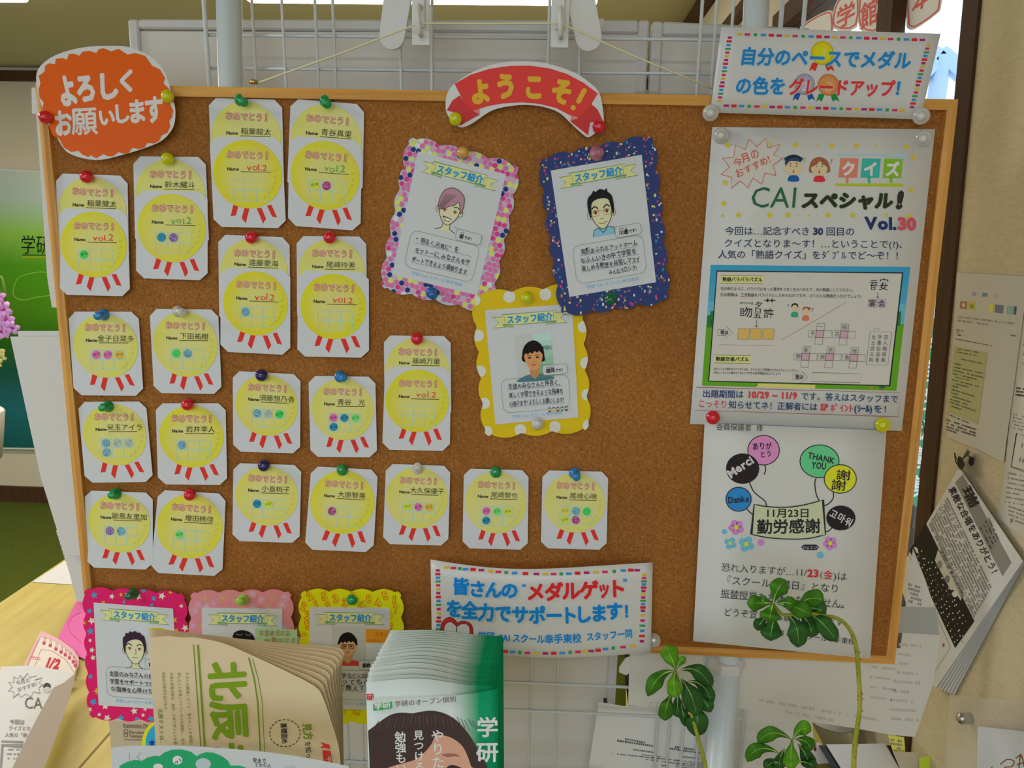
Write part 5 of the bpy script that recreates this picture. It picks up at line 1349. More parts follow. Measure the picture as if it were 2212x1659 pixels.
k.text('Vol.', 1540, 925, 1810, 930, 142, C(45, 50, 85), bold=.045, layer=4, outline=(C(140, 165, 195), .02), skew=-.04); k.text('30', 1815, 930, 1980, 934, 142, C(205, 75, 80), bold=.05, layer=4, outline=(C(140, 140, 185), .02), skew=-.04)
NV = C(48, 58, 92)
k.text('今回は…記念すべき', 338, 972, 1068, 976, 78, NV, bold=.008, layer=3); k.text('30', 1090, 975, 1180, 976, 82, NV, bold=.045, layer=3); k.text('回目の', 1200, 977, 1450, 979, 78, NV, bold=.008, layer=3)
k.text('クイズとなりま～す！…ということで(?)、', 328, 1076, 1905, 1088, 78, NV, bold=.006, layer=3)
k.text('人気の「熟語クイズ」を', 278, 1172, 1160, 1178, 78, NV, bold=.008, layer=3); k.text('ﾀﾞﾌﾞﾙ', 1165, 1178, 1375, 1180, 78, NV, bold=.006, layer=3); k.text('でど～ぞ！！', 1385, 1180, 1870, 1185, 78, NV, bold=.008, layer=3)
k.build('lettering', qo, qsf)
k = Ink((1480, 560, 3.95))
fr = [(218, 48), (1922, 66), (1803, 1122), (143, 1078)]
qq = quad_uv(fr)
def band(v0, v1, c, l): k.poly([tuple(qq(0, v0)), tuple(qq(1, v0)), tuple(qq(1, v1)), tuple(qq(0, v1))], C(*c), l)
band(0, .16, (58, 145, 185), 1); band(.16, .30, (70, 150, 185), 1.02); band(.30, .46, (95, 165, 190), 1.04); band(.46, 1, (90, 150, 35), 1.1)
for u, v, r in ((.02, .44, 55), (.0, .47, 50), (.985, .42, 60), (.97, .46, 60)):
    x, y = qq(u, v)
    if u < .5: k.poly([(x - 5 + 10 * (u < .01), y - r), (x + 35, y - r * 1.2), (x + 50, y + r), (x + 2, y + r)], C(45, 110, 60), 1.2)
    else: k.poly([(x - 70, y + r), (x - 60, y - r * .6), (x - 25, y - r), (x - 2, y - r * 1.1), (x - 12, y + r)], C(45, 110, 60), 1.2)
k.poly([(625, 1060), (1112, 1072), (1108, 1104), (610, 1090)], C(205, 190, 110), 1.3)
k.ell(1680, 1090, 26, 16, C(40, 100, 55), 1.4); k.rect(1672, 1096, 1688, 1118, C(150, 70, 60), 1.5); k.rect(1580, 1085, 1596, 1115, C(190, 110, 50), 1.4)
k.poly([(268, 96), (1862, 112), (1750, 1084), (196, 1044)], C(40, 42, 48), 2); k.poly([(276, 106), (1850, 122), (1739, 1074), (206, 1036)], C(188, 184, 178), 3)
k.build('puzzle_box_print', qo, qsf)
k = Ink((1480, 560, 3.95)); B_ = C(40, 40, 50); G_ = C(110, 105, 105)
k.poly([(308, 138), (670, 142), (664, 208), (300, 202)], C(205, 200, 125), 4); k.line([(308, 138), (670, 142)], 3, B_, layer=5); k.line([(300, 203), (664, 209)], 3, B_, layer=5)
k.poly([(254, 817), (560, 822), (554, 888), (247, 883)], C(205, 200, 125), 4); k.line([(254, 817), (560, 822)], 3, B_, layer=5); k.line([(247, 884), (554, 890)], 3, B_, layer=5)
for x in (448, 554, 660):
    q_ = [(x + 6, 591), (x + 102, 595), (x + 94, 685), (x, 680)]; k.poly(q_, C(205, 165, 90), 4); k.line(q_, 3, G_, True, 5)
def cross(x, y):
    for dx, dy in ((0, 0), (-66, -2), (66, 2), (8, -60), (-8, 60)):
        a, b = x + dx, y + dy; q_ = [(a - 30, b - 28), (a + 34, b - 26), (a + 28, b + 32), (a - 36, b + 30)]
        if (dx, dy) == (0, 0): k.poly(q_, C(185, 150, 165), 4)
        k.line(q_, 2.5, C(70, 65, 75), True, 5)
for c in ((1150, 635), (1356, 640), (1028, 830), (1234, 834), (1440, 838)): cross(*c)
k.line([(816, 693), (1374, 368)], 3.5, C(150, 105, 100), layer=5); k.line([(288, 729), (757, 737)], 3, C(160, 110, 110), layer=5)
for q_ in ([(280, 598), (350, 600), (354, 574), (405, 626), (346, 676), (350, 650), (276, 648)], [(920, 978), (992, 980), (996, 956), (1046, 1005), (986, 1054), (990, 1028), (916, 1026)], [(1088, 966), (1498, 977), (1490, 1053), (1078, 1044)], [(1578, 618), (1762, 622), (1730, 905), (1545, 900)]):
    k.line(q_, 2.5, G_, True, 5)
for x in (1563, 1642):
    q_ = [(x + 2, 340), (x + 72, 342), (x + 66, 410), (x - 6, 407)]; k.poly(q_, C(185, 165, 175), 4); k.line(q_, 2, C(140, 110, 130), True, 5)
for x, y0_, y1_, s_ in ((610, 520, 580, 16), (1644, 282, 330, 12)): k.line([(x, y0_), (x - 2, y1_)], 4, B_, layer=5); k.line([(x - s_, y1_ - s_), (x - 2, y1_), (x + s_ - 2, y1_ - s_)], 4, B_, layer=5)
for cx_, cy_, c1, c2 in ((936, 410, (35, 35, 35), (60, 150, 110)), (1030, 440, (140, 85, 50), (225, 110, 90))):
    k.ell(cx_, cy_ - 10, 30, 26, C(*c1), 4); k.ell(cx_, cy_ + 6, 25, 28, C(220, 175, 145), 5); k.blob([(cx_ - 30, cy_ + 82), (cx_ - 24, cy_ + 42), (cx_ + 20, cy_ + 42), (cx_ + 26, cy_ + 82)], C(*c2), 4)
k.ell(1055, 420, 18, 12, C(140, 85, 50), 4.5)
k.build('diagram_print', qo, qsf)
k = Ink((1480, 560, 3.95))
k.text('熟語バラバラパズル', 318, 186, 658, 190, 40, B_, bold=.03, layer=6); k.text('熟語交差パズル', 260, 866, 546, 870, 40, B_, bold=.03, layer=6)
k.text('右の例のように、バラバラになった漢字をうまくならべかえて、元の熟語にしてください。', 302, 262, 1452, 276, 32, B_, bold=.008, layer=6)
k.text('左の問題は、三字熟語をバラバラにしたものなのですが、さてどんな熟語だったのでしょう?', 300, 314, 1505, 328, 32, B_, bold=.008, layer=6)
k.line([(466, 320), (586, 322)], 3, C(190, 100, 100), layer=6)
k.text('右のリストの漢字をすべてあてはめ、タテヨコに三字熟語ができるようにしてください。', 244, 944, 978, 958, 24, B_, bold=.006, layer=6)
k.text('中央にくる5つの漢字のうち4つでできる四字熟語はなんでしょう?', 240, 976, 818, 986, 24, B_, bold=.006, layer=6)
k.text('答は', 300, 638, 370, 640, 38, B_, bold=.03, layer=6); k.text('答は', 938, 1016, 1010, 1018, 38, B_, bold=.03, layer=6)
# the jumbled characters
for ch, x, y, w, h in (('目', 462, 480, 44, 78), ('勿', 500, 486, 76, 96), ('夕', 588, 410, 78, 58), ('口', 590, 452, 62, 44), ('五', 580, 500, 72, 50), ('言', 664, 492, 50, 84), ('牛', 704, 496, 52, 94), ('一', 470, 388, 108, 40), ('艹', 668, 400, 108, 80)):
    k.text(ch, x, y, x + w, y + 2, h, B_, bold=.012, layer=6)
k.line([(478, 366), (474, 384)], 7, B_, layer=6); k.line([(574, 366), (570, 390)], 7, B_, layer=6)
for ch, x, y, w, h in (('云', 1572, 222, 76, 56), ('日', 1578, 258, 52, 44), ('宀', 1655, 220, 84, 70), ('女', 1652, 258, 80, 60), ('八', 1664, 222, 66, 34)): k.text(ch, x, y, x + w, y + 2, h, B_, bold=.012, layer=6)
k.text('宴', 1565, 398, 1628, 400, 62, B_, bold=.01, layer=6); k.text('会', 1645, 400, 1708, 402, 62, B_, bold=.01, layer=6)
for ch, x, y in (('一', 1132, 592), ('千', 1066, 650), ('純', 1340, 598), ('古', 1274, 654), ('影', 1012, 790), ('野', 944, 845), ('民', 1220, 794), ('旅', 1150, 850), ('修', 1426, 800), ('食', 1358, 854)): k.text(ch, x, y, x + 44, y + 1, 44, C(70, 65, 75), layer=6)
for i, row in enumerate(('女学芸', '士書人', '武日箱', '文品道', '両者楽')):
    for j, ch in enumerate(row): x, y = 1590 + j * 52 - i * 6, 680 + i * 48.5; k.text(ch, x, y, x + 40, y + 1, 42, C(80, 72, 75), layer=6)
k.text('リスト', 1604, 604, 1668, 605, 22, G_, layer=6); k.text('?', 866, 412, 892, 412, 40, G_, layer=6); k.text('?', 1070, 448, 1104, 448, 48, G_, layer=6)
q_ = [(96, 1092), (1842, 1140), (1818, 1345), (80, 1288)]; k.line(q_, 3, C(150, 85, 95), True, 4)
NB = C(40, 62, 105); RD = C(190, 60, 70)
k.text('出題期間は', 146, 1172, 500, 1180, 72, NB, bold=.012, layer=6); k.text('10/29 ~ 11/9', 530, 1182, 958, 1192, 78, RD, bold=.045, layer=6); k.text('です。答えはスタッフまで', 985, 1194, 1820, 1222, 72, NB, bold=.01, layer=6)
k.text('こっそり', 108, 1258, 362, 1266, 72, RD, bold=.012, layer=6); k.text('知らせてネ！正解者には', 370, 1268, 1130, 1288, 72, NB, bold=.012, layer=6); k.text('SP', 1155, 1290, 1222, 1292, 78, RD, bold=.05, layer=6); k.text('ﾎﾟｲﾝﾄ', 1240, 1296, 1435, 1300, 74, RD, bold=.02, layer=6)
k.text('(ｼｰﾙ)', 1440, 1300, 1598, 1304, 74, NB, bold=.03, layer=6); k.text('を！', 1605, 1304, 1770, 1308, 72, NB, bold=.012, layer=6)
k.build('fine_lettering', qo, qsf)
pin(1557, 293, 'clear', 'at the top left corner of the quiz poster', 'disc', Y=0.003)
pin(1994, 299, 'clear', 'at the top right corner of the quiz poster', 'disc', Y=0.003)

# ================================================================== THANKS NOTICE
tn = [(1522, 914), (1915, 930), (1880, 1423), (1497, 1385)]
nsf = ysurf(-0.0032, 0.006, 914, 1423)
no = grid_sheet('holiday_notice', tn, nsf, 'paper', 'white announcement with balloons and holiday banner below the quiz poster', 'poster', nu=4, nv=6)
k = Ink((1480, 880, 2.9625)); LK = C(45, 42, 48)
k.smooth([(510, 370), (515, 400), (505, 430)], 7, LK, layer=1); k.smooth([(412, 478), (440, 540), (510, 600), (520, 640)], 7, LK, layer=1); k.smooth([(395, 650), (415, 672), (440, 690)], 7, LK, layer=1)
k.smooth([(838, 452), (830, 490), (840, 560), (860, 600)], 7, LK, layer=1); k.smooth([(948, 540), (948, 580), (920, 615), (890, 630)], 7, LK, layer=1); k.smooth([(940, 770), (920, 790), (895, 795)], 7, LK, layer=1)
for x, y, rx, ry, c, ly in ((502, 274, 104, 98, (205, 130, 180), 2), (368, 392, 107, 98, (42, 35, 38), 3.5), (342, 588, 84, 80, (45, 125, 190), 2), (860, 345, 128, 108, (95, 185, 130), 2), (993, 458, 106, 94, (205, 200, 45), 3.5), (997, 708, 94, 80, (42, 35, 38), 2)):
    k.ell(x, y, rx, ry, LK, ly, 26); k.ell(x, y, rx - 6, ry - 6, C(*c), ly + .5, 26)
bn = spline([(442, 620), (520, 635), (640, 640), (760, 625), (882, 592)], False, 3) + spline([(898, 815), (780, 840), (640, 842), (520, 832), (424, 812)], False, 3)
k.poly(bn, C(180, 185, 155), 5); k.line(bn, 7, LK, True, 5.5)
def flower(x, y, r, c):
    for i in range(5 if c[0] > 150 else 4): a = i * 2 * pi / (5 if c[0] > 150 else 4) + .5; k.ell(x + r * .55 * cos(a), y + r * .55 * sin(a), r * .45, r * .42, C(*c), 2, 12)
    k.ell(x, y, r * .3, r * .3, C(215, 200, 60), 3, 10)
flower(327, 768, 52, (190, 125, 190)); flower(290, 870, 42, (105, 170, 215)); flower(392, 875, 54, (105, 170, 215)); flower(928, 870, 48, (190, 125, 190))
for x, y, r, c in ((250, 795, 17, (105, 170, 215)), (485, 865, 22, (190, 125, 190)), (865, 945, 23, (105, 170, 215))): k.ell(x, y, r, r, C(*c), 2, 14)
rrp = [(760, 878), (840, 878), (858, 895), (840, 914), (760, 912), (742, 895)]; k.poly(rrp, LK, 3)
k.build('balloon_print', no, nsf)
k = Ink((1480, 880, 2.9625)); TX = C(60, 58, 62)
k.text('会員保護者', 198, 142, 425, 147, 46, TX, layer=3); k.text('様', 455, 148, 497, 149, 46, TX, layer=3)
k.hand('ありが', 432, 275, 558, 258, 48, LK, layer=6, bold=.02); k.hand('とう', 480, 318, 555, 310, 46, LK, layer=6, bold=.02)
k.hand('Merci', 290, 455, 445, 350, 76, C(190, 185, 192), layer=6, bold=.035, jit=.05); k.hand('Danke', 275, 612, 410, 605, 58, LK, layer=6, bold=.02, jit=.05)
k.hand('THANK', 782, 325, 955, 362, 56, LK, layer=6, bold=.02, jit=.04); k.hand('YOU', 808, 388, 900, 400, 60, LK, layer=6, bold=.02, jit=.04)
k.hand('謝謝'[0], 962, 455, 1060, 462, 72, LK, layer=6, bold=.01, jit=.02); k.hand('謝', 930, 520, 1030, 530, 72, LK, layer=6, bold=.01, jit=.02)
k.hand('고마워', 918, 690, 1062, 768, 62, C(190, 185, 192), layer=6, bold=.025, jit=.03)
k.text('11月23日', 512, 700, 800, 700, 64, LK, bold=.02, layer=6); k.text('勤労感謝', 458, 802, 868, 795, 98, LK, bold=.025, layer=6)
k.text('ジョブ-ブ!', 752, 906, 850, 908, 22, C(190, 188, 190), bold=.02, layer=6)
k.text('恐れ入りますが…11/', 228, 1045, 778, 1080, 60, TX, layer=3); k.text('23', 782, 1084, 856, 1086, 66, C(195, 50, 55), bold=.04, layer=3); k.text('(', 862, 1088, 880, 1089, 60, TX, layer=3)
k.text('金', 882, 1094, 944, 1098, 62, C(195, 60, 65), bold=.01, layer=3); k.text(')は', 948, 1100, 1038, 1106, 58, TX, layer=3)
k.text('『スクール休講日』となり', 232, 1126, 988, 1185, 62, TX, layer=3)
k.text('振替授業もお休いたしません。', 224, 1212, 1055, 1284, 60, TX, layer=3); k.line([(224, 1216), (1018, 1284)], 3, TX, layer=3)
k.text('どうぞ宜しくお願いいたします。', 242, 1330, 1070, 1402, 58, TX, layer=3)
k.text('学研 CAI スクール幸手東校', 545, 1455, 1085, 1518, 44, TX, layer=3)
k.build('lettering', no, nsf)
pin(1540, 902, 'red', 'at the upper left corner of the white announcement', 'disc', Y=-0.0045, sc=.9)
pin(1907, 918, 'yellow', 'at the upper right corner of the white announcement', 'disc', Y=-0.0045, sc=.95)
#==PART4==
# ================================================================== LOW COUNTER IN FRONT (below the picture)
struct(box('counter_top', (-0.55, -0.42, 0.66), (0.50, -0.03, 0.69), 'table'))
for x, y in ((-0.5, -0.38), (0.45, -0.38), (-0.5, -0.07), (0.45, -0.07)): struct(box('counter_leg', (x - .02, y - .02, 0), (x + .02, y + .02, 0.66), 'table'))

# ------------------------------------------------------------------ on the table, left
zt = ZT + 0.0012
def tsheet(name, pts, m, lab, cat, z=zt, thick=0.0006, cols=None, bend=None):
    sf = zsurf(z, bend); return sheet(name, pts, sf, m, lab, cat, thick=thick, cols=cols), sf
tsheet('paper_sheet', [(70, 1257), (140, 1212), (210, 1232), (205, 1266)], 'paper', 'white sheet lying on the far end of the table beside the comb-bound binder', 'paper')
M['hotpink'] = mat('hot_pink_paper', C(240, 92, 150), 0.7)
o, sf = tsheet('pink_paper', [(200, 1280), (178, 1284), (164, 1300), (150, 1328), (137, 1353), (126, 1376), (117, 1392), (150, 1410), (184, 1424), (215, 1428), (230, 1290)], 'hotpink', 'hot pink paper shape on the table by the lower left corner of the board', 'paper', z=zt + 0.002)
k = Ink(); k.smooth([(176, 1322), (158, 1330), (148, 1346), (150, 1362), (164, 1378), (176, 1388)], 1.2, C(215, 75, 125)); k.build('outline_print', o, sf, base=0.0004)
M['palepink'] = mat('pale_pink_paper', C(208, 165, 170, 1.4), 0.7)
o, sf = tsheet('calendar_leaflet', [(88, 1362), (104, 1368), (130, 1382), (158, 1402), (170, 1420), (170, 1436), (161, 1458), (120, 1447), (50, 1440)], 'palepink', 'pale pink leaflet drawn like a spiral calendar page, on the table', 'leaflet', z=zt + 0.006)
k = Ink((0, 1240, 3.96)); RC = C(175, 60, 85)
k.poly([(352, 536), (440, 560), (560, 640), (652, 740), (640, 860), (240, 790)], C(205, 190, 180), 1); k.line([(230, 790), (300, 620), (352, 536), (440, 560)], 4, C(170, 120, 120), layer=2)
for x, y in ((378, 590), (432, 610), (480, 640), (524, 666), (560, 690), (596, 716), (628, 750), (646, 782)): k.poly([(x - 14, y - 14), (x + 14, y - 8), (x + 8, y + 18), (x - 16, y + 12)], RC, 3); k.line([(x, y - 50), (x - 4, y - 10)], 4, RC, layer=3); k.line([(x + 12, y - 46), (x + 8, y - 8)], 4, RC, layer=3)
k.line([(300, 780), (350, 645), (440, 655), (560, 730), (640, 850)], 4, C(170, 90, 90), layer=3); k.text('1/2', 378, 790, 500, 812, 115, C(180, 40, 60), bold=.06, layer=4, skew=.2)
k.line([(270, 706), (340, 716), (345, 732), (268, 722)], 4, C(190, 110, 120), True, 4)
k.build('calendar_print', o, sf, base=0.0006)
lsf = zsurf(zt + 0.016)
o = sheet('quiz_leaflet', [(2, 1440), (60, 1438), (100, 1442), (135, 1450), (162, 1457), (139, 1474), (116, 1485), (70, 1570), (24, 1664), (-30, 1664)], lsf, 'paper', 'grey printed quiz leaflet curling on the table at the lower left corner', 'leaflet')
k = Ink((0, 1240, 3.96)); GY = C(120, 118, 115)
bu = [(170, 865), (195, 900), (235, 845), (255, 885), (310, 870), (300, 905), (360, 885), (335, 930), (365, 945), (330, 975), (345, 1020), (285, 1005), (265, 1050), (220, 1025), (175, 1055), (160, 1020), (110, 1060), (120, 1005), (72, 1000), (105, 965), (75, 925), (120, 925), (115, 880), (160, 895)]
k.line(bu, 4, GY, True, 2); k.hand('今月の', 140, 950, 260, 918, 44, GY, layer=2); k.hand('おすすめ!', 150, 1005, 320, 955, 44, GY, layer=2)
k.text('CA', 205, 1148, 365, 1152, 140, C(95, 92, 90), layer=2); k.ell(402, 985, 34, 32, C(170, 165, 160), 2); k.blob([(372, 975), (374, 945), (402, 930), (430, 945), (430, 972), (402, 962)], C(60, 58, 58), 3)
k.text('今回は', 82, 1280, 210, 1284, 46, GY, bold=.02, layer=2); k.text('クイズとな', 72, 1332, 262, 1336, 42, GY, bold=.01, layer=2); k.text('人気の「熟', 40, 1390, 232, 1394, 42, GY, bold=.01, layer=2)
k.line([(12, 1430), (195, 1436), (185, 1470), (20, 1462), (5, 1659)], 16, C(125, 125, 125), layer=2)
for i in range(3): k.greek(55, 1500 + i * 38, 170, 1502 + i * 38, 16, GY, 2)
k.build('leaflet_print', o, lsf, base=0.0006)
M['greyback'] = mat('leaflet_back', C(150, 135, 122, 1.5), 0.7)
sheet('leaflet_curl', [(165, 1452), (139, 1474), (116, 1485), (70, 1570), (24, 1664), (94, 1664), (125, 1580), (150, 1510)], zsurf(zt + 0.03), 'greyback', None, None, parent=o)

# box behind the lower left frames
M['kraft'] = mat('grey_card', C(168, 158, 135), 0.7)
bxs = ysurf(0.03)
a, b = PY([(235, 1556), (412, 1556)], 0.03)
bo = empty('file_box', (a[0], 0.03, ZT), 'grey archive box with a retention period label and a round blue sticker', 'box')
box('box_body', (a[0], 0.03, ZT), (b[0], 0.115, a[2]), 'kraft', bo)
k = Ink((0, 1240, 3.96)); TB = C(75, 72, 70)
k.text('Retention Period', 1052, 1306, 1330, 1312, 36, TB, bold=.01, layer=2); k.line([(1052, 1315), (1400, 1322)], 4, TB, layer=2); k.line([(1060, 1418), (1400, 1424)], 4, TB, layer=2)
k.text('Permanent', 1102, 1366, 1285, 1370, 36, TB, bold=.01, layer=2); k.text('Temporary', 1102, 1398, 1290, 1402, 36, TB, bold=.01, layer=2)
for y in (1334, 1368): k.line([(1060, y), (1090, y), (1090, y + 26), (1060, y + 26)], 4, TB, True, 2)
k.ell(1430, 1440, 215, 215, C(215, 205, 30), 3, 40); k.ell(1430, 1440, 185, 185, C(50, 150, 190), 4, 40); k.star(1300, 1445, 34, C(25, 55, 130), 5)
k.build('label_print', bo, bxs, base=0.0008)
# ------------------------------------------------------------------ newspapers
M['news'] = mat('newsprint', (0.88, 0.70, 0.46), 0.8, 0.1)
nw = empty('newspaper_bundle', PY([(520, 1700)], -0.17)[0] * [1, 1, 0] + [0, 0, 0.69], 'fanned bundle of cream folded newspapers with big green title, in front of the board', 'newspaper')
front = [(322, 1378), (360, 1374), (394, 1377), (425, 1377.6), (481, 1389), (541, 1414), (607, 1444.5), (680, 1482), (698, 1508), (713, 1550), (728, 1598), (735, 1641), (737, 1720)]
back = [(321, 1361), (355, 1361), (380, 1363), (420, 1368), (470, 1374), (531, 1381), (632, 1391), (736, 1401), (738, 1440), (740, 1500), (741, 1560), (742, 1620), (743, 1720)]
NP = 9
for i in range(NP):
    t = i / (NP - 1); e = t ** 1.15
    pts = [((1 - e) * b_[0] + e * f_[0], (1 - e) * b_[1] + e * f_[1]) for b_, f_ in zip(back, front)]
    ol = spline(pts, False, 3) + [(342, 1720), (336, 1600), (330, 1518), (325, 1450)]
    Yk = -0.125 - 0.0065 * i
    sf = ysurf(Yk, bend=lambda p: -0.010 * (p[:, 0] - 320) / 420)
    ol = [tuple(map(float, p)) for p in ol]
    o = sheet('newspaper', ol, sf, 'news', None, None, parent=nw, thick=0.0022)
nsf = sf; fp = o
k = Ink((380, 1240, 3.96)); GN = C(105, 130, 35); ND = C(115, 115, 60)
UPR = (1, 0.06)
def rot_text(k, s_, x, y, w, h, c, bold=0, layer=2, lean=0.05):
    "characters turned a quarter clockwise, running down the page: one stretched glyph each"
    for i, ch in enumerate(s_):
        y0_ = y + i * w
        k.text(ch, x + lean * i * w, y0_, x + lean * (i + 1) * w, y0_ + w, h, c, bold=bold, layer=layer, up=(1, -lean))
k.line([(150, 605), (212, 1475)], 9, GN, layer=2); k.line([(188, 605), (246, 1475)], 16, GN, layer=2)
k.line([(622, 715), (670, 900), (700, 1100), (722, 1515)], 12, GN, layer=2); k.line([(655, 730), (705, 900), (738, 1100), (758, 1518)], 6, GN, layer=2)
rot_text(k, '北辰', 300, 755, 335, 345, C(110, 140, 30), .035, 3, .06); k.text('テ', 338, 1440, 346, 1640, 300, C(110, 140, 30), bold=.035, layer=3, up=(1, -.05))
k.line([(932 + 130 * cos(a), 1362 + 115 * sin(a)) for a in np.linspace(0, 2 * pi, 2)], .01, LN, layer=2)
for i in range(22):
    a = i * 2 * pi / 22; b = a + .17; k.line([(932 + 130 * cos(a), 1362 + 116 * sin(a)), (932 + 130 * cos(b), 1362 + 116 * sin(b))], 7, LN, layer=2)
rot_text(k, '基礎固め', 898, 1275, 45, 58, LN, .02, 3, .06)
rot_text(k, '見方', 1085, 1280, 72, 85, GN, .03, 3, .12); rot_text(k, 'を知っ', 1105, 1432, 50, 56, C(60, 62, 50), .01, 3, .08)
k.poly([(1230, 1438), (1312, 1460), (1320, 1500), (1275, 1488), (1232, 1488), (1262, 1465)], C(210, 55, 45), 2); k.poly([(1252, 1508), (1320, 1512), (1342, 1640), (1268, 1640)], C(210, 55, 45), 2); k.text('中', 1290, 1560, 1296, 1610, 50, C(215, 200, 170), layer=3, up=(1, -.1))
for i, (x, y0_, y1_, tx_) in enumerate(((92, 838, 1472, 'テストは勉強したこと・覚えたことを実際に'), (24, 842, 1465, '学んだことが身についているかを確認し、あや'), (-42, 842, 1462, '中学の学習内容は、高校・大学で学ぶことの基'), (-108, 838, 1190, '将来の可能性を広げます。'))):
    n_ = len(tx_); w_ = (y1_ - y0_) / n_; rot_text(k, tx_, x - 12, y0_, w_, 32, ND, 0, 2, .06)
rot_text(k, '北辰テストは、学', -152, 1150, 46, 42, C(95, 115, 40), .01, 2, .06)
k.build('newspaper_print', nw, nsf, base=0.0003)
yl = C(215, 190, 50)
sheet('yellow_tab', [(322, 1357), (345, 1356), (366, 1361), (366, 1366), (322, 1368)], ysurf(-0.119), mat('yellow_tab', yl, 0.7), None, None, parent=nw)

# ------------------------------------------------------------------ brochures
NB_ = 16
def lerp(a, b, t): return a + (b - a) * t
bh_left = [(160, 690), (172, 645), (185, 585), (200, 530), (222, 490), (248, 455), (274, 408), (296, 362), (316, 322), (338, 285), (356, 256), (372, 228), (388, 198), (402, 168), (416, 140), (432, 112)]
bh_right = [(1622, 735), (1618, 712), (1612, 655), (1618, 600), (1624, 550), (1620, 510), (1652, 442), (1662, 390), (1668, 345), (1674, 316), (1682, 275), (1688, 246), (1692, 222), (1695, 205), (1697, 192), (1700, 180)]
GRN = np.array(C(12, 130, 88)); WHT = np.array(C(186, 194, 194))
M['gback'] = mat('brochure_back', C(20, 95, 65), 0.5)
M['pages'] = mat('brochure_pages', C(205, 215, 208), 0.6)
for i in range(NB_ - 1, -1, -1):
    (lx, ly), (rx_, ry_) = bh_left[i], bh_right[i]
    TL_ = (lx / 5.2 + 760, ly / 5.2 + 1340); TR_ = (rx_ / 5.2 + 760, ry_ / 5.2 + 1340)
    Y0 = -0.238 + i * 0.0095
    bz = lambda p: -0.004 * np.sin(np.clip((p[:, 0] - 800) / 285, 0, 1) * pi * 1.2)
    sf = ysurf(Y0, bend=bz)
    bow = 5 + 11 * math.exp(-((i - 4) / 5) ** 2)
    def topf(p, U, V, bow=bow): q_ = p.copy(); q_[..., 1] -= bow * np.sin(pi * np.clip(U * 1.25, 0, 1)) ** 1.5 * (1 - V); return q_
    def colf(U, V):
        t = np.clip((U - 0.66) / 0.18, 0, 1)[:, None]; return WHT * (1 - t) + GRN * t
    lab = 'green and white brochure behind the front one in the upright stack' if i else None
    bt = [(790, 1720), (1092, 1720)]
    o = grid_sheet('brochure', [TL_, TR_, (1090 - (16 - i) * .6, 1720), (797 + i * 1.5, 1720)], sf, 'ink', 'white to green brochure standing in the stack behind the front brochure', 'brochure', 'brochures stacked upright behind the front one', nu=14, nv=2, thick=0.0010, topf=topf, colf=colf)
    # the pages inside
    psf = ysurf(Y0 + 0.0011, bend=bz)
    def topp(p, U, V, bow=bow): q_ = p.copy(); q_[..., 1] -= (bow - 1.0) * np.sin(pi * np.clip(U * 1.25, 0, 1)) ** 1.5 * (1 - V); return q_
    grid_sheet('pages', [(TL_[0] + 1, TL_[1] + 0.8), (TR_[0] - 2, TR_[1] + 0.8), (1086 - (16 - i) * .6, 1720), (799 + i * 1.5, 1720)], psf, 'pages', nu=14, nv=2, thick=0.0022, topf=topp, parent=o)
    tp = lambda p, U, V, bow=bow: topp(p, U, V, bow + 1.9)
    grid_sheet('back_cover', [TL_, TR_, (1090 - (16 - i) * .6, 1720), (797 + i * 1.5, 1720)], ysurf(Y0 + 0.0036, bend=bz), 'gback', nu=14, nv=2, thick=0.0005, topf=tp, parent=o)  # green back cover, raised so its edge draws the shaded gaps between brochures
fsf = ysurf(-0.245)
fc = [(793, 1514), (1075.5, 1487.5), (1075.5, 1720), (804, 1720)]
def ftop(p, U, V): q_ = p.copy(); q_[..., 1] += 4 * np.sin(pi * U) * (1 - V) - 3 * np.sin(2 * pi * U) * (1 - V); return q_
fo = grid_sheet('front_brochure', fc, fsf, 'ink', 'frontmost brochure of the stack, cover photo of a dark haired head and white vertical writing', 'brochure', nu=14, nv=2, thick=0.004, topf=ftop, colf=colf)
k = Ink((760, 1340, 5.2))
hair = [(182, 1240), (250, 1190), (340, 1120), (450, 1055), (560, 1038), (680, 1045), (760, 1030), (900, 1015), (1050, 1050), (1180, 1130), (1290, 1250), (1380, 1390), (1440, 1500), (1500, 1600), (1560, 1760), (205, 1760), (195, 1500)]
HR = C(66, 52, 52)
hs = spline(hair[:14], False, 3) + hair[14:]
k.poly(hs, HR, 1)
for i in range(26):
    x = 300 + i * 42; y = 1120 - 80 * sin(pi * i / 26) + 10 * (i % 3)
    k.line([(x, y + 10), (x + (x - 800) * .12, y + 110 + 8 * (i % 4))], 6, C(96, 82, 86) if i % 2 else C(82, 68, 72), layer=1.5)
k.poly(spline([(400, 1660), (600, 1600), (720, 1560), (820, 1480), (900, 1380), (940, 1290), (1010, 1290), (1120, 1320), (1230, 1400), (1290, 1500), (1340, 1640), (1380, 1760), (300, 1760)], True, 3), C(196, 148, 128), 2)
k.blob([(1010, 1510), (1080, 1495), (1160, 1500), (1215, 1530), (1150, 1528), (1070, 1535)], C(140, 100, 88), 3); k.blob([(1080, 1640), (1130, 1625), (1190, 1640), (1230, 1665), (1080, 1665)], C(60, 45, 45), 3)
k.build('cover_photo', fo, fsf, base=0.0004)
k = Ink((760, 1340, 5.2)); WT = C(205, 205, 210)
for col_, x, w_ in (('やりたい', 890, 150), ('見つける', 692, 118), ('勉強もい', 480, 130)):
    for i, ch in enumerate(col_):
        y = {890: 1355, 692: 1335, 480: 1360}[x] + i * {890: 148, 692: 118, 480: 118}[x]
        k.text(ch, x + i * 4, y, x + w_ + i * 4, y - 4, w_ * .98, WT, bold=.02, layer=5)
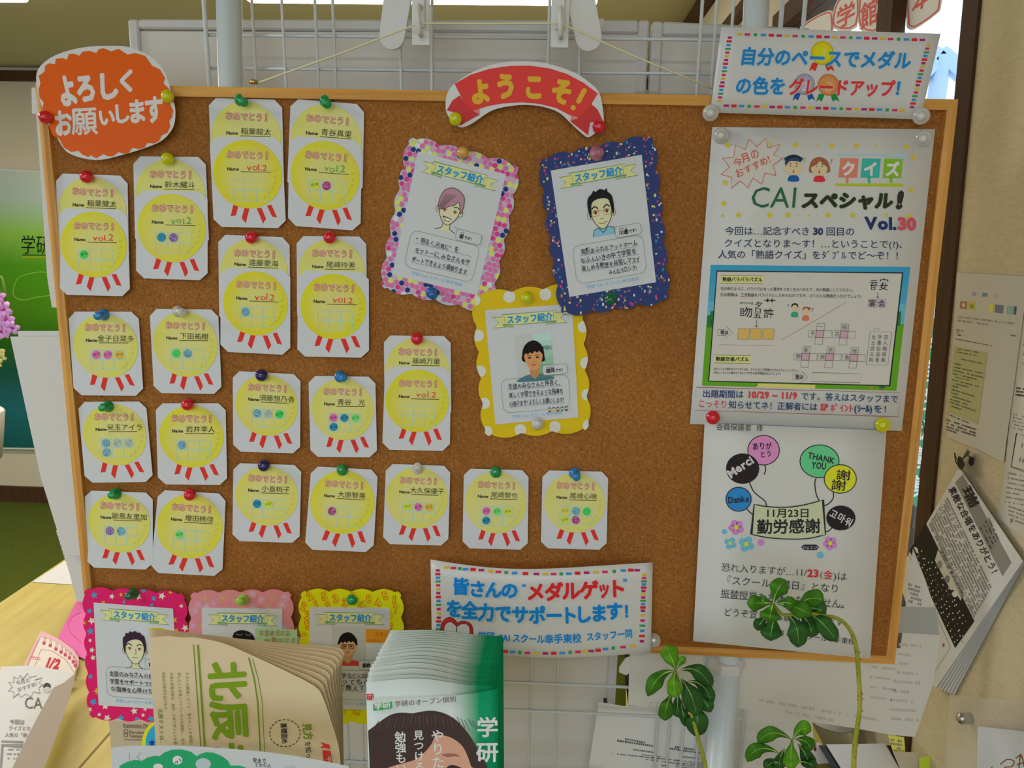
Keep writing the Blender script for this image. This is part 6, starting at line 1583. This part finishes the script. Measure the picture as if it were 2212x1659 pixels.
k.text('学', 1400, 1290, 1650, 1288, 235, C(200, 215, 215), bold=.025, layer=5); k.text('研', 1395, 1570, 1650, 1568, 235, C(200, 215, 215), bold=.025, layer=5)
k.poly([(238, 948), (245, 940), (440, 912), (452, 920), (450, 985), (440, 992), (250, 1018), (240, 1010)], C(60, 150, 85), 4); k.text('学研', 255, 1000, 440, 972, 78, C(215, 220, 215), bold=.035, layer=5)
k.text('学研のオープン個別', 480, 968, 1175, 908, 70, C(80, 55, 58), layer=5)
k.build('lettering', fo, fsf, base=0.0004)
k = Ink((760, 1340, 5.2)); k.text('研', 165, 895, 268, 888, 80, C(205, 60, 65), bold=.05, layer=3); k.build('lettering', bpy.data.objects['brochure'] if 'brochure' in bpy.data.objects else fo, ysurf(-0.238), base=0.0002)

# white sheet with the green cloud, lower left
cps = ysurf(-0.255)
co = sheet('cloud_leaflet', [(238.6, 1616), (278, 1611), (379, 1610.5), (481, 1616), (572, 1624), (632, 1632), (700, 1644), (753, 1655), (752, 1720), (246, 1720)], cps, 'cool', 'white leaflet with a green cloud print, in front of the newspapers', 'leaflet')
k = Ink((0, 1240, 3.96)); CG = C(40, 150, 100)
cl_ = [(1010, 1700), (1025, 1640), (1080, 1610), (1150, 1590), (1215, 1598), (1260, 1570), (1320, 1556), (1365, 1560), (1400, 1530), (1470, 1503), (1550, 1500), (1630, 1520), (1682, 1560), (1700, 1545), (1760, 1524), (1830, 1530), (1900, 1560), (1950, 1600), (1970, 1640), (2050, 1640), (2110, 1660), (2130, 1700)]
k.poly(cl_, CG, 1); k.ell(1518, 1592, 42, 38, C(200, 205, 205), 2); k.ell(1352, 1648, 42, 26, C(200, 205, 205), 2); k.ell(1738, 1625, 66, 50, C(165, 180, 185), 2)
k.text('16', 1545, 1568, 1490, 1612, 40, C(70, 75, 80), layer=3); k.line([(1106, 1530), (1110, 1650)], 3, GY, layer=2); k.smooth([(1190, 1525), (1195, 1545), (1170, 1560), (1192, 1580), (1182, 1592)], 3, GY, layer=2)
k.ell(2480, 1680, 60, 40, C(170, 172, 178), 2)
k.build('cloud_print', co, cps)
k = Ink((380, 1240, 3.96)); k.hand('受まで', 655, 1610, 770, 1618, 46, LK, layer=3); k.hand('てから人', 668, 1650, 815, 1655, 40, LK, layer=3)
k.build('lettering', co, cps)

# ------------------------------------------------------------------ papers behind and below the board, right
M['trans'] = mat('tracing_paper', (0.80, 0.77, 0.70), 0.6)
hsf = ysurf(0.055)
ho = sheet('hanging_sheet', [(1596, 1400), (1945, 1400), (1972, 1185), (1998, 1250), (2018, 1310), (2032, 1372), (2015, 1480), (1976, 1592), (1930, 1588), (1845, 1573), (1760, 1560), (1680, 1546), (1588, 1528)], hsf, 'trans', 'large thin sheet hanging behind the lower right corner of the board', 'paper')
k = Ink(); FT = C(164, 159, 149)
k.poly([(1938, 1310), (2022, 1312), (2030, 1372), (1932, 1366)], C(150, 150, 148), 1)
for i in range(9): k.greek(1942 - i * 3, 1392 + i * 20, 1990 - (i * 23) % 30, 1396 + i * 20, 7, FT, 1)
k.greek(1640, 1512, 1900, 1556, 7, FT, 1); k.greek(1690, 1536, 1800, 1556, 7, FT, 1)
for i in range(4): k.greek(1880, 1440 + i * 22, 1935, 1446 + i * 22, 6, FT, 1)
for i in range(5): k.greek(1962, 1262 + i * 9, 1990, 1270 + i * 9, 6, GY, 1)
k.build('faint_print', ho, hsf)
asf = ysurf(0.05)
ao = sheet('paper_sheet', [(1360, 1405), (1520, 1408), (1514, 1527), (1455, 1529), (1400, 1524), (1357, 1524)], asf, 'paper', 'white sheet behind the grid below the clear disc pin, numbers showing through', 'paper')
k = Ink(); k.text('15', 1430, 1456, 1408, 1456, 16, C(165, 165, 165)); k.text('22', 1428, 1518, 1400, 1516, 16, C(165, 165, 165)); k.build('faint_print', ao, asf)
bsf2 = ysurf(0.088)
b2 = sheet('paper_sheet', [(1293, 1517), (1320, 1520), (1345, 1525), (1400, 1524), (1470, 1520), (1535, 1526), (1545, 1720), (1262, 1720)], bsf2, 'paper', 'sheet of upside down small print clipped to the lower grid', 'paper')
k = Ink((1080, 1400, 5.53)); DK = C(85, 82, 82)
k.greek(1495, 1085, 1735, 1130, 26, DK, 1, .95); k.greek(1400, 1105, 1825, 1170, 28, DK, 1, .97); k.greek(1590, 1212, 1875, 1252, 22, DK, 1, .9); k.greek(1700, 1275, 1960, 1300, 14, DK, 1); k.greek(1310, 1255, 1990, 1330, 18, DK, 1, .6)
k.greek(1790, 1308, 2210, 1350, 16, DK, 1, .9); k.greek(1740, 1330, 2210, 1390, 16, DK, 1, .9); k.greek(1930, 1402, 2000, 1410, 22, DK, 1, .95); k.greek(2090, 1180, 2330, 1215, 26, DK, 1, .95); k.greek(2030, 1200, 2430, 1260, 26, DK, 1, .95); k.greek(2190, 1300, 2380, 1320, 20, DK, 1, .9)
for i in range(4): k.greek(2080, 1345 + i * 24, 2440, 1375 + i * 24, 14, DK, 1, .8)
k.build('small_print', b2, bsf2)
box('clip', tuple(PY([(1304, 1518)], 0.083)[0]), tuple(PY([(1311, 1508)], 0.092)[0]), 'black', b2)
M['olive'] = mat('olive_folder', C(95, 100, 8), 0.5)
flo = sheet('folder', [(1326, 1400), (1352, 1400), (1352, 1535), (1326, 1535)], ysurf(0.16), 'olive', 'olive green folder seen in the gap beside the white board', 'folder', thick=0.01)
fls = ysurf(0.155)
sheet('folder', [(1350, 1400), (1372, 1400), (1372, 1535), (1358, 1535), (1350, 1460)], fls, 'black', 'black folder in the gap beside the olive one', 'folder', thick=0.01)
sheet('tape_scrap', [(1352, 1420), (1361, 1418), (1362, 1452), (1353, 1459), (1337, 1452), (1338, 1440)], ysurf(0.048), 'paper', 'torn white scrap taped over the gap below the bottom sign', 'paper')
sheet('paper_sheet', [(1580, 1500), (1752, 1510), (1765, 1720), (1575, 1720)], ysurf(0.095), 'trans', 'pale sheet behind the grid right of the capped pole sleeve', 'paper')

# things on the table at the lower right
def flat(name, pts, m, lab, cat, z, th=0.003): return sheet(name, pts, zsurf(ZT + z), m, lab, cat, thick=th)
M['offw'] = mat('off_white', (0.80, 0.78, 0.72), 0.5)
st = empty('round_stand', PZ([(1828, 1602)], ZT + 0.05)[0] - [0, 0, 0.05], 'off-white round stand with a short column on the table at the lower right', 'stand')
c_ = PZ([(1828, 1602)], ZT + 0.0)[0]
v, f = lathe_v([(0.050, 0), (0.052, 0.004), (0.030, 0.010), (0.028, 0.040), (0.060, 0.046), (0.064, 0.050), (0.060, 0.052)], 28)
mesh('base', v * [.8, .8, 1] + [c_[0], c_[1] + 0.06, ZT], f, 'offw', st, smooth=True)
v, f = lathe_v([(0.013, 0), (0.012, 0.09)], 14); mesh('column', v + [c_[0] - 0.028, c_[1] + 0.07, ZT + 0.05], f, 'offw', st, smooth=True)
a_, b_, c2_, d_ = PZ([(1774, 1612), (1920, 1612), (1985, 1690), (1832, 1690)], ZT + 0.075)
flat('black_tray', [(1768, 1610), (1925, 1610), (1990, 1700), (1822, 1700)], 'black', 'black tray on the table under the white sheet at the lower right', 'tray', 0.068, 0.068)
flat('paper_sheet', [(1784, 1608), (1912, 1606), (1965, 1700), (1842, 1700)], 'paper', 'white sheet on the black tray at the lower right', 'paper', 0.0705, 0.002)
crd = flat('card', [(1742, 1606), (1772, 1604), (1794, 1648), (1750, 1652)], 'cool', 'small white card with a red block beside the black tray', 'card', 0.02, 0.02)
k = Ink(); k.poly([(1750, 1604), (1757, 1604), (1763, 1622), (1752, 1624)], C(200, 50, 70)); k.poly([(1748, 1604), (1762, 1604), (1764, 1621), (1751, 1622)], C(200, 50, 70)); k.build('red_print', crd, zsurf(ZT + 0.0202))
M['ynote'] = mat('yellow_note', C(205, 195, 85), 0.7)
yn = sheet('sticky_note', [(1918, 1588), (1953, 1592), (1957, 1640), (1930, 1628)], ysurf(0.13), 'ynote', 'yellow handwritten note below the hanging sheet at the lower right', 'sticky note')
k = Ink(); [k.greek(1924, 1598 + i * 8, 1950, 1602 + i * 8, 6, GY) for i in range(4)]; k.build('small_print', yn, ysurf(0.13))
sheet('paper_sheet', [(1928, 1622), (1984, 1626), (1984, 1700), (1960, 1700)], ysurf(0.125), 'kraft', 'greyish card leaning at the lower right, between yellow and lime notes', 'paper')
M['lime'] = mat('lime_note', C(170, 185, 45), 0.7)
sheet('sticky_note', [(1985, 1636), (2012, 1632), (2022, 1700), (1988, 1700)], ysurf(0.12), 'lime', 'lime green note at the bottom edge near the right wall', 'sticky note')

# dark device and cable in the gap right of the board
dev = empty('desk_phone', PY([(1984, 1150)], 0.4)[0], 'dark telephone on the window sill seen between board and newsletters', 'telephone')
p0_, p1_ = PY([(1962, 1170), (1992, 1075)], 0.4)
box('phone_body', (p0_[0] - 0.03, 0.40, 0.905), (p1_[0], 0.47, p1_[2] - 0.03), 'black', dev, bevel=0.006)
box('handset', (p0_[0] - 0.02, 0.39, p1_[2] - 0.05), (p1_[0] - 0.006, 0.43, p1_[2] - 0.01), 'black', dev, bevel=0.008)
M['cable'] = mat('grey_cable', (0.12, 0.12, 0.11), 0.5)
tag(tube('cable', PY([(1994, 910), (1998, 950), (1991, 1000), (1986, 1030), (1996, 1045), (1985, 1075)], 0.38), 0.0012, 'cable'), 'thin dark cable hanging behind the right edge of the board', 'cable')

# ------------------------------------------------------------------ right wall
def wsheet(name, pts, m, lab, cat, off=0.002, th=0.0004, group=None, parent=None):
    sf = wsurf(off); return sheet(name, pts, sf, m, lab, cat, group, thick=th, parent=parent), sf
M['wpap'] = mat('notice_paper', (0.70, 0.66, 0.56), 0.6)
o, sf = wsheet('wall_notice', [(2067, 589), (2222, 597), (2168, 999), (2110, 970), (2046, 944)], 'wpap', 'tall notice with a pale green text block on the right wall', 'notice')
k = Ink((1930, 500, 3.018))
k.poly([(395, 745), (612, 790), (552, 1258), (355, 1180)], C(160, 160, 115), 1)
for q_, c in (([(435, 455), (480, 457), (476, 506), (432, 502)], (150, 110, 95)), ([(490, 460), (532, 462), (528, 512), (487, 508)], (190, 165, 60)), ([(624, 475), (654, 476), (650, 526), (620, 522)], (205, 195, 60)), ([(662, 476), (718, 480), (712, 534), (658, 528)], (110, 110, 130)), ([(738, 486), (784, 488), (780, 542), (734, 538)], (130, 160, 150)), ([(788, 488), (803, 489), (798, 543), (784, 541)], (70, 85, 100)), ([(510, 396), (540, 397), (538, 420), (508, 418)], (140, 145, 165)), ([(580, 400), (612, 402), (610, 426), (578, 424)], (100, 125, 155)), ([(656, 406), (685, 408), (683, 432), (654, 430)], (165, 160, 150))): k.poly(q_, C(*c), 1)
k.ell(509, 488, 14, 14, C(120, 145, 50), 2); k.ell(457, 480, 10, 14, C(200, 170, 150), 2)
k.text('これまで小学校での「学年までに漢字で教わり、難しいところ」が解説する', 415, 562, 792, 606, 15, C(90, 88, 82), layer=2); k.text('土曜日「漢字を書きたい」「英語に強くなる」', 410, 584, 625, 614, 15, C(90, 88, 82), layer=2)
for x0, y0_, x1, y1_, h in ((410, 640, 455, 650, 8), (408, 655, 440, 660, 8), (405, 672, 442, 678, 10), (765, 675, 795, 682, 12), (402, 700, 640, 745, 7), (408, 765, 560, 790, 9), (410, 785, 555, 812, 9), (435, 830, 580, 862, 10), (400, 862, 440, 870, 14), (392, 884, 582, 925, 11), (390, 905, 586, 952, 11), (388, 926, 545, 965, 11), (386, 946, 495, 970, 11), (384, 966, 555, 1012, 11), (382, 988, 492, 1015, 11), (386, 1008, 425, 1018, 13), (380, 1030, 530, 1076, 11), (378, 1052, 425, 1064, 11), (374, 1072, 512, 1115, 11), (372, 1094, 485, 1130, 11), (370, 1112, 540, 1172, 11), (368, 1134, 440, 1160, 11), (350, 1190, 495, 1250, 9), (345, 1228, 540, 1292, 13), (348, 1250, 535, 1315, 13), (345, 1272, 540, 1335, 13), (345, 1290, 410, 1312, 13)):
    k.greek(x0, y0_, x1, y1_, h, C(85, 82, 72), 2, .85)
k.build('notice_print', o, sf)
o, sf = wsheet('wall_notice', [(2204, 690), (2228, 692), (2228, 1176), (2190, 1146), (2154, 1119), (2172, 998)], 'wpap', 'second notice at the right picture edge with numbers in a box', 'notice', off=0.0012)
k = Ink((1930, 500, 3.018)); k.line([(851, 1332), (802, 1314), (766, 1534), (851, 1570)], 3, LN, layer=2); k.text('17', 822, 1408, 870, 1420, 48, C(100, 98, 92), layer=2); k.text('16', 808, 1500, 856, 1512, 48, C(100, 98, 92), layer=2)
for i in range(4): k.greek(845 - i * 3, 740 + i * 60, 880, 746 + i * 60, 10, GY, 2)
for i in range(3): k.greek(800 - i * 2, 1020 + i * 22, 860, 1028 + i * 22, 14, LN, 2)
for i in range(5): k.greek(782 - i * 4, 1190 + i * 22, 870, 1212 + i * 22, 10, GY, 2)
k.view(1900, 1000, 2.516)
for i in range(7): k.greek(700 - i * 3, 55 + i * 26, 800, 75 + i * 26, 10, GY, 2)
for i in range(4): k.greek(700, 235 + i * 22, 800, 270 + i * 22, 10, GY, 2)
k.line([(715, 20), (800, 45)], 3, LN, layer=2); k.text('F', 708, 325, 722, 330, 28, LN, layer=2)
k.build('notice_print', o, sf)
# hook and clip
hk = empty('wall_hook', PW([(2098, 992)], 0.0)[0], 'grey metal hook on the right wall holding the black clip', 'hook')
hp_, hs_ = [(2094, 982), (2100, 980), (2105, 988), (2104, 1000), (2099, 1007), (2094, 1004), (2092, 996)], wsurf(0.004)
sheet('hook_plate', hp_, hs_, 'steel', None, None, parent=hk, thick=0.003)
tube('hook_arm', PW([(2098, 990), (2092, 984), (2086, 976), (2090, 972), (2094, 978)], [0.004, 0.010, 0.014, 0.010, 0.004]), 0.0010, 'steel', hk)
cp = empty('binder_clip', PW([(2076, 1000)], 0.012)[0], 'black binder clip hanging from the wall hook over the newsletters', 'clip')
sheet('clip_body', [(2070, 985), (2079, 988), (2085, 1003), (2080, 1016), (2073, 1014), (2067, 1001)], wsurf(0.016), 'black', None, None, parent=cp, thick=0.009)
tube('clip_lever', PW([(2079, 992), (2088, 984), (2092, 980), (2090, 976), (2082, 986)], 0.014), 0.0006, 'black', cp)
tube('clip_lever', PW([(2072, 1010), (2064, 996), (2062, 978), (2066, 990), (2076, 1012)], 0.018), 0.0006, 'black', cp)
# newsletters: a thick clipped pad, hanging cornerwise
nl = empty('newsletter_pad', PW([(2072, 1010)], 0.012)[0], 'thick pad of black and white newsletters hanging cornerwise from the clip', 'newsletters')
for i in range(7):
    o_ = 0.003 + i * 0.0014; s_ = 6 - i
    q_ = [(2072, 1009), (2210 + s_ * .6, 1212 + s_ * .8), (2022 + s_ * 6.5, 1486 + s_ * 2.5), (2009 + s_ * 5, 1474 + s_ * 2), (1938, 1240)]
    sheet('newsletter', q_, wsurf(o_), 'paper', None, None, parent=nl, thick=0.0008)
sf = wsurf(o_)
k = Ink((1900, 1000, 2.516)); DG = C(60, 58, 56)
k.poly([(452, 62), (716, 540), (668, 616), (410, 108)], C(125, 122, 116), 1)
k.text('瑞', 446, 140, 500, 248, 62, LN, bold=.03, layer=3)
k.text('素敵な合唱をありがとう！', 372, 140, 625, 628, 46, LN, bold=.015, layer=3)
for i in range(4): k.greek(548 + i * 14, 350 - i * 18, 610 + i * 12, 470 - i * 18, 8, LN, 2, .7)
for i in range(11):
    f_ = i / 10; k.greek(365 - 95 * f_, 190 + 140 * f_, 605 - 90 * f_, 680 + 160 * f_, 11, GY, 2, .85)
k.poly([(250, 326), (515, 860), (410, 1006), (162, 476)], C(32, 30, 30), 2)
k.poly([(318, 470), (452, 722), (440, 748), (405, 690), (385, 690), (300, 530)], C(180, 176, 168), 3)
k.text('中学校の部', 325, 480, 372, 580, 20, LN, layer=4); k.text('東中学校合唱部', 375, 590, 446, 735, 20, LN, layer=4)
k.ell(327, 552, 14, 22, C(125, 122, 118), 4); k.ell(368, 632, 14, 22, C(110, 108, 104), 4); k.ell(410, 712, 16, 18, C(190, 186, 180), 4)
J = random.Random(2)
for r_ in range(6):
    for i in range(17):
        t_ = i / 16; x = 190 + r_ * 14 + t_ * 235 + J.uniform(-5, 5); y = 520 - r_ * 12 + t_ * 480 - (r_ > 3) * 20 + J.uniform(-6, 6)
        if r_ > 3 and (i < 3 or i > 14): continue
        k.ell(x, y, 3.4, 4.6, C(200, 196, 188) if J.random() > .3 else C(110, 108, 104), 3, 6)
k.poly([(185, 455), (205, 462), (212, 490), (200, 488)], C(200, 196, 188), 3); k.line([(385, 1002), (300, 1132)], 1.5, GY, layer=2); k.line([(160, 500), (385, 1002)], 1.5, GY, layer=2); k.greek(240, 700, 298, 815, 9, LN, 2, .8); k.ell(346, 990, 6, 10, C(170, 60, 100), 2, 8)
k.line([(338, 222), (275, 330), (520, 830), (585, 712)], 1.5, GY, layer=2)
k.build('newsletter_print', nl, sf)
# clear holder with screw and sheet
M['acry'] = mat('clear_acrylic', (0.9, 0.88, 0.84), 0.05, 0.5, trans=0.0)
_b = M['acry'].node_tree.nodes['Principled BSDF']; _b.inputs['Alpha'].default_value = 0.16
ah = empty('acrylic_holder', PW([(2130, 1600)], 0.0)[0], 'clear acrylic sheet fixed to the right wall with a steel screw', 'holder')
sheet('acrylic_panel', [(2052, 1500), (2230, 1520), (2230, 1740), (2036, 1740)], wsurf(0.010), 'acry', None, None, parent=ah, thick=0.002)
c0 = PW([(2098, 1552)], 0.0)[0]
v, f = lathe_v([(0.0065, 0.0), (0.0065, 0.011), (0.0060, 0.0135), (0.004, 0.0155), (0.0015, 0.016)], 18)
R_ = np.array(Vector((0, 0, 1)).rotation_difference(Vector(WN)).to_matrix())
mesh('screw', v @ R_.T + c0, f, 'steel', ah, smooth=True)
o, sf = wsheet('handwritten_sheet', [(2112, 1569), (2232, 1582), (2232, 1740), (2108, 1740)], 'cool', 'white sheet with brown looped handwriting at the lower right corner', 'paper', off=0.013)
k = Ink((1900, 1000, 2.516)); BR_ = C(120, 75, 45)
k.smooth([(600, 1670), (610, 1655), (615, 1650)], 5, BR_); k.smooth([(655, 1640), (690, 1612), (730, 1620), (718, 1650), (680, 1655), (700, 1690)], 6, BR_); k.smooth([(740, 1605), (770, 1590), (785, 1650)], 6, BR_); k.smooth([(745, 1640), (800, 1625)], 6, BR_); k.smooth([(765, 1580), (755, 1680)], 6, BR_)
k.build('handwriting', o, sf)

# ------------------------------------------------------------------ plants
def leafmat(n, a, b):
    m, r = ramp_mat(n, [(0.3, a), (0.75, b)], tscale=26, rough=0.55, spec=0.2); return m
LM = [leafmat('leaf_mid', C(48, 96, 22), C(66, 122, 30)), leafmat('leaf_dark', C(34, 76, 34), C(46, 92, 40)), leafmat('leaf_light', C(72, 128, 22), C(92, 146, 34))]
M['rib'] = mat('leaf_rib', C(150, 180, 100), 0.5)
M['stem'] , _ = ramp_mat('plant_stem', [(0.35, C(122, 128, 36)), (0.7, C(148, 148, 56))], tscale=60, rough=0.5)
M['node'] = mat('stem_scar', C(150, 95, 50), 0.7)
M['pot'] = mat('terracotta', (0.35, 0.15, 0.07), 0.8); M['soil'] = mat('soil', (0.05, 0.035, 0.025), 0.95)
def leaf(parent, b, t, w, Y, m, ctrl=None, dy=0.0, droop=0.012):
    b, t = np.array(b, float), np.array(t, float)
    c = (b + t) / 2 if ctrl is None else np.array(ctrl, float)
    N, K = 12, 6; V, rib = [], []
    for i in range(N + 1):
        s_ = i / N
        p = (1 - s_) ** 2 * b + 2 * s_ * (1 - s_) * c + s_ ** 2 * t
        d = 2 * (1 - s_) * (c - b) + 2 * s_ * (t - c); d /= np.hypot(*d) + 1e-9; n_ = np.array([-d[1], d[0]])
        ww = w / 2 * (max(0.0, sin(pi * s_ ** 1.6)) ** 0.8 * (0.66 + .40 * s_) * 1.1 + 0.025) * (1 + 0.07 * sin(s_ * 15 + b[0]))
        y_ = Y + dy * s_ - 0.5 * droop * sin(pi * s_) + 0.004 * sin(s_ * 9 + b[0])
        for j in range(K + 1):
            e = -1 + 2 * j / K
            V.append(PY([p + n_ * ww * e], y_ + 0.0045 * abs(e) ** 1.2 * (1 if droop >= 0 else -1) + 0.0016 * sin(s_ * 12 + e * 3) * abs(e))[0])
        if s_ < .93: rib.append(PY([p], y_ - 0.0006)[0])
    F_ = [(i * (K + 1) + j, i * (K + 1) + j + 1, (i + 1) * (K + 1) + j + 1, (i + 1) * (K + 1) + j) for i in range(N) for j in range(K)]
    o = mesh('leaf', V, F_, m, parent, smooth=True)
    sm = o.modifiers.new('thickness', 'SOLIDIFY'); sm.thickness = 0.0005; sm.offset = 1
    tube('midrib', rib, [0.0006 * (1.1 - i / len(rib)) for i in range(len(rib))], 'rib', o, seg=5)
def plant(label, stem, leaves, Y, r0, view, yend, scars=True):
    k = Ink(view)
    sp = [tuple(k.px([p])[0]) for p in spline(stem, False, 3)]
    Ys = np.linspace(Y, Y + yend, len(sp))
    P3 = [PY([p], y)[0] for p, y in zip(sp, Ys)]
    basep = P3[-1].copy(); pot_z = 0.69
    P3.append(np.array([basep[0], basep[1], pot_z + 0.09]))
    t = empty('plant', (basep[0], basep[1], pot_z), label, 'plant', 'leafy potted cuttings')
    tube('stem', P3, [r0 * (.55 + .45 * i / len(P3)) for i in range(len(P3))], 'stem', t, seg=8)
    if scars:
        J = random.Random(int(sp[0][0]))
        pts = [i for i in range(len(P3)) if i > len(P3) * .35]
        for i in range(18):
            q_ = J.uniform(.4, .98) * (len(sp) - 1); a_ = int(q_); f_ = q_ - a_
            c = P3[a_] * (1 - f_) + P3[min(a_ + 1, len(P3) - 1)] * f_; an = J.uniform(-1, 4.1)
            v, f = lathe_v([(r0 * .38, 0), (r0 * .34, r0 * .35), (r0 * .15, r0 * .5)], 6)
            ax = Vector((cos(an), -abs(sin(an)), .2)).normalized(); R2 = np.array(Vector((0, 0, 1)).rotation_difference(ax).to_matrix())
            mesh('leaf_scar', v @ R2.T + c + np.array(ax) * r0 * .72, f, 'node', t, smooth=True)
    for lf in leaves:
        b, tp, w, ctrl, dy, mi = lf[:6]
        kk = lambda p: k.px([p])[0]
        leaf(t, kk(b), kk(tp), 1.1 * w / view[2], Y + (lf[6] if len(lf) > 6 else 0), LM[mi], None if ctrl is None else kk(ctrl), dy)
    v, f = lathe_v([(0.034, 0), (0.036, 0.002), (0.046, 0.075), (0.050, 0.075), (0.050, 0.088), (0.045, 0.088), (0.044, 0.078)], 24); mesh('pot', v * [.5, .5, 1] + [basep[0], basep[1], pot_z], f, 'pot', t, smooth=True)
    v, f = lathe_v([(0.042, 0.078), (0.03, 0.080), (0.002, 0.081)], 20); mesh('soil', v * [.5, .5, 1] + [basep[0], basep[1], pot_z], f, 'soil', t, smooth=True)
VW = (1380, 1240, 3.814)
plant('tall bare-stemmed plant whose leafy head bends over the white announcement',
      [(1110, 250), (1160, 310), (1205, 338), (1300, 328), (1400, 322), (1530, 345), (1620, 360), (1690, 400), (1745, 470), (1780, 560), (1800, 680), (1810, 820), (1818, 960), (1820, 1100), (1805, 1230), (1785, 1350), (1775, 1480), (1770, 1620), (1772, 1760)],
      [((1320, 320), (1425, 520), 150, (1430, 400), -.01, 1, .012), ((1230, 335), (1310, 603), 150, (1330, 420), -.01, 1, .006), ((1400, 330), (1632, 555), 130, (1500, 360), -.01, 1, .004), ((1340, 300), (1538, 325), 130, (1450, 250), .0, 1, .008),
       ((1310, 265), (1522, 215), 135, (1400, 165), .0, 0, .004), ((1060, 350), (975, 462), 100, (1000, 390), .004, 1, .012), ((1125, 340), (1085, 548), 150, (1090, 440), -.004, 1, .006), ((1150, 248), (1425, 345), 120, (1280, 245), -.004, 0, -.004),
       ((1100, 240), (893, 240), 112, (990, 235), -.006, 0, -.002), ((1105, 245), (982, 195), 70, (1040, 235), -.004, 0, .002), ((1108, 240), (1205, 48), 138, (1125, 130), -.01, 0, -.006), ((1130, 250), (1300, 262), 90, (1220, 215), -.006, 0, -.008), ((1105, 250), (1070, 392), 150, (1085, 320), -.012, 0, -.010)],
      -0.10, 0.0026, VW, 0.01)
plant('leafy plant in front of the grid, left of the capped pole sleeve',
      [(300, 790), (325, 880), (360, 1000), (430, 1150), (480, 1320), (500, 1400), (530, 1500), (552, 1620), (556, 1740)],
      [((440, 1040), (460, 1332), 165, (510, 1180), 0, 1, .006), ((330, 980), (345, 1182), 90, (300, 1080), 0, 1, .010), ((345, 1030), (408, 1256), 72, (350, 1150), 0, 1, .008), ((480, 1000), (592, 1136), 90, (560, 1050), .006, 1, .010), ((400, 885), (600, 1080), 95, (560, 870), .01, 1, .010),
       ((345, 865), (478, 1168), 155, (440, 960), -.008, 1, 0), ((275, 980), (215, 1207), 110, (215, 1080), -.004, 0, .004), ((345, 795), (600, 935), 120, (490, 730), 0, 1, .002), ((290, 800), (75, 1005), 112, (150, 800), -.01, 0, 0), ((300, 790), (305, 1015), 112, (275, 900), -.015, 2, -.006),
       ((310, 785), (387, 692), 58, (330, 710), 0, 2, .004), ((305, 790), (228, 588), 130, (270, 690), -.006, 2, -.004)],
      -0.06, 0.0026, VW, 0.0, scars=False)
plant('leafy plant at the bottom edge under the big hanging sheet',
      [(1262, 1372), (1268, 1480), (1278, 1620), (1285, 1760)],
      [((1310, 1400), (1415, 1605), 110, (1390, 1480), 0, 1, .006), ((1200, 1440), (1155, 1620), 95, (1150, 1520), 0, 1, .006), ((1150, 1555), (1040, 1610), 90, (1090, 1530), 0, 1, .004), ((1320, 1545), (1470, 1610), 80, (1400, 1540), 0, 1, .004),
       ((1290, 1362), (1428, 1450), 100, (1380, 1350), -.004, 0, .002), ((1155, 1475), (895, 1545), 112, (960, 1370), -.004, 0, 0), ((1255, 1362), (982, 1388), 115, (1090, 1245), -.004, 0, 0), ((1265, 1370), (1262, 1605), 118, (1240, 1490), -.012, 2, -.006), ((1270, 1362), (1418, 1292), 120, (1320, 1235), -.004, 2, -.002)],
      -0.03, 0.0026, VW, 0.0, scars=False)

# ------------------------------------------------------------------ tidy up
bpy.data.objects.remove(_go)
for o in bpy.data.objects:
    if '_o' in o: del o['_o']
    if o.type == 'MESH' and not o.data.materials: o.data.materials.append(M['paper'])
